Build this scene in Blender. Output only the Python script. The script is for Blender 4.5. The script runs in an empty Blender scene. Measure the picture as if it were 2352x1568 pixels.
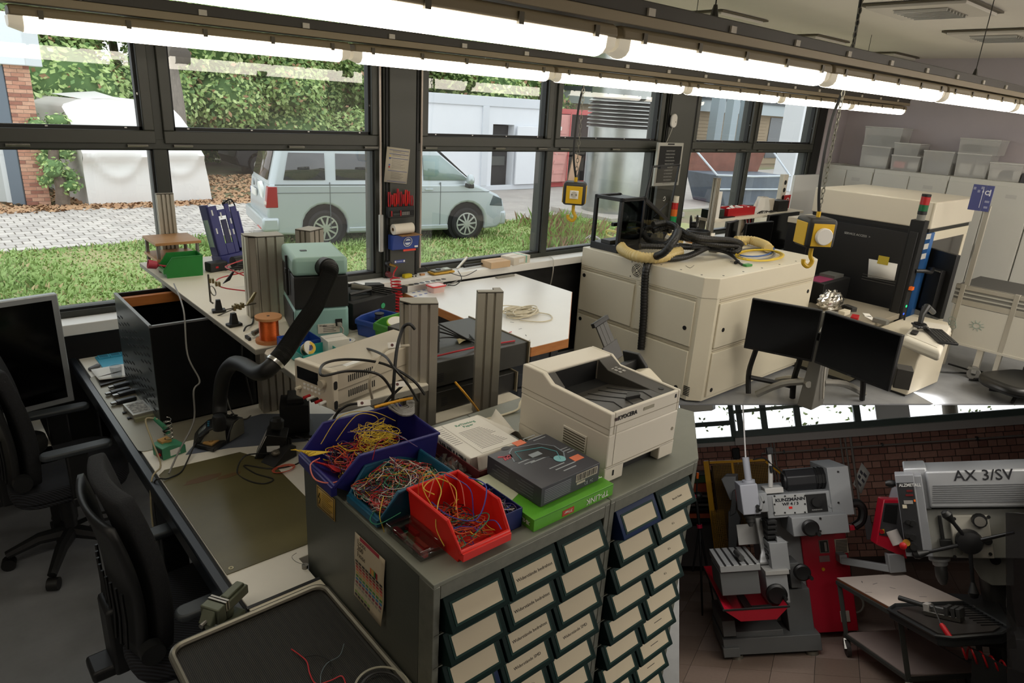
import bpy,bmesh,math,random
from mathutils import Vector,Matrix,Euler
from math import sin,cos,pi,radians,atan2,sqrt
random.seed(7)
scene = bpy.context.scene
COL = scene.collection
# ------------------------------------------------------------------ camera
H = 2.15
FPX = 1565.7
_yaw,_pitch,_roll = radians(41.891),radians(19.015),radians(3.434)
_f = Vector((sin(_yaw)*cos(_pitch),cos(_yaw)*cos(_pitch),-sin(_pitch)))
_r0 = Vector((cos(_yaw),-sin(_yaw),0)); _u0 = _r0.cross(_f)
_r = _r0*cos(_roll)+_u0*sin(_roll); _u = -_r0*sin(_roll)+_u0*cos(_roll)
EYE = Vector((0,0,H))
cam = bpy.data.cameras.new('camera'); camo = bpy.data.objects.new('camera',cam); COL.objects.link(camo)
cam.sensor_width = 36; cam.lens = FPX/2352*36; cam.clip_start = .05; cam.clip_end = 300
camo.matrix_world = Matrix(((_r.x,_u.x,-_f.x,0),(_r.y,_u.y,-_f.y,0),(_r.z,_u.z,-_f.z,H),(0,0,0,1)))
scene.camera = camo
scene.view_settings.view_transform = 'Standard'; scene.view_settings.look = 'None'
scene.view_settings.gamma = 1; scene.view_settings.use_curve_mapping = False
scene.view_settings.exposure = 0.0
scene.cycles.max_bounces = 10; scene.cycles.transparent_max_bounces = 16
# ------------------------------------------------------------------ world: flat overcast daylight
wd = bpy.data.worlds.new('overcast'); scene.world = wd; wd.use_nodes = True
bg = wd.node_tree.nodes['Background']; bg.inputs[0].default_value = (.93,.97,1,1); bg.inputs[1].default_value = 1.9
LAMP = 10.0
def area(name,loc,size,power,col=(1,.95,.87),rot=(0,0,0)):
 l = bpy.data.lights.new(name,'AREA'); l.shape = 'RECTANGLE'; l.size,l.size_y = size; l.energy = power; l.color = col
 o = bpy.data.objects.new(name,l); COL.objects.link(o); o.location = loc; o.rotation_euler = rot; return o
 # inferred lamp row behind the photographer; the right pair are added unseen fill lights
area('lamp_row_behind',(4.8,-1.0,2.45),(6,.14),105); area('fill_light_right',(6.9,-.5,2.45),(4,.14),70); area('ceiling_fill_right',(6.9,-.5,2.5),(4,.14),75,rot=(math.pi,0,0))
# ------------------------------------------------------------------ materials
def C(h):
 h = h.lstrip('#'); v = [int(h[i:i+2],16)/255 for i in (0,2,4)]
 return tuple(((c/12.92) if c<=.04045 else ((c+.055)/1.055)**2.4) for c in v)
MATS = {}
def M(name,col,rough=.5,metal=0,var=0,scale=8,bump=0,bscale=60,emit=0,trans=0,alpha=1,spec=.5,col2=None,stretch=None):
 if name in MATS: return MATS[name]
 c = C(col) if isinstance(col,str) else col
 m = bpy.data.materials.new(name); MATS[name] = m; m.use_nodes = True
 nt = m.node_tree; b = nt.nodes['Principled BSDF']
 b.inputs['Base Color'].default_value = (*c,1); b.inputs['Roughness'].default_value = rough
 b.inputs['Metallic'].default_value = metal; b.inputs['Specular IOR Level'].default_value = spec
 if emit: b.inputs['Emission Color'].default_value = (*c,1); b.inputs['Emission Strength'].default_value = emit
 if trans: b.inputs['Transmission Weight'].default_value = trans
 if alpha<1: b.inputs['Alpha'].default_value = alpha
 if var or bump or col2:
  tc = nt.nodes.new('ShaderNodeTexCoord'); src = tc.outputs['Object']
  if stretch:
   mp = nt.nodes.new('ShaderNodeMapping'); mp.inputs['Scale'].default_value = stretch
   nt.links.new(src,mp.inputs['Vector']); src = mp.outputs['Vector']
 if var or col2:
  n = nt.nodes.new('ShaderNodeTexNoise'); n.inputs['Scale'].default_value = scale; n.inputs['Detail'].default_value = 6
  n.inputs['Roughness'].default_value = .65
  nt.links.new(src,n.inputs['Vector'])
  rp = nt.nodes.new('ShaderNodeValToRGB'); rp.color_ramp.elements[0].position = .32; rp.color_ramp.elements[1].position = .68
  c2 = C(col2) if isinstance(col2,str) else (col2 or tuple(min(1,x*(1+var)) for x in c))
  c1 = c if col2 else tuple(x*(1-var) for x in c)
  rp.color_ramp.elements[0].color = (*c1,1); rp.color_ramp.elements[1].color = (*c2,1)
  nt.links.new(n.outputs[0],rp.inputs[0]); nt.links.new(rp.outputs[0],b.inputs['Base Color'])
 if bump:
  n2 = nt.nodes.new('ShaderNodeTexNoise'); n2.inputs['Scale'].default_value = bscale; n2.inputs['Detail'].default_value = 4
  nt.links.new(src,n2.inputs['Vector'])
  bp = nt.nodes.new('ShaderNodeBump'); bp.inputs['Strength'].default_value = bump; bp.inputs['Distance'].default_value = .01
  nt.links.new(n2.outputs[0],bp.inputs['Height']); nt.links.new(bp.outputs[0],b.inputs['Normal'])
 return m
def glass_mat(name,tint,base=.05,k=.5):
 m = bpy.data.materials.new(name); MATS[name] = m; m.use_nodes = True; nt = m.node_tree
 nt.nodes.remove(nt.nodes['Principled BSDF']); out = nt.nodes['Material Output']
 t = nt.nodes.new('ShaderNodeBsdfTransparent'); t.inputs[0].default_value = (*tint,1)
 g = nt.nodes.new('ShaderNodeBsdfGlossy'); g.inputs['Roughness'].default_value = .015
 lw = nt.nodes.new('ShaderNodeLayerWeight'); lw.inputs['Blend'].default_value = .5
 p = nt.nodes.new('ShaderNodeMath'); p.operation = 'POWER'; p.inputs[1].default_value = 4
 a = nt.nodes.new('ShaderNodeMath'); a.operation = 'MULTIPLY_ADD'; a.inputs[1].default_value = k; a.inputs[2].default_value = base
 nt.links.new(lw.outputs['Facing'],p.inputs[0]); nt.links.new(p.outputs[0],a.inputs[0])
 mx = nt.nodes.new('ShaderNodeMixShader'); nt.links.new(a.outputs[0],mx.inputs[0])
 nt.links.new(t.outputs[0],mx.inputs[1]); nt.links.new(g.outputs[0],mx.inputs[2]); nt.links.new(mx.outputs[0],out.inputs[0])
 return m
GLASS = glass_mat('window_glass',(.97,.985,.98),.075,.5)
PLEXI = glass_mat('clear_plastic',(.86,.87,.88),.06,.5)
SMOKE = glass_mat('smoked_plastic',(.13,.14,.14),.06,.5)
BAG = glass_mat('plastic_film',(.80,.80,.79),.13,.7)
def stripes(name,c1,c2,scale,axis='X',rough=.6,thin=.5):
 m = M(name,c1,rough); nt = m.node_tree; b = nt.nodes['Principled BSDF']
 tc = nt.nodes.new('ShaderNodeTexCoord'); w = nt.nodes.new('ShaderNodeTexWave'); w.bands_direction = axis
 w.inputs['Scale'].default_value = scale; nt.links.new(tc.outputs['Object'],w.inputs['Vector'])
 rp = nt.nodes.new('ShaderNodeValToRGB'); rp.color_ramp.elements[0].position = thin-.08; rp.color_ramp.elements[1].position = thin+.08
 rp.color_ramp.elements[0].color = (*C(c1),1); rp.color_ramp.elements[1].color = (*C(c2),1)
 nt.links.new(w.outputs[0],rp.inputs[0]); nt.links.new(rp.outputs[0],b.inputs['Base Color'])
 return m
 # ------------------------------------------------------------------ measuring: a pixel of the photograph to a point on a known plane
def ray(x,y): return (_f*FPX+_r*(x-1176)+_u*(784-y)).normalized()
def PZ(x,y,z): d = ray(x,y); return EYE+d*((z-H)/d.z)
def PX(x,y,X): d = ray(x,y); return EYE+d*(X/d.x)
def PY(x,y,Y): d = ray(x,y); return EYE+d*(Y/d.y)
def proj(P):
 v = Vector(P)-EYE; z = v.dot(_f); return 1176+FPX*v.dot(_r)/z,784-FPX*v.dot(_u)/z
def ZUP(P,y):
 lo,hi = -8.,6.
 for _ in range(50):
  mid = (lo+hi)/2
  if proj((P[0],P[1],mid))[1]>y: lo = mid
  else: hi = mid
 return lo
 # ------------------------------------------------------------------ mesh builder
def rotm(rx=0,ry=0,rz=0): return Euler((radians(rx),radians(ry),radians(rz))).to_matrix().to_4x4()
class B:
 def __init__(s): s.bm = bmesh.new()
 def _n(s,vs,fs,mi=0,m=None):
  v = [s.bm.verts.new(m@Vector(p) if m is not None else p) for p in vs]
  for f in fs:
   try: fc = s.bm.faces.new([v[i] for i in f]); fc.material_index = mi
   except ValueError: pass
  return s
 def box(s,x0,x1,y0,y1,z0,z1,mi=0,m=None):
  vs = [(x,y,z) for z in (z0,z1) for y in (y0,y1) for x in (x0,x1)]
  return s._n(vs,[(0,2,3,1),(4,5,7,6),(0,1,5,4),(2,6,7,3),(0,4,6,2),(1,3,7,5)],mi,m)
 def cbox(s,c,sz,mi=0,m=None):
  return s.box(c[0]-sz[0]/2,c[0]+sz[0]/2,c[1]-sz[1]/2,c[1]+sz[1]/2,c[2]-sz[2]/2,c[2]+sz[2]/2,mi,m)
 def prism(s,poly,a,b,axis='z',mi=0,m=None,poly2=None):
  n = len(poly); p2 = poly2 or poly
  def P(q,h): return {'z':(q[0],q[1],h),'x':(h,q[0],q[1]),'y':(q[0],h,q[1])}[axis]
  vs = [P(q,a) for q in poly]+[P(q,b) for q in p2]
  return s._n(vs,[tuple(range(n-1,-1,-1)),tuple(range(n,2*n))]+[(i,(i+1)%n,n+(i+1)%n,n+i) for i in range(n)],mi,m)
 def quad(s,*ps,mi=0): return s._n(ps,[tuple(range(len(ps)))],mi)
 def cyl(s,a,b,r0,r1=None,n=16,mi=0,caps=True):
  a,b = Vector(a),Vector(b); r1 = r0 if r1 is None else r1
  d = (b-a).normalized(); x = d.orthogonal().normalized(); y = d.cross(x)
  vs = [a+(x*cos(2*pi*i/n)+y*sin(2*pi*i/n))*r0 for i in range(n)]+[b+(x*cos(2*pi*i/n)+y*sin(2*pi*i/n))*r1 for i in range(n)]
  fs = [(i,(i+1)%n,n+(i+1)%n,n+i) for i in range(n)]
  if caps: fs+=[tuple(range(n-1,-1,-1)),tuple(range(n,2*n))]
  return s._n(vs,fs,mi)
 def ring(s,c,axis,ro,ri,h,n=24,mi=0):
  a = Vector(axis).normalized(); c = Vector(c); x = a.orthogonal().normalized(); y = a.cross(x)
  vs = []
  for hh in (0,h):
   for r in (ro,ri): vs+=[c+a*hh+(x*cos(2*pi*i/n)+y*sin(2*pi*i/n))*r for i in range(n)]
  fs = []
  for i in range(n):
   j = (i+1)%n
   fs+=[(i,j,2*n+j,2*n+i),(n+j,n+i,3*n+i,3*n+j),(j,i,n+i,n+j),(2*n+i,2*n+j,3*n+j,3*n+i)]
  return s._n(vs,fs,mi)
 def lathe(s,prof,c=(0,0,0),axis=(0,0,1),n=24,mi=0):
  a = Vector(axis).normalized(); c = Vector(c); x = a.orthogonal().normalized(); y = a.cross(x); k = len(prof)
  vs = [c+a*z+(x*cos(2*pi*i/n)+y*sin(2*pi*i/n))*r for (r,z) in prof for i in range(n)]
  fs = [(q*n+i,q*n+(i+1)%n,(q+1)*n+(i+1)%n,(q+1)*n+i) for q in range(k-1) for i in range(n)]
  fs+=[tuple(range(n-1,-1,-1)),tuple(range((k-1)*n,k*n))]
  return s._n(vs,fs,mi)
 def tube(s,pts,r,n=6,cyc=False,mi=0,smooth=0):
  pts = [Vector(p) for p in pts]
  if smooth: pts = spline(pts,smooth,cyc)
  k = len(pts); rr = r if callable(r) else (lambda i: r)
  t0 = (pts[1]-pts[0]).normalized(); x = t0.orthogonal().normalized(); rows = []; tp = t0
  for i,p in enumerate(pts):
   a = pts[i-1] if (i or cyc) else p; b = pts[(i+1)%k] if (i<k-1 or cyc) else p
   t = (b-a).normalized() if (b-a).length>1e-9 else tp
   ax = tp.cross(t)
   if ax.length>1e-8: x = Matrix.Rotation(tp.angle(t),3,ax)@x
   x = (x-t*x.dot(t)).normalized(); y = t.cross(x); tp = t; R = rr(i)
   rows.append([s.bm.verts.new(p+(x*cos(2*pi*j/n)+y*sin(2*pi*j/n))*R) for j in range(n)])
  for i in range(k if cyc else k-1):
   A,Bv = rows[i],rows[(i+1)%k]
   for j in range(n):
    try: s.bm.faces.new((A[j],A[(j+1)%n],Bv[(j+1)%n],Bv[j])).material_index = mi
    except ValueError: pass
  if not cyc:
   for rw in (rows[0][::-1],rows[-1]): s.bm.faces.new(rw).material_index = mi
  return s
 def ball(s,c,r,u=14,v=8,sc=(1,1,1),mi=0,m=None):
  c = Vector(c); vs = [c+Vector((0,0,-r*sc[2]))]
  for j in range(1,v):
   a = -pi/2+pi*j/v
   vs+=[c+Vector((r*cos(a)*cos(2*pi*i/u)*sc[0],r*cos(a)*sin(2*pi*i/u)*sc[1],r*sin(a)*sc[2])) for i in range(u)]
  vs.append(c+Vector((0,0,r*sc[2]))); fs = []
  for i in range(u):
   fs.append((0,1+(i+1)%u,1+i)); fs.append((len(vs)-1,1+(v-2)*u+i,1+(v-2)*u+(i+1)%u))
   for j in range(v-2): fs.append((1+j*u+i,1+j*u+(i+1)%u,1+(j+1)*u+(i+1)%u,1+(j+1)*u+i))
  return s._n(vs,fs,mi,m)
 def grid(s,nx,ny,fn,mi=0,cyc=False):
  rows = [[s.bm.verts.new(fn(i/nx,j/ny)) for i in range(nx+(0 if cyc else 1))] for j in range(ny+1)]
  for j in range(ny):
   for i in range(nx):
    k = (i+1)%nx if cyc else i+1
    s.bm.faces.new((rows[j][i],rows[j][k],rows[j+1][k],rows[j+1][i])).material_index = mi
  return s
 def done(s,name,mats,parent=None,loc=None,rz=0,bev=0,smooth=35,seg=2,solid=0,mtx=None):
  me = bpy.data.meshes.new(name); bmesh.ops.recalc_face_normals(s.bm,faces=s.bm.faces[:]); s.bm.to_mesh(me); s.bm.free()
  for m in (mats if isinstance(mats,(list,tuple)) else [mats]): me.materials.append(m)
  if smooth:
   for p in me.polygons: p.use_smooth = True
   me.set_sharp_from_angle(angle=radians(smooth))
  o = bpy.data.objects.new(name,me); COL.objects.link(o)
  if parent is not None: o.parent = parent
  if mtx is not None: o.matrix_local = mtx
  else:
   if loc is not None: o.location = loc
   if rz: o.rotation_euler.z = rz
  if solid: md = o.modifiers.new('solid','SOLIDIFY'); md.thickness = solid
  if bev:
   md = o.modifiers.new('bevel','BEVEL'); md.width = bev; md.segments = seg; md.limit_method = 'ANGLE'; md.angle_limit = radians(40)
  return o
def spline(pts,k=6,cyc=False):
 n = len(pts); out = []
 for i in range(n if cyc else n-1):
  g = lambda j: pts[j%n] if cyc else pts[max(0,min(n-1,j))]
  p0,p1,p2,p3 = g(i-1),g(i),g(i+1),g(i+2)
  for q in range(k):
   t = q/k
   out.append(.5*((2*p1)+(p2-p0)*t+(2*p0-5*p1+4*p2-p3)*t*t+(3*p1-p0-3*p2+p3)*t**3))
 if not cyc: out.append(pts[-1])
 return out
def rrect(w,h,r,n=4,cx=0,cy=0):
 out = []
 for (sx,sy,a0) in ((1,1,0),(-1,1,90),(-1,-1,180),(1,-1,270)):
  for i in range(n+1):
   a = radians(a0+90*i/n); out.append((cx+sx*(w/2-r)+r*cos(a),cy+sy*(h/2-r)+r*sin(a)))
 return out
BAYM = None
def tag(o,label=None,cat=None,group=None,kind=None):
 if label: o['label'] = label
 if cat: o['category'] = cat
 if group: o['group'] = group
 if kind: o['kind'] = kind
 return o
def place(o,loc,rz=0,bay=False,mtx=None):
 m = mtx if mtx is not None else Matrix.Translation(Vector(loc))@Matrix.Rotation(rz,4,'Z')
 o.matrix_world = (BAYM@m) if bay else m
 return o
def thing(name,label,cat,loc=(0,0,0),rz=0,group=None,bay=False,mtx=None):
 o = bpy.data.objects.new(name,None); o.empty_display_size = .05; COL.objects.link(o)
 place(o,loc,rz,bay,mtx); return tag(o,label,cat,group)
def one(b,name,mats,label,cat,loc=(0,0,0),rz=0,group=None,bay=False,mtx=None,**k):
 o = b.done(name,mats,**k); place(o,loc,rz,bay,mtx); return tag(o,label,cat,group)
def struct(b,name,mats,bay=False,parent=None,**k):
 o = b.done(name,mats,parent=parent,**k)
 if parent is None: place(o,(0,0,0),0,bay); o['kind'] = 'structure'
 return o
def kids(root): return [c for c in bpy.data.objects if c.parent==root]
def dup(root,loc=None,rz=0,label=None,group=None,bay=False,mtx=None):
 chs = {}
 def cp(o,par):
  c = o.copy(); COL.objects.link(c)
  if par is not None: c.parent = par; c.matrix_parent_inverse = o.matrix_parent_inverse
  for ch in CH.get(o,[]): cp(ch,c)
  return c
 CH = {}
 for o in COL.objects:
  if o.parent: CH.setdefault(o.parent,[]).append(o)
 r = cp(root,None)
 if loc is not None or mtx is not None: place(r,loc,rz,bay,mtx)
 if label: r['label'] = label
 if group: r['group'] = group
 return r
def txt(parent,body,size,mat,mtx,name='lettering',align='CENTER',ext=.0004,sx=1,bold=0):
 cu = bpy.data.curves.new(name,'FONT'); cu.body = body; cu.size = size; cu.align_x = align; cu.align_y = 'CENTER'
 cu.extrude = ext; cu.resolution_u = 2; cu.offset = bold; cu.materials.append(mat)
 o = bpy.data.objects.new(name,cu); COL.objects.link(o); o.parent = parent
 o.matrix_local = mtx@Matrix.Diagonal((sx,1,1,1)); return o
def frame_mtx(o,x,y):
 x = Vector(x).normalized(); z = x.cross(Vector(y)).normalized(); y = z.cross(x)
 m = Matrix((x,y,z)).transposed().to_4x4(); m.translation = Vector(o); return m
def fit(a,b): a,b = Vector(a),Vector(b); return a,atan2(b.y-a.y,b.x-a.x),(b-a).xy.length
# ================================================================== common materials
ANTH = M('anthracite_frame','#33352f',.45,var=.08,scale=3)
ANTHL = M('anthracite_light','#3d3e38',.42)
BLACK = M('black_plastic','#121212',.5)
BLACKM = M('black_matte','#0c0c0c',.75)
GASK = M('black_gasket','#0d0e0e',.6)
CHROME = M('chrome','#c8c8c4',.25,1)
STEEL = M('brushed_steel','#8e8c86',.38,1,var=.08,scale=20)
ALU = M('anodised_aluminium','#b3aea1',.42,.65,var=.05,scale=3)
ALUL = M('light_aluminium','#c4c2bb',.35,.8)
WHITE = M('white_laminate','#e4e2dc',.4,var=.03,scale=3)
CREAM = M('cream_enamel','#d8d0ba',.42,var=.02,scale=2)
CREAMD = M('cream_enamel_dark','#b9b09a',.45)
GREYP = M('grey_plastic','#77766f',.5)
DGREY = M('dark_grey_plastic','#2b2b2a',.5)
PAPER = M('paper','#e8e5dd',.8)
INK = M('black_ink','#15151a',.8)
WOOD = M('beech_veneer','#a97a4c',.45,col2='#bb8b5a',scale=5,stretch=(1,9,9))
WOODE = M('wood_edge','#a5622d',.5,col2='#b9743a',scale=6,stretch=(1,8,8))
RED = M('red_plastic','#a8141a',.4)
REDB = M('bright_red_plastic','#d21f16',.38)
BLUE = M('blue_plastic','#23509a',.4)
NAVY = M('navy_plastic','#1d1c66',.4)
PETROL = M('petrol_plastic','#12506b',.42)
GREEN = M('green_plastic','#17772d',.42)
YELLOW = M('yellow_plastic','#e0bb1c',.4)
ORANGE = M('orange_plastic','#e0661c',.4)
RUBBER = M('black_rubber','#141414',.65)
# ================================================================== the room
b = B()
hole = [PZ(1560,927,0),PZ(2480,927,0),PZ(2600,1760,0),PZ(1560,1760,0)]
out = [(-2.2,-2.6),(9.3,-2.6),(9.3,4.3),(-2.2,4.3)]
# four floor slabs around the stairwell that drops to the lower workshop
hx = [(p.x,p.y) for p in hole]
def slab(*pts): b.prism(list(pts),-.012,0)
slab(out[0],out[1],hx[2],hx[3]); slab(out[1],out[2],hx[1],hx[2]); slab(out[2],out[3],hx[0],hx[1]); slab(out[3],out[0],hx[3],hx[0])
LINO = M('grey_linoleum','#86888b',.32,var=.13,scale=5,bump=.05,bscale=40)
struct(b,'floor',LINO,smooth=0)
b = B()
for xx in (-.18,.95): b.box(xx,xx+.006,-2.5,4.1,0,.0012)
struct(b,'trim_4',M('floor_seam','#8d8b86',.4))
WALLP = M('wall_paint','#c2bbb8',.8,var=.03,scale=2)
struct(B().box(-2.3,-2.2,-2.6,4.4,-.05,3.0),'wall_left',WALLP)
struct(B().box(-2.2,9.4,-2.7,-2.6,-.05,3.0),'wall_back',WALLP)
struct(B().box(9.3,9.4,-2.6,4.4,-.05,3.0),'wall_end',M('wall_lilac_grey','#bdb5ba',.8,var=.04,scale=1.5))
CEILM = M('ceiling_paint','#e6e0d4',.85,var=.02,scale=2)
struct(B().box(-2.3,9.4,-2.7,4.4,2.95,3.05),'ceiling',CEILM)
b = B(); b.box(-2.2,9.3,4.18,4.36,-.6,.9); b.box(8.56,8.75,4.18,4.36,.9,2.95); b.box(-2.2,-.30,4.18,4.36,.9,2.95); b.box(-2.2,9.3,4.18,4.36,2.80,2.95)
struct(b,'wall_window',M('dark_parapet','#1c1c1b',.7))
for k,yy in enumerate((1.4,3.7)):
 struct(B().box(-2.2,9.3,yy,yy+.006,2.946,2.951),'trim_%d'%(5+k),M('ceiling_joint','#858077',.8))
struct(B().box(8.75,9.3,4.17,4.36,0,2.95),'wall_window_pier',MATS['wall_lilac_grey'])
# pillars between the window bays
def pillar(x0,x1,n):
 b = B(); b.box(x0,x1,4.17,4.36,.88,2.86); o = struct(b,'pillar_%d'%n,ANTH)
 struct(B().box(x0+.035,x1-.03,4.150,4.172,.7,2.86),'cover_panel',ANTHL,parent=o,bev=.004)
 for x in (x0+.02,x1-.012): struct(B().box(x-.008,x+.008,4.158,4.172,.9,2.8),'groove',GASK,parent=o)
pillar(2.475,2.75,1); pillar(5.52,5.975,2)
# windows
ROD = M('pinkish_rod','#b9aca2',.35,.3)
def window(n,x0,x1,xm,hx):
 z0,z1,zt0,zt1 = .905,2.80,1.817,1.915
 r = B(); r.box(x0,x1,4.20,4.34,z0,z0+.062); r.box(x0,x1,4.20,4.34,z1-.06,z1)
 r.box(x0,x0+.05,4.20,4.34,z0+.062,z1-.06); r.box(x1-.05,x1,4.20,4.34,z0+.062,z1-.06)
 root = struct(r,'window_%d'%n,ANTH,bev=.004)
 m = B(); m.box(xm-.035,xm+.035,4.196,4.34,z0+.06,zt0); m.box(xm-.024,xm+.024,4.188,4.34,zt0-.001,z1)
 struct(m,'mullion',ANTH,parent=root,bev=.004)
 t = B(); t.box(x0,x1,4.186,4.34,zt0,zt1-.045); struct(t,'transom',ANTH,parent=root,bev=.004)
 for (a,c) in ((x0+.03,xm-.022),(xm+.022,x1-.03)):
  s = B(); w = .055
  s.box(a,c,4.172,4.26,zt0+.03,zt1); s.box(a,c,4.172,4.26,z1-.1,z1-.04); s.box(a,a+w,4.172,4.26,zt1,z1-.1); s.box(c-w,c,4.172,4.26,zt1,z1-.1)
  so = struct(s,'sash',ANTHL,parent=root,bev=.005)
  q = B(); q.box(a+w-.004,c-w+.004,4.20,4.245,zt1-.004,zt1+.018); q.box(a+w-.004,a+w+.014,4.20,4.245,zt1,z1-.1); q.box(c-w-.014,c-w+.004,4.20,4.245,zt1,z1-.1)
  struct(q,'gasket',GASK,parent=so)
  k = max(3,int((c-a)/.3)); s2 = B()
  for i in range(k): s2.cbox((a+w+.08+(c-a-2*w-.16)*i/(k-1),4.199,zt1+.012),(.012,.006,.006))
  for zz in (2.1,2.4): s2.cbox((c-w-.006,4.199,zz),(.006,.006,.012))
  struct(s2,'screw',CHROME,parent=so)
  struct(B().quad((a+w,4.235,zt1),(c-w,4.235,zt1),(c-w,4.235,z1-.1),(a+w,4.235,z1-.1)),'pane',GLASS,parent=root,smooth=0)
 for (a,c) in ((x0+.05,xm-.035),(xm+.035,x1-.05)):
  q = B(); q.box(a-.002,a+.012,4.215,4.25,z0+.06,zt0); q.box(c-.012,c+.002,4.215,4.25,z0+.06,zt0); q.box(a,c,4.215,4.25,z0+.06,z0+.075); q.box(a,c,4.215,4.25,zt0-.008,zt0+.002)
  struct(q,'gasket',GASK,parent=root)
  struct(B().quad((a,4.242,z0+.06),(c,4.242,z0+.06),(c,4.242,zt0),(a,4.242,zt0)),'pane',GLASS,parent=root,smooth=0)
 for x in hx:
  h = B(); h.box(x-.05,x+.05,4.170,4.19,zt0+.012,zt0+.026); h.cyl((x-.05,4.168,zt0+.019),(x+.05,4.168,zt0+.019),.006,n=8)
  struct(h,'hinge',STEEL,parent=root)
 return root
window(1,-.30,2.475,1.085,(.44,.97,1.2,1.86,2.38)); window(2,2.75,5.52,4.065,(2.86,3.5,3.95,4.2,4.85,5.4)); window(3,5.975,8.56,7.13,(6.1,6.5,6.95,7.3,8.0))
# window operating rods
for px,yb,yt in ((2.442,1.15,2.8),(2.768,.98,2.8)):
 t = thing('window_rod','slim vertical window rod with a grip at its lower end, left of the middle pillar' if px<2.5 else 'slim vertical window operating rod right of the middle pillar','rod',(px,4.158,yb))
 B().cyl((0,0,0),(0,0,yt-yb),.008,n=8).done('rod',ROD,t)
 if px<2.5: B().box(-.014,.014,-.014,.01,-.02,.24).done('grip',M('grip_grey','#a7a6a2',.4),t,bev=.004)
 # the white sill duct along the windows
b = B(); b.box(-1.2,8.5,4.06,4.2,.872,.932); struct(b,'trim_1',M('sill_white','#e9e7e1',.45),bev=.004)
b = B(); b.box(-1.2,8.5,4.14,4.19,.2,.86); struct(b,'trim_2',M('radiator_black','#141414',.6))
# recessed ceiling panels
def ceil_panel(x,y,lab,w=.62):
 t = thing('ceiling_fixture',lab,'ceiling light',(x,y,2.945),0,'recessed ceiling fixtures')
 f = B(); f.box(-w/2,w/2,-w/2,w/2,-.03,0); f.done('panel',M('fixture_white','#d6d0c4',.6),t,bev=.004)
 e = B()
 for (a,c,d,g) in ((-w/2-.03,-w/2,-w/2-.03,w/2+.03),(w/2,w/2+.03,-w/2-.03,w/2+.03),(-w/2,w/2,-w/2-.03,-w/2),(-w/2,w/2,w/2,w/2+.03)): e.box(a,c,d,g,-.012,0)
 e.done('shadow_gap_frame',M('fixture_rim','#57503f',.6),t)
 g = B(); g.box(-.2,.2,-.17,.17,-.034,-.03); g.done('louvre_tray',M('louvre_grey','#8e897f',.35,.4),t)
 for i in range(7): B().box(-.19+.06*i,-.175+.06*i,-.165,.165,-.05,-.034).done('louvre',ALUL,t)
for (x,y,l) in ((1632,40,'square recessed ceiling fixture left of the rest, above the dark lamp rail'),(1840,90,'small square recessed ceiling fixture second from the left'),(2140,18,'largest square recessed ceiling fixture at the top edge right of the hanging chain'),(2300,78,'square recessed ceiling fixture cut by the right edge'),(2015,127,'farthest square recessed ceiling fixture near the end wall')):
 p = PZ(x,y,2.945); ceil_panel(p.x,p.y,l)
 # ================================================================== fluorescent lamp rows
HOUS = M('lamp_housing','#86795f',.5); RAILM = M('lamp_rail_dark','#3a372f',.5); RAILB = M('lamp_rail_flange','#8d8067',.45,.2)
def diffuser_mat():
 m = M('lit_diffuser','#fff6e4',.4,emit=LAMP); return m
DIFF = diffuser_mat(); ENDC = M('lamp_end_cap','#d9cfb8',.35,emit=.35)
def make_lamp(lab,group,L=1.27):
 t = thing('fluorescent_lamp',lab,'lamp',(0,0,0),0,group)
 def sec(w,h,k): return [(-w/2*c,-h*s) for c,s in [(cos(pi*i/k),sin(pi*i/k)**.6) for i in range(k+1)]]
 B().prism([(-.05,0),(.05,0),(.046,.026),(.03,.034),(-.03,.034),(-.046,.026)],-L/2+.012,L/2-.012,'x').done('housing',HOUS,t,bev=.006)
 d = B(); d.prism([(y,z) for y,z in sec(.088,.05,8)],-L/2+.05,L/2-.05,'x'); d.done('diffuser',DIFF,t)
 for s in (-1,1):
  e = B(); a = s*(L/2-.05); c = s*(L/2-.008)
  p1 = [(y,z) for y,z in sec(.087,.0495,8)]; p2 = [(y*.9,z*.72) for y,z in p1]
  e.prism(p1,a,c,'x',poly2=p2); e.done('end_cap',ENDC,t)
 for i in range(5):
  x = -L/2+.1+i*(L-.2)/4; c = B().box(x-.008,x+.008,-.0535,.0535,-.006,.022)
  c.done('clip',M('lamp_clip','#4d4738',.4,.3),t)
 return t
lamp = None
def lamp_row(y,z,xs,xr,zr,word,wires):
 global lamp
 r = thing('lamp_rail',word[0],'lamp rail',(0,y,z))
 c = B(); c.box(xr[0],xr[1],-.035,.04,.068,.108); c.done('channel',RAILM,r,bev=.003)
 c = B(); c.box(xr[0],xr[1],-.04,.045,.04,.068); c.done('flange',RAILB,r,bev=.002)
 k = B()
 n = int((xr[1]-xr[0])/.42)
 for i in range(n): B().box(xr[0]+.3+.42*i,xr[0]+.33+.42*i,-.042,-.034,.07,.09).done('cable_clip',M('clip_white','#c9c3b4',.5),r)
 for x in wires:
  w = B(); w.cyl((x,.01,.108),(x,.01,2.95-z),.0025,n=5); w.cyl((x,.01,.105),(x,.01,.15),.016,.006,n=8); w.box(x-.03,x+.03,-.01,.03,.1,.112); w.done('suspension_wire',M('wire_dark','#3a3933',.4,.5),r)
 for i,x in enumerate(xs):
  lb = '%s fluorescent lamp of the %s row counted from the left'%(('first','second','third','fourth','fifth','sixth','seventh')[i],word[1])
  if lamp is None: lamp = make_lamp(lb,word[2]); o = lamp; place(o,(x,y,z))
  else: o = dup(lamp,(x,y,z),0,lb,word[2])
L = 1.27
lamp_row(3.02,2.342,[.34+L/2+L*i for i in range(6)],(-.6,8.02),0,('dark ceiling-hung rail carrying the far lamp row beside the windows','far','lamps of the far row'),(1.6,4.2,6.9))
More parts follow.
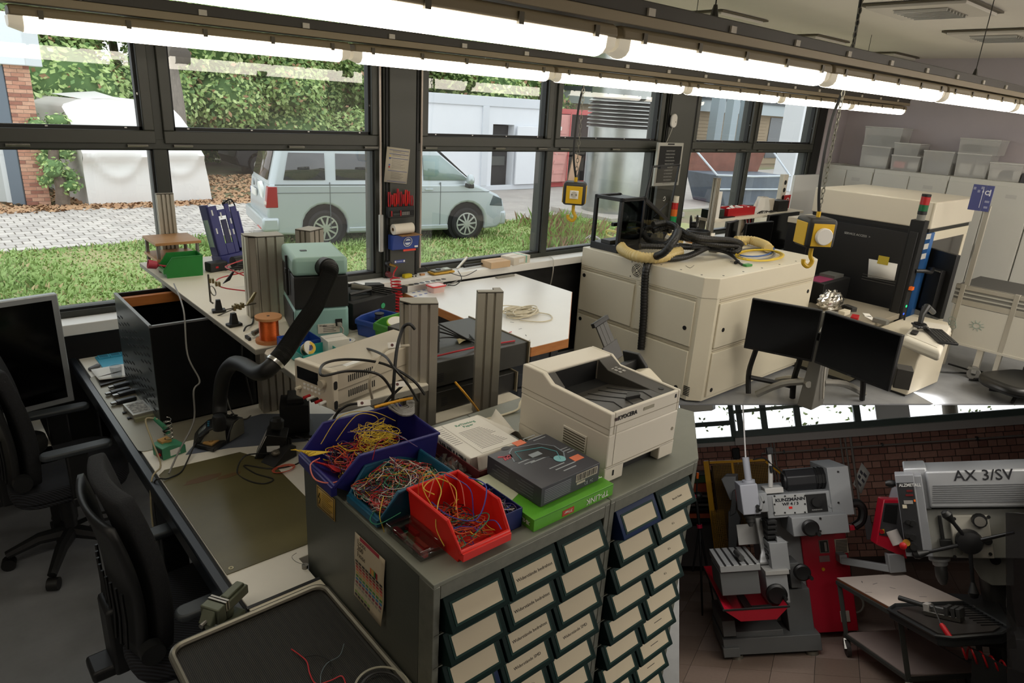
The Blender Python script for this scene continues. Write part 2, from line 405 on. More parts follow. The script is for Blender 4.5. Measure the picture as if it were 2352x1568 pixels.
lamp_row(1.40,2.342,[-1.63+L*i for i in range(7)],(-2.0,9.2),0,('dark ceiling-hung rail carrying the near lamp row across the top','near','lamps of the near row'),(2.05,4.6,6.55))
# ================================================================== outside the windows
import numpy as np
G = -.6
# ground
ASPH = M('asphalt_grey','#a39d96',.85,var=.12,scale=1.2)
b = B(); b.quad((-6,4.4,G-.02),(60,4.4,G-.02),(60,60,G-.02),(-6,60,G-.02)); struct(b,'ground',M('leaf_litter_soil','#8d7663',.9,col2='#6f7a52',scale=.35),smooth=0)
pvl,pvr = PZ(0,484,G),PZ(520,468,G); pnl = PZ(0,582,G); pnr = PZ(340,563,G)
b = B(); b.prism([(9.4,13.2),(60,10.5),(60,24),(14,19.4),(8.8,18.4)],G-.02,G-.004); struct(b,'pavement',ASPH,smooth=0)
# interlocking pavers, every stone a low block
PAV = [M('paver_grey','#b9b3ac',.85,var=.1,scale=4),M('paver_light','#c7c1b9',.85,var=.1,scale=4)]
b = B(); b.box(-4,9.3,13.85,18.1,G-.05,G-.012); pb = struct(b,'path',M('paver_joint','#7f786e',.9))
b = B(); rr = random.Random(3)
for j in range(17):
 for i in range(52):
  x = -4+.255*i+(.13 if j%2 else 0); y = 13.86+.25*j; d = .004*rr.random()
  b.box(x+.012,x+.243,y+.012,y+.238,G-.03,G+d,mi=rr.randrange(2))
o = b.done('paver',PAV,pb,smooth=0); o['kind'] = 'stuff'
# meadow grass and fallen leaves
GRASS = M('meadow_grass','#7e9c52',.8,col2='#a9c07c',scale=1.3)
LITTER = M('fallen_leaf','#a9805f',.85,col2='#c4a27e',scale=3)
def scatter(name,mats,n,fn,parent=None,kind='stuff',lab=None,cat=None,seed=1):
 """n little blades or leaves; fn(rng) gives position, direction, length, width, lean"""
 rg = random.Random(seed); vs = []; fs = []; mi = []
 for k in range(n):
  p,a,l,w,t,m = fn(rg); p = Vector(p); i = len(vs)
  d = Vector((cos(a),sin(a),0)); s = Vector((-sin(a),cos(a),0))*w/2
  up = Vector((0,0,1))
  vs+=[p-s,p+s,p+(d*sin(t*.6)+up*cos(t*.6))*l*.6+s*.7,p+(d*sin(t)+up*cos(t))*l]
  fs.append((i,i+1,i+2,i+3)); mi.append(m)
 me = bpy.data.meshes.new(name); me.from_pydata([tuple(v) for v in vs],[],fs)
 for m in mats: me.materials.append(m)
 me.polygons.foreach_set('material_index',mi)
 o = bpy.data.objects.new(name,me); COL.objects.link(o)
 if parent: o.parent = parent
 return tag(o,lab,cat,None,kind)
def blade(rg):
 while True:
  y = 7.6+6.2*rg.random()**1.1; x = .03*y+rg.random()*(1.2*y)
  if y<13.9-max(0,(x-7))*.16: break
 tuft = (sin(x*2.1)+sin(y*1.7+x))*.5
 return ((x,y,G-.02),rg.random()*6.28,(.05+.07*rg.random())*(1.05+.55*tuft),.02+.03*rg.random(),rg.uniform(.2,1.3),0 if rg.random()<.93 else 1)
b = B(); b.quad((-3,4.4,G-.008),(9.5,4.4,G-.008),(9.5,13.3,G-.008),(-3,13.9,G-.008)); b.quad((9.5,4.4,G-.008),(16,4.4,G-.008),(16,11.0,G-.008),(9.5,13.0,G-.008)); struct(b,'lawn',M('lawn_ground','#8d9b60',.9,col2='#a89f74',scale=1.1),smooth=0)
scatter('grass',[GRASS,M('dry_grass','#b9a97b',.8)],46000,blade,lab='bright green meadow grass growing below the windows',cat='grass')
def leaf(rg):
 x = rg.uniform(1,12); y = rg.uniform(18.2,24) if rg.random()<.8 else rg.uniform(17.8,18.6)
 return ((x,y,G),rg.random()*6.28,.13,.1,rg.uniform(1.2,1.55),0)
scatter('leaves',[LITTER],5000,leaf,lab='brown fallen leaves on the bare soil by the white tarpaulin',cat='leaves',seed=4)
def weed(rg):
 c = rg.choice(WE); return ((c[0]+rg.gauss(0,.35),c[1]+rg.gauss(0,.3),G-.02),rg.random()*6.28,rg.uniform(.15,.5),.02,rg.uniform(0,.7),0 if rg.random()<.5 else 1)
WE = [PZ(1300,560,G),PZ(1325,545,G),PZ(1310,580,G),PZ(1270,520,G),PZ(1335,580,G)]
scatter('weeds',[M('dry_weed','#8c6f55',.8),M('green_weed','#86a356',.8)],2600,weed,lab='tall reddish dry weeds beside the silver duct',cat='weeds',seed=6)
# ---------------------------------------------------------------- trees
def leafmat(n,a,c): return M(n,a,.7,col2=c,scale=.55)
LV = [leafmat('leaf_green','#8cae5e','#b3c984'),leafmat('leaf_light','#adc877','#cddda0'),leafmat('leaf_deep','#668a52','#86a566'),M('leaf_rusty','#b08a6a',.7)]
BARK = M('bark','#75685c',.9,var=.2,scale=6)
def leafcloud(n,els,size,seed,mix):
 rg = np.random.default_rng(seed); nz = lambda a: a/np.linalg.norm(a,axis=1,keepdims=True)
 k = rg.integers(len(els),size=n); c = np.array([e[0] for e in els])[k]; r = np.array([e[1] for e in els])[k]
 d = nz(rg.normal(size=(n,3))); p = c+d*r*(.8+.25*rg.random((n,1)))+rg.normal(size=(n,3))*.1*size/.2
 nrm = nz(d*.5+np.array([0,-.25,.55])+rg.normal(size=(n,3))*.45); a = nz(np.cross(nrm,rg.normal(size=(n,3)))); q = np.cross(nrm,a)
 s = size*(.6+.8*rg.random((n,1))); vs = np.stack([p-a*s*.5,p-q*s*.3,p+a*s*.55,p+q*s*.3],1); mi = rg.choice(len(mix),size=n,p=mix)
 me = bpy.data.meshes.new('foliage'); f = np.arange(n*4).reshape(n,4)
 me.from_pydata(vs.reshape(-1,3).tolist(),[],f.tolist()); me.polygons.foreach_set('material_index',mi.astype(np.int32))
 for m in LV: me.materials.append(m)
 return me
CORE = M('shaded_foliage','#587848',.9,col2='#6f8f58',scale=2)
def tree(x,y,lab,seed,n=7000,hgt=6,wid=2.6,size=.24,mix=(.45,.35,.15,.05),trunk=True,low=.2,group='trees behind the yard'):
 t = thing('leafy_tree',lab,'tree',(x,y,G),0,group); rg = random.Random(seed); els = []
 for k in range(13):
  a = rg.random()*6.28; z = low+hgt*(k+.5)/13; r = wid*(.35+.3*rg.random())
  els.append(((cos(a)*wid*.55,sin(a)*wid*.5,z+.3),(r,r*.9,r*.75)))
 me = leafcloud(n,els,size,seed,mix); o = bpy.data.objects.new('foliage',me); COL.objects.link(o); o.parent = t; o['kind'] = 'stuff'
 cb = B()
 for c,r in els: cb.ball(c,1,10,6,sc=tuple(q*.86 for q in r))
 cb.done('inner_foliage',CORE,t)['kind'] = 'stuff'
 if trunk:
  tb = B(); tb.tube([(0,0,-.1),(.05,0,hgt*.3),(-.05,.05,hgt*.6),(0,0,hgt*.85)],lambda i: .16-.02*i,10,smooth=0); tb.done('trunk',BARK,t)
T = [(2.2,24.0,'green tree rising behind the left end of the white tarpaulin'),(5.6,25.5,'green tree behind the tarpaulin peak, left of the grey trunk'),(9.4,25.5,'green tree right of the grey trunk'),(12.6,26.5,'bushy green tree above the rear of the silver van'),(16.2,29,'green tree behind the left white office container'),(20.2,30,'green tree above the middle of the white office container'),(24.6,30,'green tree above the red shipping container'),(29,31,'green tree right of the silver duct'),(34,32,'green tree seen through the third window')]
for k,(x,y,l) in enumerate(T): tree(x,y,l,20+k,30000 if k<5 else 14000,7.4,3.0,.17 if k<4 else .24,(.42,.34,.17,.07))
for k,(px,py,l) in enumerate(((520,377,'low dark green hedge bush behind the van left of its tailgate'),(700,345,'low hedge bush behind the van roof'),(455,370,'low hedge bush right of the white tarpaulin'))):
 p = PZ(px,py,G); tree(p.x,p.y+.8,l,50+k,6000,2.6,1.7,.16,(.3,.2,.45,.05),False,.1,'hedge bushes at the back of the yard')
p = PZ(140,470,G); tree(p.x,p.y-.2,'young green shrub growing between the brick pier and the tarpaulin',70,1100,1.5,.42,.09,(.4,.2,.4,0),True,.1,None)
# grey tree trunk with a dark knot
p = PY(410,330,20.8); t = thing('tree_trunk','grey bare tree trunk with a round dark knot seen through the left window','tree trunk',(p.x,p.y,G))
B().tube([(0,0,-.1),(.03,0,2.2),(-.03,0,4.2),(0,0,8.5)],lambda i: .30-.015*i,14,smooth=5).done('trunk',M('grey_bark','#857d74',.9,var=.2,scale=9,stretch=(4,4,.6)),t)
q = PY(412,128,20.5); B().lathe([(.02,0),(.14,.02),(.26,.05),(.27,.10),(.2,.16),(.05,.18)],(q.x-p.x,-.42+.12,q.z-G),(0,-1,0),18).done('knot',M('knot_dark','#5a534c',.9),t)
# ---------------------------------------------------------------- brick pier of the neighbouring hall
BR = [M('brick_rose','#c59079',.85,var=.12,scale=14),M('brick_light','#d3a58c',.85,var=.12,scale=14),M('brick_dark','#a3705f',.85,var=.12,scale=14)]
MORT = M('mortar','#b7a597',.9)
pl,pr = PZ(62,472,G),PZ(118,470,G); W = (pr-pl).xy.length; ztop = ZUP(pl,128)
t = thing('brick_pier','rose brick pier at the left edge, between a grey door and the white tarpaulin','brick pier',(pl.x,pl.y,G),atan2(pr.y-pl.y,pr.x-pl.x))
B().box(.012,W-.008,.012,.5,0,ztop-G).done('mortar_core',MORT,t)
rg = random.Random(5); me = {}
rows = int((ztop-G)/.083); n = 0
for j in range(rows):
 z = .006+.083*j; cuts = [0,.5*W,W] if j%2==0 else [0,.25*W,.75*W,W]
 for i in range(len(cuts)-1):
  key = round(cuts[i+1]-cuts[i],3)
  if key not in me:
   bb = B(); bb.box(.004,key-.004,0,.1,0,.071); o = bb.done('brick',BR[0],t,smooth=0); me[key] = [o.data]
   for m in BR[1:]: d = o.data.copy(); d.materials[0] = m; me[key].append(d)
   COL.objects.unlink(o); bpy.data.objects.remove(o)
  o = bpy.data.objects.new('brick',me[key][rg.choice((0,0,1,1,2))]); COL.objects.link(o); o.parent = t; o.location = (cuts[i],-.004*rg.random(),z)
  # grey-framed door and white fascia left of the pier
dl = PZ(-60,468,G); dv = (pl-dl); DW = dv.xy.length
t = thing('hall_door','blue-grey framed hall door left of the brick pier','door',(dl.x,dl.y,G),atan2(dv.y,dv.x))
zt = ZUP(pl,150)-G
B().box(DW-.28,DW-.01,-.03,.3,.02,zt).done('door_frame',M('blue_grey_steel','#66727d',.5),t,bev=.01)
B().box(-.2,DW-.28,.06,.12,.06,1.1).done('lower_panel',M('pale_panel','#b9bdbb',.6),t)
B().box(-.2,DW-.28,.04,.13,1.1,1.25).done('rail',M('pale_rail','#d2d6d6',.5),t); B().box(-.2,DW-.3,.05,.07,1.25,zt).done('window_pane',M('dark_pane','#3b4248',.15),t)
B().box(DW-.42,DW-.28,.05,.13,.05,zt).done('stile',M('pale_rail','#d2d6d6',.5),t)
t = one(B().box(-.4,DW+W+.05,-.12,.6,zt+.02,zt+1.05),'white_fascia',M('fascia_white','#dfe6ea',.6),'white roof fascia above the brick pier at the left edge','fascia',(dl.x,dl.y,G),atan2(dv.y,dv.x),bev=.02)
# ---------------------------------------------------------------- trailer under a white tarpaulin
Y0 = PZ(205,472,G).y; TARP = M('white_tarpaulin','#eceae6',.75,bump=.25,bscale=3)
edge = [((205,473),(487,458)),((198,430),(480,418)),((192,395),(473,388)),((184,350),(457,345)),((174,310),(440,300)),((163,275),(424,270)),((150,247),(408,250)),((155,240),(385,243)),((170,236),(340,232)),((185,231),(312,229)),((200,229),(285,227))]
t = thing('covered_trailer','trailer hidden under a creased white tarpaulin in the yard','trailer',(PZ(205,472,G).x,Y0,G))
org = Vector((PZ(205,472,G).x,Y0,G)); nE = len(edge)-1
def tp(u,v):
 k = min(int(v*nE),nE-1); f = v*nE-k
 def L_(s): a,c = edge[k][s],edge[k+1][s]; return (a[0]+(c[0]-a[0])*f,a[1]+(c[1]-a[1])*f)
 a,c = L_(0),L_(1); P_ = PY(a[0]+(c[0]-a[0])*u,a[1]+(c[1]-a[1])*u,Y0)-org
 fold = .0
 for (uc,dep,w) in ((.28,.5,.22),(.78,.45,.2)):
  zc = 1.15-dep*(1-min(1,abs(u-uc)/w)**2) if abs(u-uc)<w else 1.15
  fold+=.10*math.exp(-((P_.z-zc)/.12)**2)
 lean = max(0,P_.z-1.6)*.75
 return P_+Vector((0,lean-.12*math.exp(-((P_.z-1.2)/.25)**2)-fold*.8+.02*sin(9*u+4*v),0))
B().grid(36,40,tp).done('tarpaulin',TARP,t,smooth=60)
lp = [PY(*e[0],Y0)-org for e in edge]
def sd(u,v):
 k = min(int(v*nE),nE-1); f = v*nE-k; a = lp[k].lerp(lp[k+1],f); a.y = tp(0,v).y
 return a+Vector((-.4*u*(.8+.3*v)+.05*sin(u*24)*u*(1-v*.4),3.6*u,-.02*u))
B().grid(20,20,sd).done('tarpaulin_side',M('tarpaulin_grey','#c9c4bd',.8,bump=.3,bscale=3),t,smooth=60)
rp = [PY(*e[1],Y0)-org for e in edge]
B().grid(6,20,lambda u,v: Vector((tp(1,v).x,tp(1,v).y+3.2*u,tp(1,v).z))).done('tarpaulin_right_side',TARP,t)
tl,tr = tp(0,1),tp(1,1); B().quad(tl,tr,tr+Vector((0,2.4,.1)),tl+Vector((-.25,2.4,.05))).done('tarpaulin_top',TARP,t)
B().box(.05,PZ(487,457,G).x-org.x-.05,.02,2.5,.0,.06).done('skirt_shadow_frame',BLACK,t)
# ---------------------------------------------------------------- silver van
SILV = M('silver_paint','#b0b9bc',.28,.35); SEAM = M('panel_gap','#5c6465',.6); CARGL = M('car_glass','#23292b',.06,spec=.9); TYRE = M('tyre','#1f1f1f',.8); ALLOY = M('alloy_rim','#c7c9c8',.3,.7)
ra,fa = PZ(750,564,G),PZ(1071,550,G); vl = (fa-ra).xy.length
van = thing('silver_van','silver passenger van parked on the grass, facing right','van',(ra.x,ra.y,G),atan2(fa.y-ra.y,fa.x-ra.x))
k = vl/3.0
def arch(cx,r,a0=200,a1=-20,n=12): return [(cx+r*cos(radians(a0+(a1-a0)*i/n)),.36+r*sin(radians(a0+(a1-a0)*i/n))) for i in range(n+1)]
low = [(-1.0,.34),(-.9,.24)]+arch(0,.43)+[(.5,.22),(vl-.5,.22)]+arch(vl,.43)+[(vl+.72,.24),(vl+.86,.34),(vl+.90,.62),(vl+.84,.82),(vl+.72,.94),(vl+.28,1.12),(vl+.1,1.17),(-1.0,1.17),(-1.05,.78),(-1.07,.5)]
B().prism(low,0,1.9,'y').done('lower_body',SILV,van,bev=.05,seg=3)
def plan(x0,x1,i): return rrect(x1-x0,1.9-2*i,.12,4,(x0+x1)/2,.95)
B().prism(plan(-1.0,vl+.22,.02),1.14,1.86,'z',poly2=plan(-.80,vl-.72,.13)).prism(plan(-.80,vl-.72,.13),1.86,1.96,'z',poly2=plan(-.62,vl-.95,.28)).done('cabin',SILV,van,bev=.04,seg=3)
def sp(x,z): return (x,.02+.11*(z-1.14)/.72-.012,z)
def pane(name,pts,mat=None): B().quad(*[sp(*q) for q in pts]).done(name,mat or CARGL,van,solid=.01)
pane('rear_side_window',[(.22,1.24),(1.72,1.24),(1.70,1.72),(.24,1.72)]); pane('quarter_window',[(-.74,1.24),(.02,1.24),(.03,1.72),(-.62,1.72)])
pane('front_window',[(2.0,1.24),(vl+.02,1.24),(vl-.62,1.72),(2.0,1.72)],M('car_glass_clear','#7f9492',.08,spec=.9))
def rp_(y,z): return (-1.0+.20*(z-1.14)/.72-.012,y,z)
B().quad(rp_(.22,1.22),rp_(1.68,1.22),rp_(1.60,1.74),rp_(.30,1.74)).done('tailgate_window',M('tailgate_glass','#4a4038',.08,spec=.9),van,solid=.01)
ws = [(vl+.22-.94*q/.72*.92-.0+.012,y,1.14+q) for (q,y) in ((.06,.16),(.06,1.74),(.66,1.64),(.66,.26))]
B().quad(*ws).done('windscreen',CARGL,van,solid=.01)
s = B()
for x in (.18+1.62,vl-.62,.1): s.box(x-.006,x+.006,-.006,.02,.34,1.2)
s.box(-.95,vl+.5,-.006,.02,1.0,1.012); s.box(-.9,1.75,-.008,.02,1.145,1.16); s.done('panel_gap',SEAM,van)['kind'] = 'stuff'
B().box(.45,vl-.45,-.025,.05,.26,.34).done('sill_trim',SILV,van,bev=.01)
for x in (2.02,1.5): B().box(x,x+.17,-.028,.01,1.04,1.075).done('door_handle',SILV,van,bev=.008)
B().prism([(vl+.52,.72),(vl+.83,.70),(vl+.80,.86),(vl+.60,.93)],-.012,.2,'y').done('headlight',M('headlight','#4e585c',.15),van,bev=.01)
B().prism([(-1.075,.74),(-.86,.74),(-.86,1.12),(-1.03,1.12)],-.008,.16,'y').done('tail_light',M('tail_light_red','#8e1416',.2),van,bev=.012); B().box(-1.082,-1.0,.0,.15,.80,.85).done('reversing_lens',M('lens_white','#d8d2cc',.2),van)
B().box(-1.16,-.85,-.03,1.93,.30,.56).done('rear_bumper',SILV,van,bev=.05,seg=3); B().box(-1.165,-1.14,.15,.5,.33,.36).done('bumper_reflector',M('reflector_red','#c22a20',.3),van)
B().box(vl+.78,vl+.93,-.02,1.92,.30,.60).done('front_bumper',SILV,van,bev=.05,seg=3)
pm = B(); pm.box(-1.085,-1.05,1.08,1.60,.82,.95); pl_ = pm.done('licence_plate',WHITE,van,bev=.004); B().box(-1.088,-1.05,1.55,1.60,.825,.945).done('blue_band',BLUE,pl_)
B().cyl((-1.062,.62,.98),(-1.0,.62,.99),.17,n=24).done('round_sticker',M('sticker_white','#eef0ee',.6),van)
e = B(); e.ring((-1.05,1.30,1.07),(-1,0,0),.07,.055,.02,20)
for (a_,c_) in (((-.045,.045),(0,.0)),((.045,.045),(0,0)),((-.05,.005),(-.022,-.05)),((-.022,-.05),(0,-.005)),((0,-.005),(.022,-.05)),((.022,-.05),(.05,.005))):
 e.cyl((-1.066,1.30+a_[0],1.07+a_[1]),(-1.066,1.30+c_[0],1.07+c_[1]),.006,n=5)
e.done('round_emblem',M('emblem_chrome','#8f9597',.3,.6),van)
for x in (0,vl):
 for (y,s_) in ((.01,1),(1.65,0)):
  w = B(); w.lathe([(.21,0),(.30,-.01),(.335,.03),(.335,.19),(.30,.23),(.2,.23)],(x,y,.335),(0,1,0),28); wo = w.done('wheel',TYRE,van)
  r = B(); r.ring((x,y-.006,.335),(0,1,0),.238,.212,.04,28)
  for i in range(10):
   a = 2*pi*i/10+.1; ca,sa = cos(a),sin(a)
   for dd in (0,): r.prism([(x+ca*.04-sa*dd-.02*sa,.335+sa*.04+ca*dd+.02*ca),(x+ca*.225-sa*dd*1.9-.016*sa,.335+sa*.225+ca*dd*1.9+.016*ca),(x+ca*.225-sa*dd*1.9+.016*sa,.335+sa*.225+ca*dd*1.9-.016*ca),(x+ca*.04-sa*dd+.02*sa,.335+sa*.04+ca*dd-.02*ca)],y-.012,y+.02,'y')
  r.cyl((x,y-.016,.335),(x,y+.02,.335),.05,n=16); r.done('rim',ALLOY,wo)
  B().cyl((x,y+.03,.335),(x,y+.05,.335),.215,n=24).done('brake_shadow',BLACK,wo)
 B().cyl((x,.06,.36),(x,.5,.36),.42,n=24).done('wheel_housing',BLACKM,van)
mr = B(); mr.ball((vl-.02,-.14,1.26),.12,12,8,sc=(.7,.9,1)); mr.done('mirror',SILV,van); B().box(vl-.09,vl+.04,-.22,-.02,1.10,1.19).done('mirror_foot',BLACK,van,bev=.02)
B().box(2.2,2.6,.3,.8,1.1,1.55).done('front_seat',BLACK,van,bev=.08)
# ---------------------------------------------------------------- a plain car, used three times far behind
def car(mat,lab,loc,rz,grp=None):
 c = thing('parked_car',lab,'car',loc,rz)
 B().prism([(-.7,.3)]+arch(0,.36)+[(.5,.22),(2.1,.22)]+arch(2.6,.36)+[(3.4,.3),(3.45,.7),(2.7,.95),(-.7,.98),(-.82,.6)],0,1.7,'y').done('body',mat,c,bev=.05)
 B().prism(rrect(3.1,1.6,.2,3,.75,.85),.92,1.42,'z',poly2=rrect(1.9,1.2,.2,3,.6,.85)).done('cabin',CARGL,c,bev=.03)
 B().prism(rrect(1.9,1.2,.2,3,.6,.85),1.42,1.47,'z').done('roof',mat,c,bev=.03)
 for x in (0,2.6):
  w = B(); w.cyl((x,-.01,.32),(x,.2,.32),.32,n=20); wo = w.done('wheel',TYRE,c); r = B(); r.cyl((x,-.02,.32),(x,0,.32),.2,n=16); r.done('rim',ALLOY,wo)
p = PZ(1446,400,G); car(M('car_blue','#2f5f95',.3,.3),'blue car mostly hidden behind the silver duct',(p.x-.2,p.y,G),.1)
p = PZ(556,404,G); car(M('car_black','#202225',.3,.3),'dark car mostly hidden behind the silver van, left',(p.x+.7,p.y+.2,G),0)
# ---------------------------------------------------------------- white office container
cr = PZ(1243,432,G); cx = PZ(1112,440,G); cl = PY(935,300,cr.y+.05)
CONT = M('container_white','#e3e7ec',.55,var=.02,scale=1); CONTF = M('container_frame','#d4d9df',.5)
t = thing('office_container','white office container with an open doorway behind the van','container',(cr.x,cr.y,G)); hh = ZUP(cr,232)-G; wL = cl.x-cr.x; xm = PY(1112,330,cr.y).x-cr.x
dx0,dx1 = PY(1130,350,cr.y).x-cr.x,PY(1178,350,cr.y).x-cr.x
q = B(); q.box(wL,dx0,0,2.4,.1,hh); q.box(dx1,0,0,2.4,.1,hh); q.box(dx0,dx1,0,2.4,2.15,hh); q.box(dx0,dx1,1.6,2.4,.1,hh); q.done('wall_panel',CONT,t,smooth=0)
f = B(); f.box(wL-.02,.04,-.05,.1,hh-.28,hh+.02); f.box(wL-.02,.04,-.05,.1,0,.16); f.box(xm-.13,xm+.13,-.06,.1,.16,hh-.28); f.box(-.16,.05,-.056,.1,.16,hh-.28); f.box(wL-.02,wL+.14,-.056,.1,.16,hh-.28); f.done('corner_frame',CONTF,t,bev=.01)
B().box(dx0+.01,dx1-.01,.3,1.5,.1,2.1).done('dark_interior',M('interior_dark','#2c2e2e',.8),t)
for i,zz in enumerate((.8,1.3)): B().box(dx0+.1,dx1-.15,.24,.3,zz,zz+.3).done('stored_box',M('stored_grey','#50534f',.7),t)
d = B(); d.box(dx1+.05,-.12,-.14,-.07,.18,2.12); do = d.done('open_door',CONT,t,bev=.01); B().box(-.32,-.28,-.19,-.14,1.0,1.2).done('handle',BLACK,do)
B().box(-.30,-.20,-.19,-.14,1.14,1.18).done('lever',BLACK,do)
# ---------------------------------------------------------------- red shipping container with one open door
CRED = M('container_red','#c48a83',.6,var=.1,scale=2); CREDD = M('container_red_frame','#b04a48',.55)
a0 = PZ(1252,430,G); a1 = PY(1366,330,a0.y); w = a1.x-a0.x; hh = ZUP(a0,248)-G
t = thing('red_container','faded red shipping container with its doors open, left of the silver duct','container',(a0.x,a0.y,G))
f = B(); f.box(0,w,0,.15,hh-.18,hh); f.box(0,w,0,.15,0,.18); f.box(0,.1,0,.15,.18,hh-.18); f.box(w-.16,w,0,.15,.18,hh-.18); f.done('frame',CREDD,t,bev=.01)
f = B(); f.box(0,w,5.8,6,0,hh); f.box(-.02,.03,.1,6,0,hh); f.box(w-.05,w,.1,6,0,hh); f.box(0,w,.1,6,hh-.08,hh); f.done('shell',M('container_inside','#54504e',.8),t)
xd = PY(1304,330,a0.y).x-a0.x; d = B(); d.box(.02,xd,-.12,-.04,.2,hh-.2); do = d.done('door_leaf',CRED,t,bev=.01)
for zz in (.5,.85,1.2,1.55,1.9): B().prism([(.2,zz),(xd-.25,zz),(xd-.3,zz+.12),(.25,zz+.12)],-.15,-.12,'y').done('corrugation',CRED,do)
B().cyl((xd-.1,-.17,.15),(xd-.1,-.17,hh-.1),.025,n=8).done('lock_rod',CREDD,do); B().cyl((.35,-.135,1.25),(.35,-.12,1.25),.07,n=12).done('round_label',WHITE,do); B().box(.1,.5,-.135,-.12,2.0,2.15).done('white_label',WHITE,do)
ss = B()
ss.box(xd+.1,xd+.5,1.0,1.3,.2,2.0); ss.done('stored_cabinet',M('stored_silver','#8b8f92',.4,.5),t); B().box(xd+.4,xd+.85,.3,.35,.2,1.5,m=rotm(0,12,0)).done('leaning_board',M('card_board','#b99a7c',.8),t)
# ---------------------------------------------------------------- silver exhaust duct
DUCT = M('galvanised_sheet','#a8aaa6',.3,.85,var=.1,scale=1.5)
p = PZ(1404,492,G); pr_ = PZ(1446,488,G); R = (pr_-p).xy.length*1.03
t = thing('exhaust_duct','large vertical silver exhaust duct with a louvred ring outside the window','duct',(p.x,p.y,G))
z0,z1 = ZUP(p,294)-G,ZUP(p,226)-G
B().cyl((0,0,.05),(0,0,z0),R,n=40).done('lower_pipe',DUCT,t); B().cyl((0,0,z1),(0,0,z1+3),R*.98,n=40).done('upper_pipe',DUCT,t); B().cyl((0,0,z0),(0,0,z1),R*.86,n=32).done('inner_pipe',M('duct_shadow','#3c3f40',.5,.5),t)
nl = 8
for i in range(nl):
 z = z0+(z1-z0)*i/nl; B().lathe([(R*.88,.0),(R*1.06,-.01),(R*1.06,.01),(R*.9,(z1-z0)/nl*.9),(R*.86,(z1-z0)/nl*.9)],(0,0,z),(0,0,1),36).done('louvre',DUCT,t)
B().box(-R*1.5,R*2.2,-R*1.3,R*1.3,0,.12).done('concrete_base',M('concrete','#aaa39a',.9,var=.1,scale=4),t)
# ---------------------------------------------------------------- posts, brick building and skip seen through the third window
def post(x,xr,y,ybot,lab,mat,grp=None,nm='white_post',ytop=None):
 a = PZ(x,ybot,G); c = PZ(xr,ybot,G); ww = (c-a).xy.length
 return one(B().box(0,ww,0,ww,0,(ZUP(a,ytop)-G) if ytop else 5),nm,mat,lab,'post',(a.x,a.y,G),atan2(c.y-a.y,c.x-a.x),grp,bev=.01)
PW = M('post_white','#dcdfe2',.6)
post(1452,1486,0,492,'broad white post right of the silver duct',PW); post(1812,1852,0,440,'broad white post at the right end of the third window',PW)
yb = PZ(1650,392,G)
t = thing('yard_building','low yellow brick building with a flat roof across the yard','building',(yb.x-5,yb.y+3,G))
B().box(0,26,0,6,0,3.1).done('wall',M('yellow_brick','#a3937a',.85,col2='#8d7d66',scale=14,stretch=(1,1,5)),t); B().box(-.3,26,-.5,6,3.1,3.75).done('roof_edge',M('roof_edge','#a9b3b6',.6),t)
B().box(-.4,26,-.6,6,3.75,4.0).done('roof',M('roof_dark','#4e5356',.7),t)
w0 = PY(1765,300,yb.y+3).x-(yb.x-5); B().box(w0,w0+3.3,-.05,.1,.4,3.0).done('dark_window',M('dark_pane2','#54585a',.2),t)
for k in range(14): B().box(.2,w0-.4,-.015,.02,.18+.2*k,.20+.2*k).done('brick_course',M('course_joint','#857660',.9),t)
GP = M('post_grey','#98a5ab',.5)
for k,(a,c,yb_) in enumerate(((1630,1645,386),(1662,1676,392),(1690,1700,388))): post(a,c,0,yb_,'slim grey steel post in the yard, %s of three'%('leftmost','middle','rightmost')[k],GP,nm='steel_post',grp='steel posts across the yard')
p = PZ(1700,470,G)
t = thing('waste_skip','open blue waste skip with rusty inner walls in the yard','skip',(p.x,p.y,G),-.25)
B().prism([(-.9,0),(1.3,0),(1.9,1.0),(-1.4,1.0)],-.2,1.4,'y').done('hull',M('skip_blue','#5a6470',.6,var=.15,scale=3),t,bev=.03)
B().prism([(-1.35,1.0),(1.85,1.0),(2.15,1.95),(-1.2,1.75)],1.25,1.4,'y').done('rusty_wall',M('rust_brown','#7d5144',.8,var=.2,scale=3),t)
B().tube([(-1.25,1.3,1.75),(-1.42,-.2,1.0),(.2,-.2,.97),(1.92,-.2,1.0),(2.2,1.3,1.95)],.035,8).done('rim',M('skip_rim','#c3ccd3',.5),t)
B().tube([(-1.5,-.24,.55),(1.75,-.24,.55)],.03,8).done('side_rib',M('skip_rim','#c3ccd3',.5),t)
p = PZ(1592,400,G); one(B().ball((0,0,.18),.35,14,9,sc=(1.1,.8,.55)),'white_sack',M('sack_white','#e6e5e2',.7,bump=.5,bscale=5),'crumpled white sack lying on the yard paving','sack',(p.x,p.y,G))
p = PZ(1600,372,G)
t = thing('rubble_heap','brown and grey heap of rubble behind the white sack','heap',(p.x-1.6,p.y-2.6,G)); rg = random.Random(2)
for k in range(26):
 B().ball((0,0,0),.22+.25*rg.random(),7,5,sc=(1.2,.9,.6)).done('rubble_lump',[M('rubble_brown','#8c6550',.9),M('rubble_grey','#8d9093',.9),M('rubble_green','#6e7c50',.9)][k%3],t,loc=(rg.uniform(-1.2,1.5),rg.uniform(0,1.5),rg.uniform(.05,.8)))
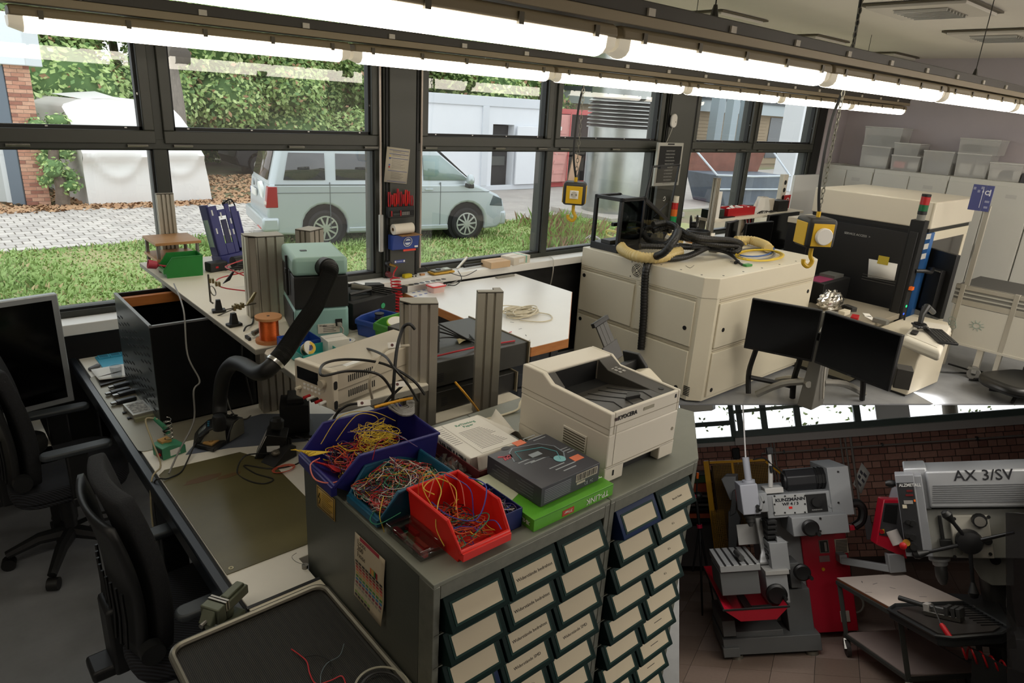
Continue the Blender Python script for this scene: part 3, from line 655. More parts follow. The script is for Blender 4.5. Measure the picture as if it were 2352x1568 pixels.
 # ================================================================== left workbench
DESKZ,SHZ = .75,1.23
LAM = M('bench_laminate','#e2d8c0',.45,var=.04,scale=3); LAMW = M('bench_laminate_pale','#ece7db',.4,var=.03,scale=3); RAILB2 = M('bench_rail_black','#20252b',.32,.2)
t = thing('workbench','long workbench with a black front rail, under the olive mat and the black perforated box','workbench',(.5,1.66,0))
B().prism([(.03,0),(.24,0),(.24,.12),(1.0,.12),(1.0,2.37),(.03,2.37)],DESKZ-.035,DESKZ).done('worktop',LAMW,t,bev=.002)
r = B(); r.box(-.012,.022,-.02,2.39,DESKZ-.06,DESKZ+.004); ro = r.done('front_rail',RAILB2,t,bev=.006); B().box(.022,.03,-.02,2.39,DESKZ-.05,DESKZ-.006).done('rail_groove',BLACKM,ro)
for (x,y) in ((.05,.1),(.05,1.15),(.05,2.2),(.9,.3),(.9,2.2)): B().box(x,x+.05,y,y+.05,0,DESKZ-.035).done('leg',M('leg_dark','#2a2c2e',.5),t,bev=.003)
B().box(.06,.9,2.2,2.24,.2,DESKZ-.05).done('back_panel',BLACKM,t)
t = thing('side_bench','short cream bench end beside the drawer cabinet, behind the ribbed tray','workbench',(.5,.95,0))
B().box(.03,.25,0,.70,DESKZ-.035,DESKZ-.0005).done('worktop',LAM,t,bev=.002); B().box(-.012,.022,0,.685,DESKZ-.06,DESKZ+.003).done('front_rail',RAILB2,t,bev=.006)
for y in (.02,.6): B().box(.05,.1,y,y+.05,0,DESKZ-.035).done('leg',BLACKM,t)
B().box(.026,.25,.697,.709,DESKZ-.03,DESKZ+.001).done('joint_strip',BLACK,t)
OLIVE = M('olive_steel_mat','#57512f',.3,.0,col2='#655e3f',scale=2.2)
t = thing('olive_mat','large olive metal mat with cut corners lying on the workbench','mat',(0,0,DESKZ))
B().prism([(.532,1.83),(.85,1.83),(.91,1.9),(.91,2.42),(.84,2.56),(.56,2.58),(.532,2.55)],.0005,.003).done('sheet',OLIVE,t,smooth=0)
B().ring((.553,1.853,.003),(0,0,1),.008,.004,.001,14).done('mounting_hole',M('hole_brass','#b1a784',.4,.4),t)
for (x,y,r_,m) in ((.655,2.43,.045,'stain_rust'),(.74,2.40,.03,'stain_rust')): B().prism([(x+r_*1.5*cos(a/16*6.283)*(1+.2*sin(a*2.3)),y+r_*.45*sin(a/16*6.283)) for a in range(16)],.0031,.0034).done('stain',M(m,'#5c4326',.35),t)
t = one(B().prism(rrect(.36,.95,.03,4,.70,3.25),.0005,.003),'steel_sheet',M('sheet_grey','#8d8877',.35,.3,var=.05,scale=3),'grey metal sheet under the black perforated box','metal sheet',(0,0,DESKZ))
t = one(B().prism([(.82,2.62),(1.1,2.5),(1.32,2.68),(1.05,2.86),(.80,2.84),(.66,2.66)],.0,.0012),'blue_mat',M('mat_blue_grey','#5a606c',.6),'thin blue-grey cloth mat under the digital soldering station','mat',(0,0,DESKZ))
# black perforated enclosure
t = thing('black_enclosure','tall open black metal box with slotted side standing on the workbench','enclosure',(.654,2.975,DESKZ),0)
hh = .455; wx,wy = .43,.60; BX = M('black_sheet_metal','#0d0e10',.35,.2); BXS = M('slotted_side','#4c5658',.30,.3)
s_ = .012
b = B(); b.box(0,wx,0,s_,0,hh); b.box(wx-s_,wx,0,wy,0,hh); b.box(0,wx,wy-s_,wy,0,hh); b.box(0,wx,0,wy,0,.01); b.done('shell',BX,t,bev=.002)
so = B().box(-.001,.010,.002,wy,0,hh).done('side_panel',BXS,t,bev=.001)
sl = B()
for band in (.05,.24):
 for c in range(9):
  for r2 in range(4):
   y = .045+.062*c; z = band+.034*r2+(.017 if c%2 else 0); sl.box(-.0022,.0,y,y+.042,z,z+.007,m=None)
sl.done('slot',BLACKM,so)['kind'] = 'stuff'
b = B(); b.box(.012,wx-.012,wy-.06,wy-.03,hh-.06,hh-.015); b.done('wooden_batten',WOODE,t)
b = B(); b.box(-.002,.012,0,wy,hh-.006,hh+.002); b.box(0,wx,-.002,.012,hh-.006,hh+.002); b.done('bright_rim',M('rim_grey','#7f8083',.4,.4),t)
# papers and small things left of the enclosure
t = one(B().prism([(.54,3.56),(.69,3.60),(.70,3.78),(.56,3.80)],0,.012),'clipboard',M('clip_dark','#2d2926',.5),'dark flat clipboard lying under white papers at the bench front','clipboard',(0,0,DESKZ))
t = one(B().grid(6,6,lambda u,v: Vector((.545+.15*u,3.60+.2*v,.0135+.012*(1-u)*(1-v)*(1-v)))),'paper_sheet',PAPER,'white paper sheet with a curled corner on the clipboard','paper',(0,0,DESKZ),solid=.001)
t = thing('parts_tray','light blue silicone parts tray at the far end of the workbench','tray',(.60,3.80,DESKZ)); TB = M('tray_blue','#4aa7c6',.45)
B().box(0,.24,0,.2,0,.008).done('base',TB,t,bev=.003)
for i in range(4): b = B(); b.box(.01+.055*i,.062+.055*i,.14,.19,.008,.016); b.box(.016+.055*i,.056+.055*i,.146,.184,.0165,.017,mi=1); b.done('pocket',[TB,M('pocket_blue','#2b7896',.5)],t)
t = one(B().box(0,.07,0,.025,0,.02),'usb_stick',M('grey_rubber','#6b6d70',.45),'small grey pocket tool beside the light blue tray','tool',(.548,3.80,DESKZ),.7,bev=.008)
t = thing('clear_cup','clear plastic beaker standing against the black enclosure','beaker',(.625,3.62,DESKZ)); B().lathe([(.022,0),(.028,.075),(.026,.075),(.021,.004)],n=18).done('beaker',PLEXI,t)
t = one(B().cyl((0,0,0),(.11,.02,0),.002,n=6),'pen',BLACK,'thin dark pen on the white paper','pen',(.55,3.66,DESKZ+.018),.1)
def dongle():
 t = thing('usb_adapter','','adapter',(0,0,0),0,'black adapters in a row')
 B().box(0,.085,-.014,.014,.002,.018).done('body',M('adapter_black','#24272c',.4),t,bev=.003); B().box(-.022,0,-.009,.009,.005,.015).done('plug',M('plug_metal','#8b8a88',.3,.8),t); B().box(.02,.06,-.011,.011,.018,.0185).done('sticker',M('adapter_print','#3a3e46',.5),t)
 return t
d0 = dongle()
for i,l in enumerate(('farthest','second from the clipboard','third from the clipboard','nearest to the metal power supply')):
 p = PZ((262,255,272,268)[i],(893,908,912,930)[i],DESKZ); o = d0 if i==0 else dup(d0)
 place(o,(p.x,p.y,DESKZ+.003),.15); o['label'] = 'small black adapter beside the enclosure, %s'%l
t = thing('power_supply_module','small open-frame power supply with a printed label in front of the enclosure','power supply',(.572,3.085,DESKZ+.003),.05)
B().box(0,.085,0,.15,0,.028).done('case',M('psu_tin','#a6a49b',.35,.6),t,bev=.001); B().box(.008,.077,.02,.13,.028,.0285).done('label_plate',M('label_grain','#cfccc2',.6,col2='#4d4d4d',scale=90),t)
B().box(.002,.083,-.02,0,0,.016).done('terminal_strip',M('terminal_green','#86866a',.5),t)
for x in (-.014,.085):
 for y in (.03,.1): B().box(x,x+.014,y,y+.014,0,.006).done('lug',BLACK,t)
 # flat screen at the left edge
t = thing('monitor','silver framed monitor with black screen at the left edge','monitor',(.45,3.80,.62),0)
mb = B(); mb.box(-.62,0,-.02,.02,0,.56);
mo = mb.done('bezel',M('monitor_silver','#a7abae',.35,.4),t,bev=.005,mtx=Matrix.Translation((0,0,0))@Matrix.Rotation(radians(9),4,'Z'))
B().box(-.60,-.028,-.0215,-.019,.03,.532).done('screen',M('screen_black','#050505',.12),t,mtx=Matrix.Rotation(radians(9),4,'Z'))
B().box(-.38,-.22,.0,.08,-.12,.02).done('stand',M('monitor_silver','#a7abae'),t,mtx=Matrix.Rotation(radians(9),4,'Z'))
t = thing('side_table','small white side table in the left corner holding two wheel motors','table',(.05,3.55,0))
B().box(-.6,.26,-.12,.42,.46,.485).done('tabletop',LAMW,t,bev=.002)
for (x,y) in ((.2,-.08),(.2,.36),(-.5,-.08),(-.5,.36)): B().box(x,x+.04,y,y+.04,0,.46).done('leg',BLACKM,t)
def hub(lab,x,y):
 t = thing('wheel_motor',lab,'wheel motor',(x,y,.485),0,'wheel motors on the side table')
 B().lathe([(.05,0),(.095,.005),(.1,.03),(.095,.06),(.06,.065)],n=28).done('tyre',TYRE,t); B().lathe([(.06,.06),(.055,.075),(.03,.085),(.012,.09),(.01,.12)],n=22).done('hub',CHROME,t)
 B().tube([(0,0,.11),(0,.01,.15),(-.03,.02,.2),(-.08,.03,.22)],.005,6,smooth=4).done('axle_cable',BLACK,t)
hub('chrome-hubbed wheel motor at the right on the white side table',.20,3.62); hub('chrome-hubbed wheel motor cut by the left edge',-.0,3.70)
# ------------------------------------------------------------------ soldering gear
GRN = M('station_green','#3f8a66',.5)
t = thing('soldering_iron_station','small green soldering station with an iron in its coil holder','soldering station',(.578,2.66,DESKZ),.25)
B().prism([(0,0),(.095,0),(.095,.035),(.03,.055),(.0,.05)],0,.075,'y').done('case',GRN,t,bev=.002,mtx=Matrix.Rotation(0,4,'Z'))
fp = B(); fp.box(-.0012,.0,.004,.05,.006,.044); fo = fp.done('front_panel',BLACK,t); B().cyl((-.012,.02,.02),(0,.02,.02),.007,n=12).done('red_knob',RED,fo)
B().box(.02,.06,.035,.07,.05,.062).done('sponge',M('sponge_tan','#c69a5a',.9),t)
B().box(.03,.07,-.001,0,.008,.034).done('sticker',WHITE,t)
B().tube([(.055+.016*cos(a*.55),.045+.016*sin(a*.55),.055+.0016*a) for a in range(60)],.0016,5).done('coil_holder',CHROME,t)
h = B(); h.tube([(.055,.045,.085),(.045,.055,.115),(.02,.075,.155)],lambda i: (.009,.010,.007)[i],10); ho = h.done('iron_handle',GRN,t); B().cyl((.052,.048,.095),(.048,.052,.105),.014,n=14).done('collar',BLACK,ho)
t2 = one(B().tube([(.59,2.73,.90),(.55,2.74,.905),(.548,2.66,.84),(.553,2.60,.765),(.5,2.52,.76),(.48,2.50,.6),(.475,2.42,.4),(.49,2.3,.1)],.0035,6,smooth=6),'iron_cable',M('cable_cream','#a59a7c',.6),'cream cable of the green soldering iron hanging over the bench rail','cable',(0,0,0))
WG = M('weller_grey','#7e7b6c',.5)
t = thing('digital_soldering_station','black digital soldering station with a rounded front, beside the sponge stand','soldering station',(.70,2.70,DESKZ+.002),-.35)
prof = [(0,0),(.13,0),(.13,.085),(.10,.088),(.06,.075),(.025,.045),(.004,.018)]
B().prism(prof,0,.10,'y').done('case',M('station_black','#191919',.4),t,bev=.004); B().prism([(.02,.002),(.128,.002),(.128,.078),(.10,.08),(.06,.066)],-.002,.0,'y').done('side_cheek',WG,t)
B().quad((.022,.03,.0432),(.022,.075,.0432),(.052,.075,.0705),(.052,.03,.0705)).done('display',M('display_grey','#6f7676',.25),t,solid=.003)
for i in range(3): B().cyl((.064,.03+.02*i,.0775),(.0635,.03+.02*i,.081),.005,n=10).done('button',M('button_blue','#33708a',.4),t)
t = thing('iron_stand','black soldering iron stand with a yellow sponge and curved grey side','iron stand',(.755,2.615,DESKZ+.002),.55)
B().prism([(0,0),(.19,0),(.19,.075),(.165,.085),(.13,.078),(.10,.05),(.085,.022),(0,.018)],0,.085,'y').done('body',M('station_black','#191919'),t,bev=.004)
B().prism([(.095,.003),(.188,.003),(.188,.07),(.165,.079),(.132,.072),(.106,.046)],-.002,0,'y').done('side_cheek',WG,t); B().box(.015,.06,.02,.065,.018,.025).done('sponge',M('sponge_tan','#c69a5a'),t); B().ring((.037,.042,.0252),(0,0,1),.009,.006,.001,12).done('sponge_hole',M('sponge_dark','#8b683a',.9),t)
B().tube([(.125,.045,.085),(.08,.05,.074),(.02,.055,.064),(-.01,.056,.06)],lambda i: (.009,.008,.007,.004)[i],9).done('iron',BLACK,t)
for i in range(3):
 for j in range(2): B().box(.15+.012*i,.158+.012*i,.02+.02*j,.032+.02*j,.0835,.0865).done('tip_slot',BLACKM,t)
t = thing('second_station','black tilted soldering station with a white label and lamp head, on the olive mat','soldering station',(.865,2.47,DESKZ+.003),-.5)
B().prism([(0,0),(.10,0),(.13,.09),(.05,.105)],0,.09,'y').done('case',BLACK,t,bev=.003); B().prism([(.006,.004),(.012,.02),(.052,.098),(.05,.1)],-.002,0,'y').done('edge',WHITE,t)
B().quad((.004,.005,.013),(.004,.07,.013),(.046,.07,.098),(.046,.005,.098)).done('front_label',M('label_pale','#a7a6a4',.5),t,solid=.003); B().box(.05,.10,-.0025,0,.03,.055).done('sticker',WHITE,t)
b = B(); b.lathe([(.02,0),(.028,.01),(.028,.04),(.018,.05)],(.085,.045,.105),(0.1,.1,1),16); b.done('head',BLACK,t)
B().tube([(.07,-.002,.02),(-.02,-.06,.05),(-.05,-.1,.002),(0,-.17,.002),(.06,-.20,.002),(.09,-.17,.002),(.02,-.12,.002),(-.03,-.05,.002),(.08,-.09,.002),(.18,-.05,.003),(.22,.0,.06),(.16,.03,.08)],.0028,6,smooth=6).done('cable',BLACK,t)
t = thing('black_iron_rest','small black iron rest on the olive mat, in front of the tilted station','iron stand',(.90,2.36,DESKZ+.003),.35)
B().prism([(0,0),(.12,0),(.12,.045),(.09,.06),(.03,.02)],0,.075,'y').done('body',BLACK,t,bev=.002); B().ball((.045,.035,.035),.018,10,7,sc=(1,1,.7)).done('tip_wool',M('tip_wool','#7a7468',.4,.6,bump=.8),t)
for i in range(3): B().box(.085+.012*i,.092+.012*i,.02,.055,.05,.075).done('rack_fin',BLACK,t)
b = B()
for k in range(3): b.tube([(.925+.038*(1+.1*k)*cos(a*.42),2.325+.022*(1+.12*k)*sin(a*.42),DESKZ+.005+.002*k) for a in range(15)],.0014,5,cyc=True)
one(b,'orange_wire_loop',M('wire_orange','#d9583c',.5),'small loop of orange-red wire on the olive mat','wire',(0,0,0))['kind'] = 'thing'
t = thing('black_box_unit','matte black box-shaped lamp head between the grey column and the power supply','box',(1.03,2.60,DESKZ),-.45)
B().box(0,.12,0,.13,.012,.14).done('case',BLACKM,t,bev=.003); B().box(.03,.1,.02,.12,.14,.165).done('top_cover',BLACK,t,bev=.003); B().prism([(-.03,-.03),(.14,-.03),(.13,.13),(0,.13)],0,.012).done('foot_plate',BLACK,t)
b = B(); one(B().tube([(.84,3.26,1.30),(.80,3.0,1.25),(.76,2.86,1.1),(.78,2.8,1.0),(.74,2.75,.98),(.72,2.72,.86),(.62,2.60,.80),(.56,2.52,.765)],.0035,6,smooth=7),'grey_cable',M('cable_grey','#7b7975',.5),'grey cable draped from the upper shelf down to the bench rail','cable')
one(B().tube([(.70,2.66,.79),(.64,2.58,.757),(.60,2.52,.756),(.55,2.5,.757),(.50,2.5,.745),(.49,2.48,.5)],.003,6,smooth=6),'black_cable',BLACK,'black station cable running along the white bench to its rail','cable')
one(B().tube([(1.0,2.86,.755),(.96,2.84,.757),(.92,2.88,.80),(.93,2.98,.95),(.95,3.02,1.1),(.9,2.95,1.2),(.93,2.9,1.24),(1.0,2.95,1.24)],.003,6,smooth=6),'looped_grey_cable',M('cable_darkgrey','#55534f',.5),'dark grey cable looping below the shelf edge','cable')
# bench vise
VG = M('vise_green','#5d6250',.45,.2,var=.12,scale=12)
v = PZ(500,1375,DESKZ)
t = thing('bench_vise','small green-grey bench vise clamped to the front rail','vise',(.468,1.64,DESKZ),.55); t.scale = (1.15,)*3
B().box(-.045,.03,-.03,.03,-.002,.018).done('clamp_top',VG,t,bev=.003); B().prism([(-.05,-.12),(-.015,-.12),(-.015,0),(-.055,0)],-.02,.02,'y').done('clamp_post',VG,t,bev=.004)
b = B(); b.ball((-.005,0,.03),.02,14,9); b.done('swivel_ball',VG,t)
b = B(); b.box(-.02,.06,-.018,.018,.04,.065); b.box(-.005,.055,-.011,.011,.063,.072); b.done('fixed_jaw',VG,t,bev=.003); b = B(); b.box(-.055,-.03,-.026,.026,.035,.078); b.prism([(-.075,.045),(-.055,.038),(-.055,.075)],-.018,.018,'y'); b.done('moving_jaw',VG,t,bev=.003)
for x in (-.029,-.021): B().box(x,x+.005,-.025,.025,.055,.08).done('jaw_plate',STEEL,t)
B().cyl((-.085,0,.05),(-.02,0,.05),.006,n=10).done('spindle',STEEL,t); B().cyl((-.08,0,.055),(-.08,0,-.02),.0028,n=8).done('tommy_bar',BLACK,t)
b = B(); b.cyl((-.045,.004,-.12),(-.045,.004,-.16),.004,n=8); b.ball((-.045,.004,-.172),.014,12,8); b.done('clamp_screw_ball',CHROME,t)
# ================================================================== upper shelf with its columns
def extrusion(lab,x,y,z0,z1,w,d,rz=0,nw=3,nd=2,ch=0,cap=True,grp=None,lshape=None):
 t = thing('aluminium_column',lab,'column',(x,y,z0),rz,grp)
 def side(a,b,n,c0=0,c1=0):
  a,b = Vector(a),Vector(b); L = (b-a).length; u = (b-a)/L; nn = Vector((-u.y,u.x)); out = [tuple(a+u*c0)]
  for i in range(n):
   s = L*(i+1)/(n+1); out+=[tuple(a+u*(s-.0045)),tuple(a+u*(s-.0045)+nn*.011),tuple(a+u*(s+.0045)+nn*.011),tuple(a+u*(s+.0045))]
  out.append(tuple(b-u*c1)); return out
 if lshape:
  k = lshape; poly = side((0,0),(w,0),nw)+side((w,0),(w,d),nd)+[(w-k,d),(w-k,k*1.2),(w-k*1.6,k),(0,k)]
 else:
  poly = side((0,0),(w,0),nw,ch,0)+side((w,0),(w,d),nd)+side((w,d),(0,d),nw)+side((0,d),(0,0),nd,0,ch)
 clean = []
 for q in poly:
  if not clean or (Vector(q)-Vector(clean[-1])).length>1e-5: clean.append(q)
 B().prism(clean,0,z1-z0-.006).done('profile',ALU,t,smooth=20)
 if cap:
  c2 = [(0,ch),(ch,0),(w,0),(w,d),(0,d)] if ch else ([(0,0),(w,0),(w,d),(0,d)] if not lshape else [(0,0),(w,0),(w,d),(w-lshape,d),(w-lshape,lshape),(0,lshape)])
  B().prism(c2,z1-z0-.006,z1-z0-.003).done('gasket',BLACK,t,smooth=0); B().prism(c2,z1-z0-.003,z1-z0).done('end_cap',M('end_cap_grey','#8e887a',.5,.2),t,smooth=0)
 return t
SH = M('shelf_laminate','#e3dccb',.45,var=.03,scale=2); SHE = M('shelf_edge','#8f8b80',.5)
def board(lab,poly,z,th=.022):
 t = thing('shelf_board',lab,'shelf board',(0,0,z)); B().prism(poly,-th,0).done('board',SH,t,smooth=0)
 e = B()
 for i in range(len(poly)):
  a,c = Vector(poly[i]),Vector(poly[(i+1)%len(poly)]); u = (c-a).normalized(); n = Vector((u.y,-u.x))*.001
  e._n([(a.x+n.x,a.y+n.y,-th),(c.x+n.x,c.y+n.y,-th),(c.x+n.x,c.y+n.y,-.003),(a.x+n.x,a.y+n.y,-.003)],[(0,1,2,3)])
 e.done('edge_band',SHE,t,smooth=0); return t
board('long far shelf board running to the window, under the green bin and wooden stand',[(.885,2.43),(1.58,2.43),(1.58,4.06),(.885,4.06)],SHZ)
board('near shelf board with rounded corner, under the fume extractor and beige power supply',[(.90,1.80),(1.24,1.80),(1.27,1.96),(1.60,2.36),(1.60,2.425),(.955,2.425),(.92,2.41),(.90,2.38)],SHZ-.002)
board('low white board under the black rack units',[(1.30,1.97),(1.835,1.97),(1.835,2.75),(1.30,2.75)],.97)
for (x,y) in ((1.34,2.2),(1.75,2.65),(1.75,2.05)): one(B().box(0,.05,0,.05,0,.948),'board_post',M('leg_dark','#2a2c2e'),'dark square post under the low white board, '+('nearest the chamfered column','far right','near right')[int((x>1.5)+(x>1.5 and y<2.5))],'post',(x,y,0))
extrusion('aluminium column with grooves at the window end of the shelf, behind the wooden stand',1.0,4.03,SHZ,1.60,.085,.03,0,3,1)
extrusion('wide grooved aluminium column standing between the blue device and the fume extractor',1.01,2.78,SHZ,1.585,.15,.09,-.1,3,2,ch=.04)
extrusion('grooved aluminium column whose top shows behind the fume extractor',1.32,2.86,SHZ,1.575,.10,.08,.5,2,2)
extrusion('aluminium column under the shelf edge carrying it from the workbench',1.06,2.86,DESKZ,SHZ-.03,.16,.08,-.1,4,2)
extrusion('big chamfered aluminium column behind the purple bin',1.165,1.86,DESKZ,1.515,.125,.07,-.50,3,2,ch=.035)
extrusion('L-shaped aluminium column between the rack units and the white printer',1.575,1.965,DESKZ,1.475,.10,.06,-.45,2,1,lshape=.03)
# wooden two-tier stand
t = thing('wooden_stand','two-tier beech veneer stand on grey legs behind the green bin','stand',(.905,3.775,SHZ),0)
zt = .140
for z,n in ((.055,'lower_shelf'),(zt,'top_board')): B().box(0,.225,0,.245,z,z+.014).done(n,WOOD,t,bev=.001)
for (x,y) in ((.008,.008),(.20,.008),(.008,.22),(.20,.22)): B().cyl((x+.006,y+.006,0),(x+.006,y+.006,zt),.009,n=10).done('leg',M('leg_metal','#85817a',.4,.5),t)
# storage bins --------------------------------------------------------
def openbin(name,lab,cat,loc,rz,w,d,h,mat,grp=None,th=.004,lip=.006,front=.45,group=None,fb=.06):
 """stacking bin; long axis x, the low scooped front at x=0"""
 t = thing(name,lab,cat,loc,rz,group)
 tp = .92
 def ring(z,i): f = tp+(1-tp)*z/h; return w,d*f/2-i
 b = B()
 fx = .22*w; zf = h*front
 out = [(0,zf),(fx,h),(w,h),(w*.97,0),(w*fb,0)]
 def side(y0,y1):
  b._n([(p[0],y0*(tp+(1-tp)*p[1]/h),p[1]) for p in out]+[(p[0],y1*(tp+(1-tp)*p[1]/h),p[1]) for p in out],[tuple(range(5)),tuple(range(9,4,-1))]+[(i,5+i,5+(i+1)%5,(i+1)%5) for i in range(5)])
 side(-d/2,-d/2+th); side(d/2-th,d/2)
 yy = d/2-th*.4
 b._n([(w*fb,-yy*tp,0),(w*.97,-yy*tp,0),(w*.97,yy*tp,0),(w*fb,yy*tp,0),(w*fb,-yy*tp,th),(w*.97,-yy*tp,th),(w*.97,yy*tp,th),(w*fb,yy*tp,th)],[(0,3,2,1),(4,5,6,7),(0,1,5,4),(1,2,6,5),(2,3,7,6),(3,0,4,7)])
 b._n([(w*.97-th,-yy*tp,0),(w*.97,-yy*tp,0),(w*.97,yy*tp,0),(w*.97-th,yy*tp,0),(w-th,-yy,h),(w,-yy,h),(w,yy,h),(w-th,yy,h)],[(0,3,2,1),(4,5,6,7),(0,1,5,4),(1,2,6,5),(2,3,7,6),(3,0,4,7)])
 ff = tp+(1-tp)*front
 b._n([(w*fb,-yy*tp,0),(w*fb+th,-yy*tp,0),(w*fb+th,yy*tp,0),(w*fb,yy*tp,0),(0,-yy*ff,zf),(th,-yy*ff,zf),(th,yy*ff,zf),(0,yy*ff,zf)],[(0,3,2,1),(4,5,6,7),(0,1,5,4),(1,2,6,5),(2,3,7,6),(3,0,4,7)])
 b.done('tub',mat,t,smooth=0)
 r = B(); k = lip
 yf = d/2*ff
 pts = [(0,-yf,zf),(fx,-d/2,h),(w,-d/2,h),(w,d/2,h),(fx,d/2,h),(0,yf,zf)]
 r.tube(pts,k*.55,6,cyc=True); r.box(-k,k*.6,-yf,yf,zf-.022*h/.1,zf); r.done('rim',mat,t,bev=.001)
 return t
openbin('storage_bin','green storage bin on the far shelf in front of the wooden stand','bin',(.905,3.70,SHZ),-.05,.185,.12,.105,GREEN)
t = thing('red_scoop','pink-red plastic scoop sticking out of the green bin','scoop',(.90,3.735,SHZ+.05),0)
B().lathe([(.006,0),(.02,.01),(.024,.05),(.022,.05),(.017,.012)],(0,0,0),(-1,.1,.25),14).done('scoop',M('scoop_pink','#b83a4e',.35),t); B().tube([(0,0,0),(.04,0,-.01),(.09,.0,-.02)],.006,8).done('handle',M('scoop_pink','#b83a4e'),t)
# dark blue frame device
DB = M('device_navy','#252a6e',.4);
t = thing('blue_frame_device','dark blue folded-metal device frame with slots standing on the shelf','device',(1.245,3.86,SHZ+.045),.12,mtx=Matrix.Translation((1.235,3.84,SHZ+.045))@Matrix.Rotation(.12,4,'Z')@Matrix.Rotation(radians(-9),4,'X')@Matrix.Rotation(radians(-6),4,'Y'))
hb = .27
b = B(); b.box(0,.055,0,.012,0,hb); b.box(.0,.012,0,.09,0,hb+.01); b.box(.10,.125,0,.012,.0,hb); b.box(.055,.10,0,.01,0,.06); b.box(.055,.10,0,.01,hb-.06,hb-.025); b.box(.13,.165,.0,.012,.02,hb-.02); b.box(.165,.175,0,.09,0,hb-.05); b.box(0,.175,.08,.09,.0,.05); b.done('frame',DB,t,bev=.002)
B().box(.062,.092,.0,.008,.06,.19).done('centre_strip',M('device_navy_dark','#191c4a',.45),t); B().box(-.0012,0,.02,.08,.05,.20).done('side_glass',M('side_pane','#7a9a9c',.15),t); B().box(.127,.163,.014,.016,.09,.2).done('grey_window',M('side_pane','#7a9a9c'),t)
for (x,z) in ((.02,.22),(.065,.2),(.09,.1),(.02,.12),(.112,.16),(.112,.1)): B().box(x,x+.008,-.002,.0,z,z+.03).done('slot',M('slot_pale','#cfd3d6',.6),t)
for k in range(7): B().cbox((.11+.01*k,.02+.006*k,hb+.004*((k*7)%4)),(.014,.012,.02)).done('motor_part',STEEL if k%2 else BLACK,t)
b = B(); b.tube([(.1,.02,hb),(.14,-.01,hb+.02),(.17,.02,hb-.02)],.004,6,smooth=4); b.done('sensor_cable',BLACK,t)
B().box(0,.2,-.02,.10,-.045,0).done('base_plate',M('device_navy','#252a6e'),t,bev=.004)
t = thing('power_adapter','black power adapter with a red switch beside the green bin','adapter',(1.13,3.665,SHZ),.2)
B().box(0,.10,0,.06,0,.05).done('case',BLACK,t,bev=.006); B().box(.03,.045,-.0015,0,.02,.03).done('red_switch',RED,t)
t = thing('small_motor','round shiny motor with cables between adapter and blue device','motor',(1.30,3.70,SHZ+.035)); B().cyl((-.04,0,0),(.04,0.02,0),.033,n=20).done('can',BLACK,t); B().ring((.02,.01,0),(1,.4,0),.035,.03,.015,20).done('chrome_ring',CHROME,t)
b = B()
for k in range(6): b.tube([(1.18+.02*k,3.66-.01*k,SHZ+.01),(1.23+.02*k,3.62,SHZ+.02+.01*(k%3)),(1.30+.03*k,3.64+.01*k,SHZ+.015),(1.38,3.70-.03*k,SHZ+.03)],.0035,5,smooth=5)
one(b,'cable_tangle',BLACK,'tangle of black cables in front of the blue device','cables')['kind'] = 'stuff'
t = thing('box_behind_shelf_stand','small grey metal instrument partly hidden behind the wide aluminium column','instrument',(1.16,3.0,SHZ),-.3); t.name = 'grey_instrument'
B().box(-.05,.16,0,.32,.004,.085).done('case',M('instrument_grey','#8c897e',.5),t,bev=.003); B().box(-.0515,-.05,.05,.1,.02,.05).done('yellow_label',YELLOW,t)
b = B(); b.tube([(1.15,3.05,SHZ+.09),(1.05,3.15,SHZ+.14),(1.1,3.3,SHZ+.12),(1.2,3.35,SHZ+.13)],.003,5,smooth=6); b.tube([(1.13,3.02,SHZ+.05),(1.0,3.1,SHZ+.07),(1.05,3.3,SHZ+.06),(1.2,3.3,SHZ+.08)],.003,5,smooth=6); one(b,'red_test_leads',M('lead_red','#b5202c',.4),'red test leads arching over the grey instrument','cable')
one(B().tube([(1.17,3.0,SHZ+.03),(1.08,2.92,SHZ+.01),(1.03,2.82,SHZ+.004),(.985,2.72,SHZ+.004),(.93,2.66,SHZ+.004),(.90,2.62,SHZ-.1),(.92,2.6,SHZ-.3)],.0035,6,smooth=6),'black_mains_cable',BLACK,'black cable lying along the shelf from the grey instrument over its edge','cable')
# helping-hand clip stands
def helping_hand(lab,loc,rz,tall):
 t = thing('helping_hand',lab,'clip stand',loc,rz,None)
 BR_ = M('brass_clip','#9a8b62',.35,.7)
 B().box(-.028,.028,-.02,.02,0,.012).done('base',BLACK,t,bev=.003); B().prism([(-.015,-.012),(.015,-.012),(.015,.012),(-.015,.012)],.012,.055,'z',poly2=[(-.009,-.008),(.009,-.008),(.009,.008),(-.009,.008)]).done('pillar',BLACK,t)
 if tall: B().tube([(-.02,0,.04),(-.03,0,.05),(-.03,0,.17)],.004,7).done('rod',STEEL,t); zz = .145
 else: B().cyl((-.03,0,.075),(.10,0,.08),.003,n=7).done('rod',STEEL,t); zz = .078
 x0 = -.03 if tall else 0
 for k in range(4): B().box(x0+.012*k,x0+.012*k+.009,-.01,.01,zz-.012+.006*(k%2)-(.008*k if tall else 0),zz+.008+.006*(k%2)-(.008*k if tall else 0)).done('joint',BR_,t)
 x1 = x0+.055; z1 = zz-(.02 if tall else 0)
 B().prism([(x1,z1),(x1+.03,z1+.014),(x1+.05,z1+.05),(x1+.042,z1+.05)],-.005,.005,'y').done('crocodile_clip',BLACK if tall else BR_,t)
 return t
p = PZ(503,716,SHZ); helping_hand('tall clip stand with brass joints at the shelf edge',(p.x,p.y,SHZ),-.2,True)
p = PZ(538,748,SHZ); helping_hand('low clip stand with a horizontal rod beside the copper wire spool',(p.x,p.y,SHZ),.1,False)
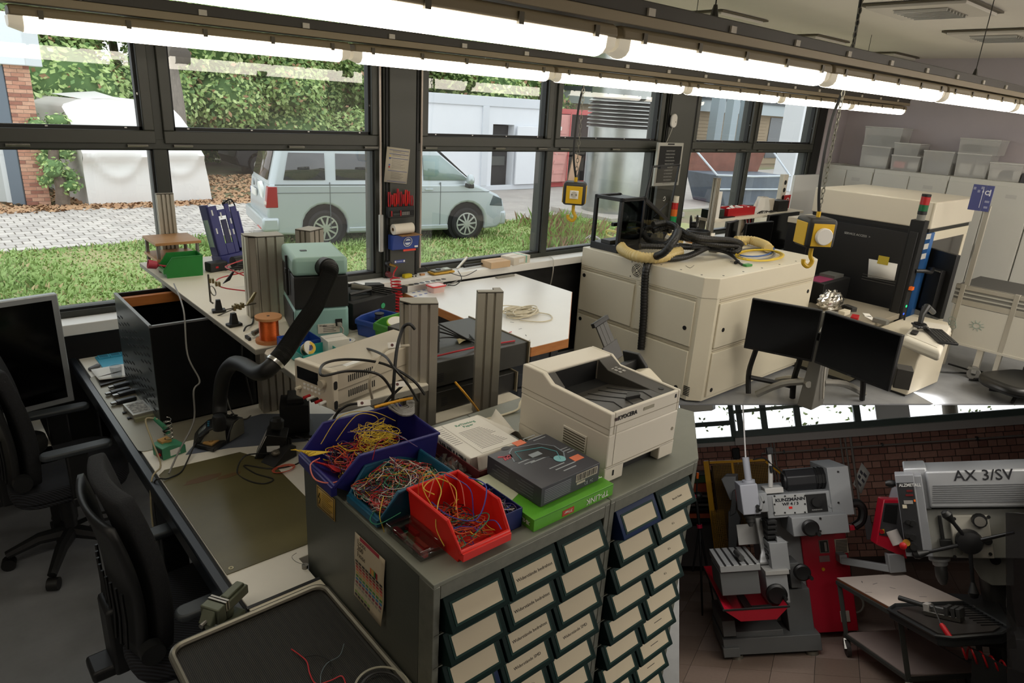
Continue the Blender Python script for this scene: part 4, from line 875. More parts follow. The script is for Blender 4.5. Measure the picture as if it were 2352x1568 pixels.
one(B().ring((0,0,0),(.6,-.5,.3),.024,.021,.004,22),'magnifier_ring',STEEL,'thin wire ring of a hand lens above the tall clip stand','lens',(PZ(488,668,SHZ+.06)))
# spool of copper wire
t = thing('copper_wire_spool','wooden spool wound with orange copper wire at the shelf edge','spool',(.965,2.49,SHZ))
B().lathe([(.052,0),(.052,.012)],n=28).done('lower_flange',M('spool_wood','#b0703f',.6),t); B().lathe([(.05,.094),(.05,.104)],n=28).done('upper_flange',M('spool_wood2','#bd8655',.6),t)
w = B(); w.lathe([(.036,.012)]+[(.036+.0008*(i%2),.012+.082*i/40) for i in range(1,40)]+[(.036,.094)],n=28); w.done('copper_winding',M('copper_wire','#c4581a',.35,.6),t); B().cyl((0,0,.104),(0,0,.1045),.006,n=10).done('spindle_hole',BLACK,t)
p = PZ(665,745,SHZ); t = thing('drill_chuck_part','small clear and metal clamp part beside the spool','clamp',(.90,2.555,SHZ)); B().cyl((0,0,.012),(.05,.02,.02),.008,n=10).done('body',PLEXI,t); B().cyl((.03,.01,.016),(.085,.03,.03),.012,.007,n=10).done('chuck',STEEL,t); B().box(.0,.01,-.02,.02,0,.012).done('foot',BLACK,t)
# fume extractor -------------------------------------------------------
AQ = M('extractor_mint','#8fb0a6',.42,var=.02,scale=2); AQD = M('extractor_mint_low','#8bb3ad',.42)
a,an,w = fit(PZ(680,787,SHZ),PZ(803,776,SHZ));
t = thing('fume_extractor','mint green and black fume extractor with a black hose port on the shelf','fume extractor',(a.x,a.y,SHZ),an)
dp = .30; hh = .335
B().box(0,w,0,dp,.004,.135).done('lower_housing',AQD,t,bev=.014,seg=3); B().box(.002,w-.002,-.004,dp,.135,.262).done('filter_band',M('filter_black','#1a1a18',.5),t,bev=.003); B().box(0,w,-.002,dp,.262,hh).done('upper_housing',AQ,t,bev=.016,seg=3)
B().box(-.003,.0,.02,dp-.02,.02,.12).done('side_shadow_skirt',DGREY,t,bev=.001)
for y in (.10,): b = B(); b.box(-.012,-.002,y,y+.012,.165,.325); b.box(-.014,-.002,y-.004,y+.018,.255,.275); b.done('latch',BLACK,t,bev=.002)
for (x,y) in ((.03,.03),(w-.03,.03),(.03,dp-.03),(w-.03,dp-.03)): B().cyl((x,y,0),(x,y,.014),.014,n=12).done('foot',RUBBER,t)
B().box(.085,.17,-.0028,0,.03,.068).done('type_label',M('label_cream','#d6d0c2',.6),t)
txt(t,'Weller',.011,INK,frame_mtx((.09,-.0032,.061),(1,0,0),(0,0,1)),align='LEFT');
for i in range(4): B().box(.105,.155-.008*(i%2),-.0032,-.0028,.036+.007*i,.0385+.007*i).done('text_line',M('print_grey','#6d6a66',.8),t)
B().box(w-.055,w-.028,-.003,0,.055,.085).done('mains_inlet',BLACK,t,bev=.001); B().box(w-.05,w-.033,-.026,-.002,.058,.072).done('mains_plug',M('plug_grey','#9b9890',.5),t,bev=.002)
B().tube([(w-.041,-.025,.063),(w-.035,-.05,.05),(w-.06,-.06,.02),(w-.12,-.055,.004),(w-.20,-.03,.004)],.0035,6,smooth=5).done('mains_lead',M('plug_grey','#9b9890'),t)
B().box(.05,.075,.12,.14,hh,hh+.002).done('top_switch',BLACK,t); B().box(.10,.145,-.004,0,.318,.326).done('vent_slot',M('mint_dark','#4c6a64',.5),t)
# hose: ribbed tube with a metal clamp and soft arm end
MW = Matrix.Translation((a.x,a.y,SHZ))@Matrix.Rotation(an,4,'Z')
s0 = MW@Vector((.12,.0,.296)); HB = M('hose_black','#232321',.38)
th = thing('extraction_hose','thick ribbed black extraction hose curving down from the fume extractor to the bench','hose',s0)
def on(px,py,z): return PZ(px,py,z)-Vector(s0)
path = [Vector((0,0,0)),Vector((.0,-.045,.004)),on(752,640,1.50),on(725,700,1.43),on(688,755,1.37),on(655,805,1.32),on(632,832,1.29)]
sp_ = spline(path,16)
cum = [0]
for i in range(1,len(sp_)): cum.append(cum[-1]+(sp_[i]-sp_[i-1]).length)
N = 150; fine = []; j = 0
for i in range(N*3+1):
 dd = cum[-1]*i/(N*3)
 while j<len(cum)-2 and cum[j+1]<dd: j+=1
 f = (dd-cum[j])/max(1e-9,cum[j+1]-cum[j]); fine.append(sp_[j].lerp(sp_[j+1],f))
R0 = .0315
B().tube(fine,lambda i: R0*(1.0 if i%3==0 else .90 if i%3==1 else .97),18).done('ribbed_hose',HB,th,smooth=60)
B().cyl((0,.012,0),(0,-.03,.002),.038,n=24).done('port_collar',BLACK,th)
e1 = sp_[-1]; d1 = (sp_[-1]-sp_[-4]).normalized(); B().cyl(e1-d1*.006,e1+d1*.006,.033,n=24).done('hose_clamp',CHROME,th)
p2 = [e1,on(612,850,1.265),on(590,855,1.22),on(560,838,1.19),on(535,835,1.15),on(514,862,1.08),on(506,905,.98),on(505,930,.93),on(505,950,.90)]
B().tube(p2,lambda i: .0285 if i<34 else .028,16,smooth=6).done('soft_arm',M('arm_black','#121211',.55),th,smooth=60)
B().lathe([(.026,0),(.026,.05),(.022,.06)],on(505,985,.86),(0,0,1),18).done('arm_end',BLACK,th)
# boxes near the hose
def tray(name,lab,cat,loc,rz,w,d,h,mat,th=.003):
 t = thing(name,lab,cat,loc,rz); b = B(); b.box(0,w,0,d,0,th); b.box(0,w,0,th,0,h); b.box(0,w,d-th,d,0,h); b.box(0,th,0,d,0,h); b.box(w-th,w,0,d,0,h); b.done('tub',mat,t,bev=.001)
 return t
TEAL = M('teal_plastic','#2fa39c',.4)
tray('small_tray','turquoise open tray holding a solder reel beside the beige power supply','tray',(.955,2.17,SHZ),-.0,.14,.10,.042,TEAL)
t = thing('solder_reel','small reel of solder with a yellow-white label in the turquoise tray','reel',(.99,2.205,SHZ+.05))
for z in (-.018,.016): B().cyl((0,0,z),(.001,-.001,z+.003),.026,n=22).done('flange',PAPER,t,mtx=Matrix.Rotation(radians(55),4,'X')@Matrix.Rotation(.4,4,'Z'))
B().cyl((0,0,-.016),(0,0,.016),.021,n=20).done('solder',STEEL,t,mtx=Matrix.Rotation(radians(55),4,'X')@Matrix.Rotation(.4,4,'Z')); B().ring((0,0,.0192),(0,0,1),.024,.014,.0006,22).done('yellow_ring',YELLOW,t,mtx=Matrix.Rotation(radians(55),4,'X')@Matrix.Rotation(.4,4,'Z')); B().cyl((0,0,.019),(0,0,.0197),.011,n=16).done('hub_hole',NAVY,t,mtx=Matrix.Rotation(radians(55),4,'X')@Matrix.Rotation(.4,4,'Z'))
tray('small_bin','blue open tray behind the turquoise one, partly hidden by the hose','tray',(.955,2.285,SHZ),-.0,.13,.11,.05,M('tray_royal','#234a9e',.4))
t = thing('white_carton','small plain white carton beside the turquoise tray','carton',(1.075,2.215,SHZ),-.08); B().box(0,.085,0,.075,0,.06).done('carton',PAPER,t,bev=.001); B().box(.004,.081,.037,.038,.0602,.0606).done('flap_seam',M('seam_grey','#a9a59c',.8),t)
t = thing('cable_reel','white wire reel lying behind the white carton','reel',(1.195,2.30,SHZ)); B().lathe([(.034,0),(.034,.004),(.02,.004),(.02,.016),(.034,.016),(.034,.02)],n=24).done('reel',WHITE,t); B().cyl((0,0,.02),(0,0,.0205),.018,n=16).done('blue_hub',BLUE,t)
t = thing('screwdriver','dark teal handled tool lying in front of the white carton','tool',(1.07,2.15,SHZ+.011),-.05); B().cyl((0,0,0),(.13,.0,0),.009,.011,n=12).done('handle',M('tool_teal','#1f4d5a',.4),t); B().cyl((-.03,0,0),(0,0,0),.006,n=10).done('collar',BLACK,t)
# black instrument case with handle, blue and green bins
t = thing('black_instrument','black instrument case with a carrying handle behind the fume extractor','instrument',(1.30,2.44,SHZ),.25)
B().box(0,.25,0,.26,.004,.115).done('case',BLACKM,t,bev=.003); B().tube([(.03,.05,.115),(.03,.05,.14),(.15,.05,.14),(.15,.05,.115)],.006,8).done('handle',BLACK,t); B().cyl((.17,-.001,.075),(.17,-.0025,.075),.012,n=16).done('green_logo',M('logo_green','#2c9a64',.5),t)
b = B()
for k in range(4): b.tube([(.02+.015*k,.25,.12),(.05+.02*k,.16,.17-.01*k),(.13+.02*k,.1,.14),(.2+.03*k,.0,.12)],.004,6,smooth=5)
b.done('test_leads',BLACK,t); b = B(); b.cyl((.1,.12,.15),(.17,.07,.135),.014,.01,n=10); b.done('probe_head',M('probe_grey','#5d594d',.45),t); B().prism([(.17,.1),(.24,.06),(.25,.1),(.2,.14)],.118,.145).done('clamp_probe',BLACK,t)
openbin('storage_bin','blue storage bin with a small black part behind the green bin on the near shelf','bin',(1.30,2.34,SHZ),.35,.15,.10,.075,M('bin_blue','#2a4a9c',.4),front=.9)
t = thing('black_reel','small black and clear reel standing in the blue bin','reel',(1.385,2.375,SHZ+.055)); B().lathe([(.02,0),(.02,.004),(.012,.004),(.012,.022),(.02,.022),(.02,.026)],n=18).done('reel',BLACK,t); B().lathe([(.013,.004),(.017,.006),(.017,.02),(.013,.022)],n=18).done('winding',STEEL,t)
openbin('storage_bin','green storage bin left of the chamfered column with a label reel on it','bin',(1.285,2.16,SHZ),.25,.20,.12,.11,M('bin_green','#3f8a2c',.42),front=.9)
t = thing('label_reel','round reel with a lime green rim resting on the green bin','reel',(1.335,2.18,SHZ+.10),0,mtx=Matrix.Translation((1.335,2.165,SHZ+.105))@rotm(14,-12,0)); B().lathe([(.034,0),(.036,.004),(.034,.008)],n=24).done('rim',M('lime','#9ac23a',.4),t); B().cyl((0,0,.008),(0,0,.009),.03,n=22).done('paper_label',PAPER,t); B().lathe([(.02,-.045),(.026,-.04),(.026,-.002)],n=18).done('clear_drum',PLEXI,t)
t = thing('black_power_unit','black box-shaped power unit left of the chamfered column','power supply',(1.30,1.99,SHZ),.25); B().box(0,.15,0,.13,.003,.115).done('case',M('unit_black','#232220',.45),t,bev=.002); B().box(.002,.148,.002,.128,.115,.117).done('lid',M('unit_lid','#4a4740',.4,.3),t); B().box(.02,.06,-.006,0,.03,.08).done('connector',BLACK,t)
# beige bench power supply
BG = M('instrument_beige','#b5ab98',.48,var=.02,scale=3); BGF = M('instrument_face','#c6bca8',.45)
a,an,w = fit(PZ(755,948,SHZ),PZ(930,868,SHZ)); w = .42
t = thing('bench_power_supply','beige bench power supply with knob and terminal row overhanging the shelf edge','power supply',(.892,1.785,SHZ),.26)
dp = .165; hh = .125
B().box(0,w,0,dp,.012,hh).done('case',BG,t,bev=.003); f = B().box(-.022,0,-.006,dp+.006,.004,hh+.006).done('front_panel',BGF,t,bev=.004)
B().box(-.0235,-.022,.06,dp-.008,.07,.11).done('display',M('display_black','#0f1114',.12),f); B().cyl((-.036,.035,.085),(-.022,.035,.085),.013,n=20).done('knob',BG,f)
for r2 in range(2):
 for c in range(5): B().box(-.0245,-.022,.05+.017*c,.06+.017*c,.042+.013*r2,.048+.013*r2).done('key',WHITE,f)
for i in range(5): B().cyl((-.046,.03+.018*i,.024),(-.022,.03+.018*i,.024),.0052,n=10).done('terminal',[WHITE,RED,BLACK,WHITE,RED][i],f);
B().cyl((-.04,.145,.04),(-.022,.145,.04),.006,n=10).done('power_button',CREAM,f)
s1 = B()
for r2 in range(2):
 for c in range(14): s1.box(.045+.0085*c,.049+.0085*c,-.0008,0,.028+.05*r2,.05+.05*r2)
s1.done('vent_slots',BLACKM,t)['kind'] = 'stuff'
for r2 in (.02,.085): B().prism([(x-.012,z+r2) for x,z in rrect(.014,.028,.006,3)],-.0075,-.006,'y').done('rack_ear_slot',BLACK,t)
B().box(.0,w,-.002,0,.062,.064).done('case_seam',M('seam_beige','#7d7566',.6),t); B().box(.05,.12,.012,.032,hh,hh+.0006).done('sticker',WHITE,t)
# black rack units and their cables
a = PZ(1185,890,.97)
for k,(l,z,h,c,x1) in enumerate((('lower black rack unit on the low white board',.975,.085,'#24231f',1.86),('upper black rack unit with a chrome handle at its right end',1.068,.105,'#3a3933',1.95))):
 t = thing('rack_unit',l,'rack unit',(1.38,2.04+.03*k,z)); B().box(0,x1-1.38,0,.42,0,h).done('case',M('rack_%d'%k,c,.45,.2),t,bev=.002)
 B().box(x1-1.38,x1-1.38+.006,-.012,.432,-.004,h+.004).done('front_plate',M('plate_tan','#958a72',.4,.4),t)
 if k: B().tube([(x1-1.374,.02,.015),(x1-1.35,.02,.015),(x1-1.35,.02,h-.015),(x1-1.374,.02,h-.015)],.004,8).done('handle',CHROME,t)
 for (x,y) in ((.03,.03),(x1-1.45,.03)): B().cyl((x,y,-.008),(x,y,0),.012,n=10).done('foot',RUBBER,t)
 b = B(); [b.box(.09,.12,-.0008,0,.02+.008*i,.024+.008*i) for i in range(5)]; b.done('vents',BLACKM,t)['kind'] = 'stuff'
b = B(); rg = random.Random(8)
for k in range(4): b.tube([(1.52+.03*k,2.2+.02*k,1.18),(1.60,2.25+.03*k,1.20+.02*k),(1.72,2.22-.02*k,1.185),(1.78,2.12+.05*k,1.178)],.0035,5,smooth=6)
one(b,'black_lead',BLACK,'black leads lying on the upper rack unit behind the columns','cables')
one(B().tube([(1.50,2.12,1.18),(1.6,2.10,1.19),(1.72,2.12,1.18),(1.9,2.10,1.178)],.004,6,smooth=6),'red_lead',M('lead_red','#b5202c'),'red lead across the upper rack unit','cable')
one(B().grid(5,4,lambda u,v: Vector((1.67+.07*u+.02*v,2.20+.06*v,1.176+.012*sin(3*u+2*v)))),'torn_tape',M('tape_cream','#d3c49a',.8),'torn cream masking tape on the upper rack unit','tape',solid=.001)
# cables in front of the power supply
def cable(name,lab,pts,r,mat,cat='cable'): return one(B().tube(pts,r,6,smooth=8),name,mat,lab,cat)
cable('black_mains_lead','thick black power cord looping over the beige power supply',[PZ(905,905,1.26),PZ(870,860,1.37),PZ(800,852,1.37),PZ(740,862,1.375),PZ(745,835,1.38),PZ(800,825,1.375),PZ(880,835,1.37),PZ(945,870,1.36),PZ(975,905,1.3)],.0045,BLACK)
cable('black_loop_cord','black cord arching high over the beige power supply toward the columns',[PZ(790,820,1.25),PZ(830,800,1.33),PZ(880,815,1.40),PZ(905,845,1.39),PZ(935,880,1.33),PZ(960,920,1.25)],.0042,BLACK)
cable('upright_black_cable','thick black cable rising to the top of the chamfered column',[PZ(902,925,1.26),PZ(905,870,1.34),PZ(912,800,1.42),PZ(925,755,1.47),PZ(940,744,1.49),PZ(952,755,1.47)],.0055,BLACK)
cable('grey_coil_cable','beige coiled cable with a white tag behind the beige power supply',[PZ(855,915,1.25),PZ(850,870,1.33),PZ(880,810,1.40),PZ(905,797,1.41),PZ(940,793,1.41)],.0045,M('cable_beige','#b9b09c',.5))
cable('crossing_black_cord','black cord running down from the power supply to the bench',[PZ(930,880,1.28),PZ(880,930,1.2),PZ(845,985,1.1)],.005,BLACK)
cable('low_black_cord','black cord curling off the shelf toward the purple bin',[PZ(850,925,1.25),PZ(800,930,1.24),PZ(770,955,1.2),PZ(760,990,1.05)],.0045,BLACK)
cable('yellow_patch_cable','yellow network cable with its plug among the grey cables',[PZ(860,935,1.26),PZ(895,925,1.265),PZ(930,917,1.268),PZ(948,914,1.27)],.0045,M('patch_yellow','#d79a1e',.45))
cable('yellow_cable','orange-yellow cable descending between the two front columns',[PZ(1045,877,1.15),PZ(1065,900,1.12),PZ(1085,925,1.06),PZ(1100,945,.976)],.0045,M('patch_yellow','#d79a1e'))
b = B()
for k in range(7): b.tube([PZ(900+rg.uniform(-10,10),930+rg.uniform(-8,8),1.245),PZ(925,945+3*k-10,1.24+.004*k),PZ(950,935+4*k-12,1.245),PZ(935,915+2*k,1.25)],.004,5,smooth=5)
one(b,'grey_cable_coil',M('cable_grey','#7b7975'),'bundle of grey cables behind the purple bin','cables')['kind'] = 'stuff'
for k,(px,py,z,l) in enumerate(((905,792,1.42,'white cable tag near the coiled beige cable'),(917,882,1.30,'white cable tag on the crossing cords'),(836,925,1.262,'white cable tag at the front corner of the shelf cables'))):
 p = PZ(px,py,z); t = thing('cable_tag',l,'tag',p,0,None,mtx=Matrix.Translation(p)@Matrix.Rotation(-.7,4,'Z')@rotm(60,0,20)); B().box(-.02,.02,-.009,.009,-.0006,.0006).done('tag',PAPER,t); B().cyl((-.006,0,.0006),(-.006,0,.001),.005,n=10).done('dark_stamp',M('stamp','#5b3838',.7),t)
t = thing('bnc_connector','small brass T-connector on a thin black cable behind the power supply','connector',PZ(812,788,SHZ+.012)); B().cyl((-.015,0,0),(.015,0,0),.005,n=8).cyl((0,-.012,0),(0,.012,.004),.005,n=8).done('connector',M('brass_clip','#9a8b62'),t)
cable('coax_cable','thin black coaxial cable with the brass connector',[PZ(768,795,SHZ+.004),PZ(800,790,SHZ+.006),PZ(830,790,SHZ+.006),PZ(845,800,SHZ+.004)],.0028,BLACK)
# ================================================================== pillar fittings and window sill
PYL = 4.149
def pil(x,y): return PY(x,y,PYL)
# notice sheet
a,bq,c,d = pil(887,336),pil(940,343),pil(932,422),pil(880,417)
t = thing('notice_sheet','laminated notice sheet hanging crooked on the middle pillar','notice',(a.x,PYL-.008,a.z))
def loc(p): return (p.x-a.x,-.002,p.z-a.z)
bb = B(); bb.quad(loc(d),loc(c),loc(bq),loc(a)); bb.done('sheet',M('notice_paper','#b9b1a0',.5),t,solid=.0015)
def bi(u,v): return Vector(loc(a))*(1-u)*(1-v)+Vector(loc(bq))*u*(1-v)+Vector(loc(c))*u*v+Vector(loc(d))*(1-u)*v
BLU = M('notice_blue','#4a5a92',.6)
for v in (.07,.18,.30,.66,.96): p,q = bi(.12,v),bi(.95,v); B().cyl(p+Vector((0,-.003,0)),q+Vector((0,-.003,0)),.0016,n=5).done('rule',BLU,t)
for v0,lines in ((.10,2),(.21,2),(.34,9),(.70,7)):
 for i in range(lines):
  v = v0+.030*i
  if v>.94: break
  p,q = bi(.26,v),bi(.26+.6*(.6+.4*((i*37)%10)/10),v); B().cyl(p+Vector((0,-.003,0)),q+Vector((0,-.003,0)),.0009,n=4).done('text_line',M('print_grey','#6d6a66',.8),t)
for v,m in ((.25,YELLOW),(.31,BLU),(.50,BLU),(.56,RED)): p = bi(.16,v); B().cyl(p+Vector((0,-.001,0)),p+Vector((0,-.004,0)),.006,n=3 if m is YELLOW else 10).done('pictogram',m,t)
# tool rack with red handled tools
p = pil(915,497); x0,x1 = pil(886,460).x,pil(944,460).x
t = thing('tool_rack','black wall rack for small tools on the pillar below the notice','tool rack',(x0,PYL,p.z))
hz = pil(915,472).z-p.z
B().box(0,x1-x0,-.045,0,0,hz).done('rack',BLACK,t,bev=.004); B().box(.004,x1-x0-.004,-.048,-.044,.012,hz*.6).done('bit_tray',BLACKM,t)
B().box(.03,.09,-.05,-.046,.018,.032).done('bit_holder',DGREY,t)
for k in range(7): B().box(.10+.009*k,.105+.009*k,-.052,-.047,.016,.04).done('bit',STEEL,t)
for xx in (.012,.085): B().box(xx,xx+.008,-.053,-.047,.012,.05).done('red_clip',RED,t)
for k in range(9):
 x = .012+(x1-x0-.024)*k/8; hgt = (.12,.10,.11,.14,.12,.10,.13,.12,.09)[k]
 tt = thing('hand_tool','red-handled hand tool in the pillar tool rack, %s from the left'%('first','second','third','fourth','fifth','sixth','seventh','eighth','ninth')[k],'hand tool',(x0+x,PYL-.025,p.z+hz-.02),0,'red-handled tools in the pillar rack')
 if k%2==0:
  for s_ in (-1,1): B().tube([(s_*.004,0,0),(s_*.009,-.004,hgt*.5),(s_*.006,0,hgt)],.0045,7,smooth=3).done('grip',REDB if k%4 else M('tool_red','#a31822',.4),tt)
  B().box(-.006,.006,-.004,.004,-.03,.0).done('jaw',BLACK,tt)
 else:
  B().lathe([(.004,0),(.008,.015),(.006,.03),(.009,.05),(.008,hgt)],n=10).done('handle',M('tool_red','#a31822'),tt); B().lathe([(.009,.018),(.0092,.028),(.0068,.034)],n=10).done('black_band',BLACK,tt)
  # paper roll on the blue goggle box
bx = pil(891,538); bx2 = pil(951,533); bz = pil(891,572).z
t = thing('goggle_box','blue wall box with a white goggles sign on the pillar','box',(bx.x,PYL,bz))
W = bx2.x-bx.x; hh = bx.z-bz
B().prism([(-.075,hh),(0,hh),(0,0),(-.055,0)],0,W,'x').done('box',M('goggle_blue','#243f8c',.4),t,bev=.003)
B().box(.04,W-.01,-.12,-.01,hh,hh+.004).done('brown_lid_edge',M('card_brown','#8f6a40',.7),t)
fr = frame_mtx((W*.56,-.0665,hh*.52),(1,0,0),(0,-.02,hh))
B().ring((0,0,.0012),(0,0,1),.036,.032,.001,28).done('sign_ring',WHITE,t,mtx=fr)
g = B(); g.cyl((0,.0,.001),(0,0,.002),.024,n=20); go = g.done('sign_head',M('sign_pale','#cfd6e2',.6),t,mtx=fr)
g = B(); g.box(-.022,.022,-.004,.008,.0022,.003); g.done('sign_goggles',M('goggle_blue','#243f8c'),t,mtx=fr); B().box(W-.035,W-.008,-.063,-.060,.010,.022).done('white_tag',WHITE,t)
B().box(W*.42,W*.9,-.058,-.052,-.014,.0).done('red_strip',M('strip_red','#d8402e',.5),t)
q0,q1 = pil(893,527),pil(937,523)
t = thing('paper_towel_roll','white paper towel roll lying on the blue goggle box','paper roll',(q0.x,PYL-.055,bz+hh+.042))
B().ring((0,0,0),(1,0,.02),.037,.012,q1.x-q0.x,28).done('roll',M('towel_white','#ded6c8',.9),t,bev=.002); B().ring((-.001,0,0),(1,0,.02),.0125,.011,q1.x-q0.x,16).done('core',M('core_brown','#8a6d50',.9),t)
# compressed air outlet with red coil hose
ao = pil(890,605)
t = thing('air_outlet','brass compressed air coupling on the pillar foot','air outlet',(ao.x,PYL,ao.z)); B().cyl((0,0,0),(0,-.03,0),.022,n=18).done('body',BLACK,t); B().cyl((0,-.03,0),(.03,-.07,-.01),.009,n=12).done('coupling',M('brass','#b58f4a',.3,.8),t)
B().cyl((0,.0,-.075),(0,-.035,-.075),.02,n=16).done('red_knob',M('dark_red','#5c1719',.5),t)
b = B(); c0,c1 = PY(908,640,3.9),PY(917,722,3.88); n = 12
pts = [(ao.x+.035,PYL-.075,ao.z-.012),PY(905,625,4.02),PY(903,636,3.95)]+[c0.lerp(c1,i/(n*14))+Vector((.034*cos(2*pi*i/14),.034*sin(2*pi*i/14),0)) for i in range(n*14)]
b.tube(pts,.0045,6); one(b,'coiled_air_hose',M('air_hose_red','#b5121c',.35),'red coiled air hose hanging from the brass coupling','hose')
q = pil(918,600); t = thing('blue_sticker','small blue sticker strip with white arrow ends on the pillar above the sill','sticker',(q.x,PYL-.001,q.z)); B().box(-.045,.045,-.001,0,-.012,.012).done('strip',M('sticker_blue','#3f4c8c',.5),t); B().box(-.022,.022,-.002,-.001,-.003,.003).done('text_line',M('sticker_print','#9aa3c8',.6),t)
for x in (-.036,.036): B().cyl((x,-.002,0),(x,-.0005,0),.009,n=4).done('arrow_end',WHITE,t)
s0 = pil(927,631); one(B().box(-.035,.035,-.02,.02,0,.028),'yellow_sponge',M('sponge_yellow','#c9b422',.9,bump=.5),'yellow sponge lying on the sill at the pillar','sponge',(s0.x+.005,4.11,.932),.1,bev=.008)
# white smart hub and calendar board on the second pillar
sp2 = PY(1544,277,4.149)
t = thing('wall_sensor','small white rounded device on the right pillar with a thin cable','sensor',(sp2.x,4.149,sp2.z))
B().prism(rrect(.085,.125,.04,6),-.03,0,'y').done('cover',M('device_white','#d9d6cf',.4),t,bev=.008,seg=3); B().prism(rrect(.075,.115,.036,6,-.012,-.004),-.012,0,'y').done('back_shell',BLACK,t)
B().tube([(.0,-.015,-.06),(-.02,-.012,-.12),(-.06,-.012,-.19),(-.075,-.015,-.22)],.0025,5,smooth=5).done('cable',M('cable_white','#b9b5aa',.5),t); B().cyl((.015,-.031,-.01),(.015,-.0305,-.01),.006,n=10).done('dot',GREYP,t)
YB = 4.06
a,bq,c,d = PY(1511,327,YB),PY(1569,325,YB),PY(1557,424,YB),PY(1503,427,YB)
t = thing('letter_board','black letter board in a silver frame hanging on the right pillar','sign board',(a.x,YB,a.z)); Wb = PY(1569,325,YB).x-a.x; Hb = a.z-d.z
B().box(0,Wb,-.012,.012,-Hb,0).done('frame',M('board_silver','#a9a8a0',.4,.4),t,bev=.002); B().box(.025,Wb-.025,-.014,-.011,-Hb+.03,-.03).done('black_panel',BLACKM,t)
B().box(Wb*.36,Wb*.62,-.014,-.010,-.02,-.006).done('clip',BLACK,t)
for i in range(11): txt(t,('SANDSTICHAT','DEBRINGWEISO','ERSIEZUENTEL','TURNSHUNDEIN','MAIOSCHAUTE','INVIRAZUBIS','UORBEVERSUT','ELTHUNDERM','ANUHRTAGAL','RESONSERAP','KLOTEABEND')[i],.019,M('board_letter','#8e8e8a',.7),frame_mtx((Wb*.5,-.0145,-.075-.042*i*Hb/.56),(1,0,0),(0,0,1)),sx=1.05)
t = thing('wall_mount_post','dark cover strip below the letter board with a white S-hook mark','cover strip',(PY(1525,470,4.1).x,4.12,1.0)); B().box(-.11,.12,0,.03,-.1,.62).done('strip',ANTHL,t,bev=.003)
B().tube([(-.0,-.004,.38),(.02,-.004,.40),(.03,-.004,.375),(.015,-.004,.36),(.0,-.004,.365)],.003,5,smooth=4).done('hook',WHITE,t)
# things on the sill
SZ = .932
def onsill(x,y): return PZ(x,y,SZ)
p = onsill(1010,628)
t = thing('multimeter','yellow and grey handheld multimeter lying on the sill','multimeter',(p.x-.09,p.y-.01,SZ),.05); B().box(0,.20,-.045,.045,.004,.022).done('holster',M('meter_yellow','#c79a2c',.5),t,bev=.009); B().box(.015,.185,-.033,.033,.022,.034).done('body',M('meter_grey','#7a7868',.5),t,bev=.006); B().box(.12,.17,-.024,.024,.034,.036).done('display',M('lcd','#9aa08c',.3),t); B().cyl((.07,0,.034),(.07,0,.04),.02,n=18).done('dial',BLACK,t)
p = onsill(1060,618)
t = thing('sill_tool_black','black long-handled tool lying on the sill behind the multimeter','tool',(p.x+.02,4.14,SZ+.02),.06); t.name = 'long_tool'
B().cyl((0,0,0),(.20,0,.0),.011,.009,n=10).done('handle',BLACK,t); B().cyl((.2,0,0),(.25,0,.002),.007,n=8).done('red_tip',RED,t); B().box(.28,.315,-.015,.015,-.02,.02).done('cube_part',BLACK,t)
one(B().cyl((0,0,0),(.11,.02,.075),.010,n=10),'silver_tube',ALUL,'silver tube leaning on the black tool on the sill','tube',(p.x-.06,4.12,SZ+.015))
one(B().tube([PZ(975,612,SZ+.06),PZ(985,622,SZ+.02),PZ(1000,640,SZ-.05),(PZ(1010,652,.9)),PZ(1030,655,.88)],.004,6,smooth=6),'meter_lead',BLACK,'black meter lead falling from the sill to the white table','cable')
one(B().tube([PZ(1052,622,SZ+.01),PZ(1060,640,.93),PZ(1045,655,.89),PZ(1025,653,.885)],.0035,6,smooth=6),'second_meter_lead',BLACK,'black lead curving below the multimeter over the sill edge','cable')
one(B().tube([PZ(1030,625,SZ+.01),PZ(1065,634,SZ+.01),PZ(1095,620,SZ+.008)],.003,6,smooth=6),'sill_cord',DGREY,'thin dark cord lying along the sill front edge','cable')
CARD = M('cardboard','#c7a884',.8,var=.05,scale=4); CARDW = M('carton_white','#d6cdbd',.7)
def carton(lab,x0,x1,y0,z,h,mat,tape=False):
 a,an,w = fit(PZ(*x0,z),PZ(*x1,z)); t = thing('carton',lab,'carton',(a.x,a.y,z),an); B().box(0,w,0,y0,0,h).done('box',mat,t,bev=.001); B().box(.0,w,y0*.48,y0*.52,h,h+.0006).done('seam',M('carton_seam','#a58a68',.8),t)
 if tape: B().box(w*.72,w*.8,-.001,y0,.004,h+.001).done('green_tape',M('tape_green','#7fb6a2',.6),t); B().box(w*.3,w*.6,-.001,0,h*.25,h*.75).done('label',PAPER,t)
carton('flat open brown carton on the sill, left of the white one',(1128,618),(1172,612),.13,SZ,.05,CARD); carton('whitish carton with a green tape on the sill',(1180,610),(1217,602),.14,SZ,.062,CARDW,True)
one(B().box(-.018,.018,-.01,.01,0,.014),'small_wood_block',WOOD,'tiny wooden block on the sill beside the yellow sponge','block',(onsill(965,630).x,4.12,SZ))
for k,(x,y) in enumerate(((948,636),(955,635))): one(B().cyl((0,0,0),(0,0,.008),.006,n=8),'small_nut',BLACK,'tiny black nut on the sill, %s of the pair'%('left','right')[k],'nut',(onsill(x,y)),0,'nuts on the sill')
one(B().tube([PZ(1262,588,.94),PZ(1268,592,.95),PZ(1271,600,.93),PZ(1270,625,.84),PZ(1264,655,.7)],.005,6,smooth=6),'white_cable',M('cable_white','#b9b5aa'),'white cable hanging over the sill edge right of the cartons','cable')
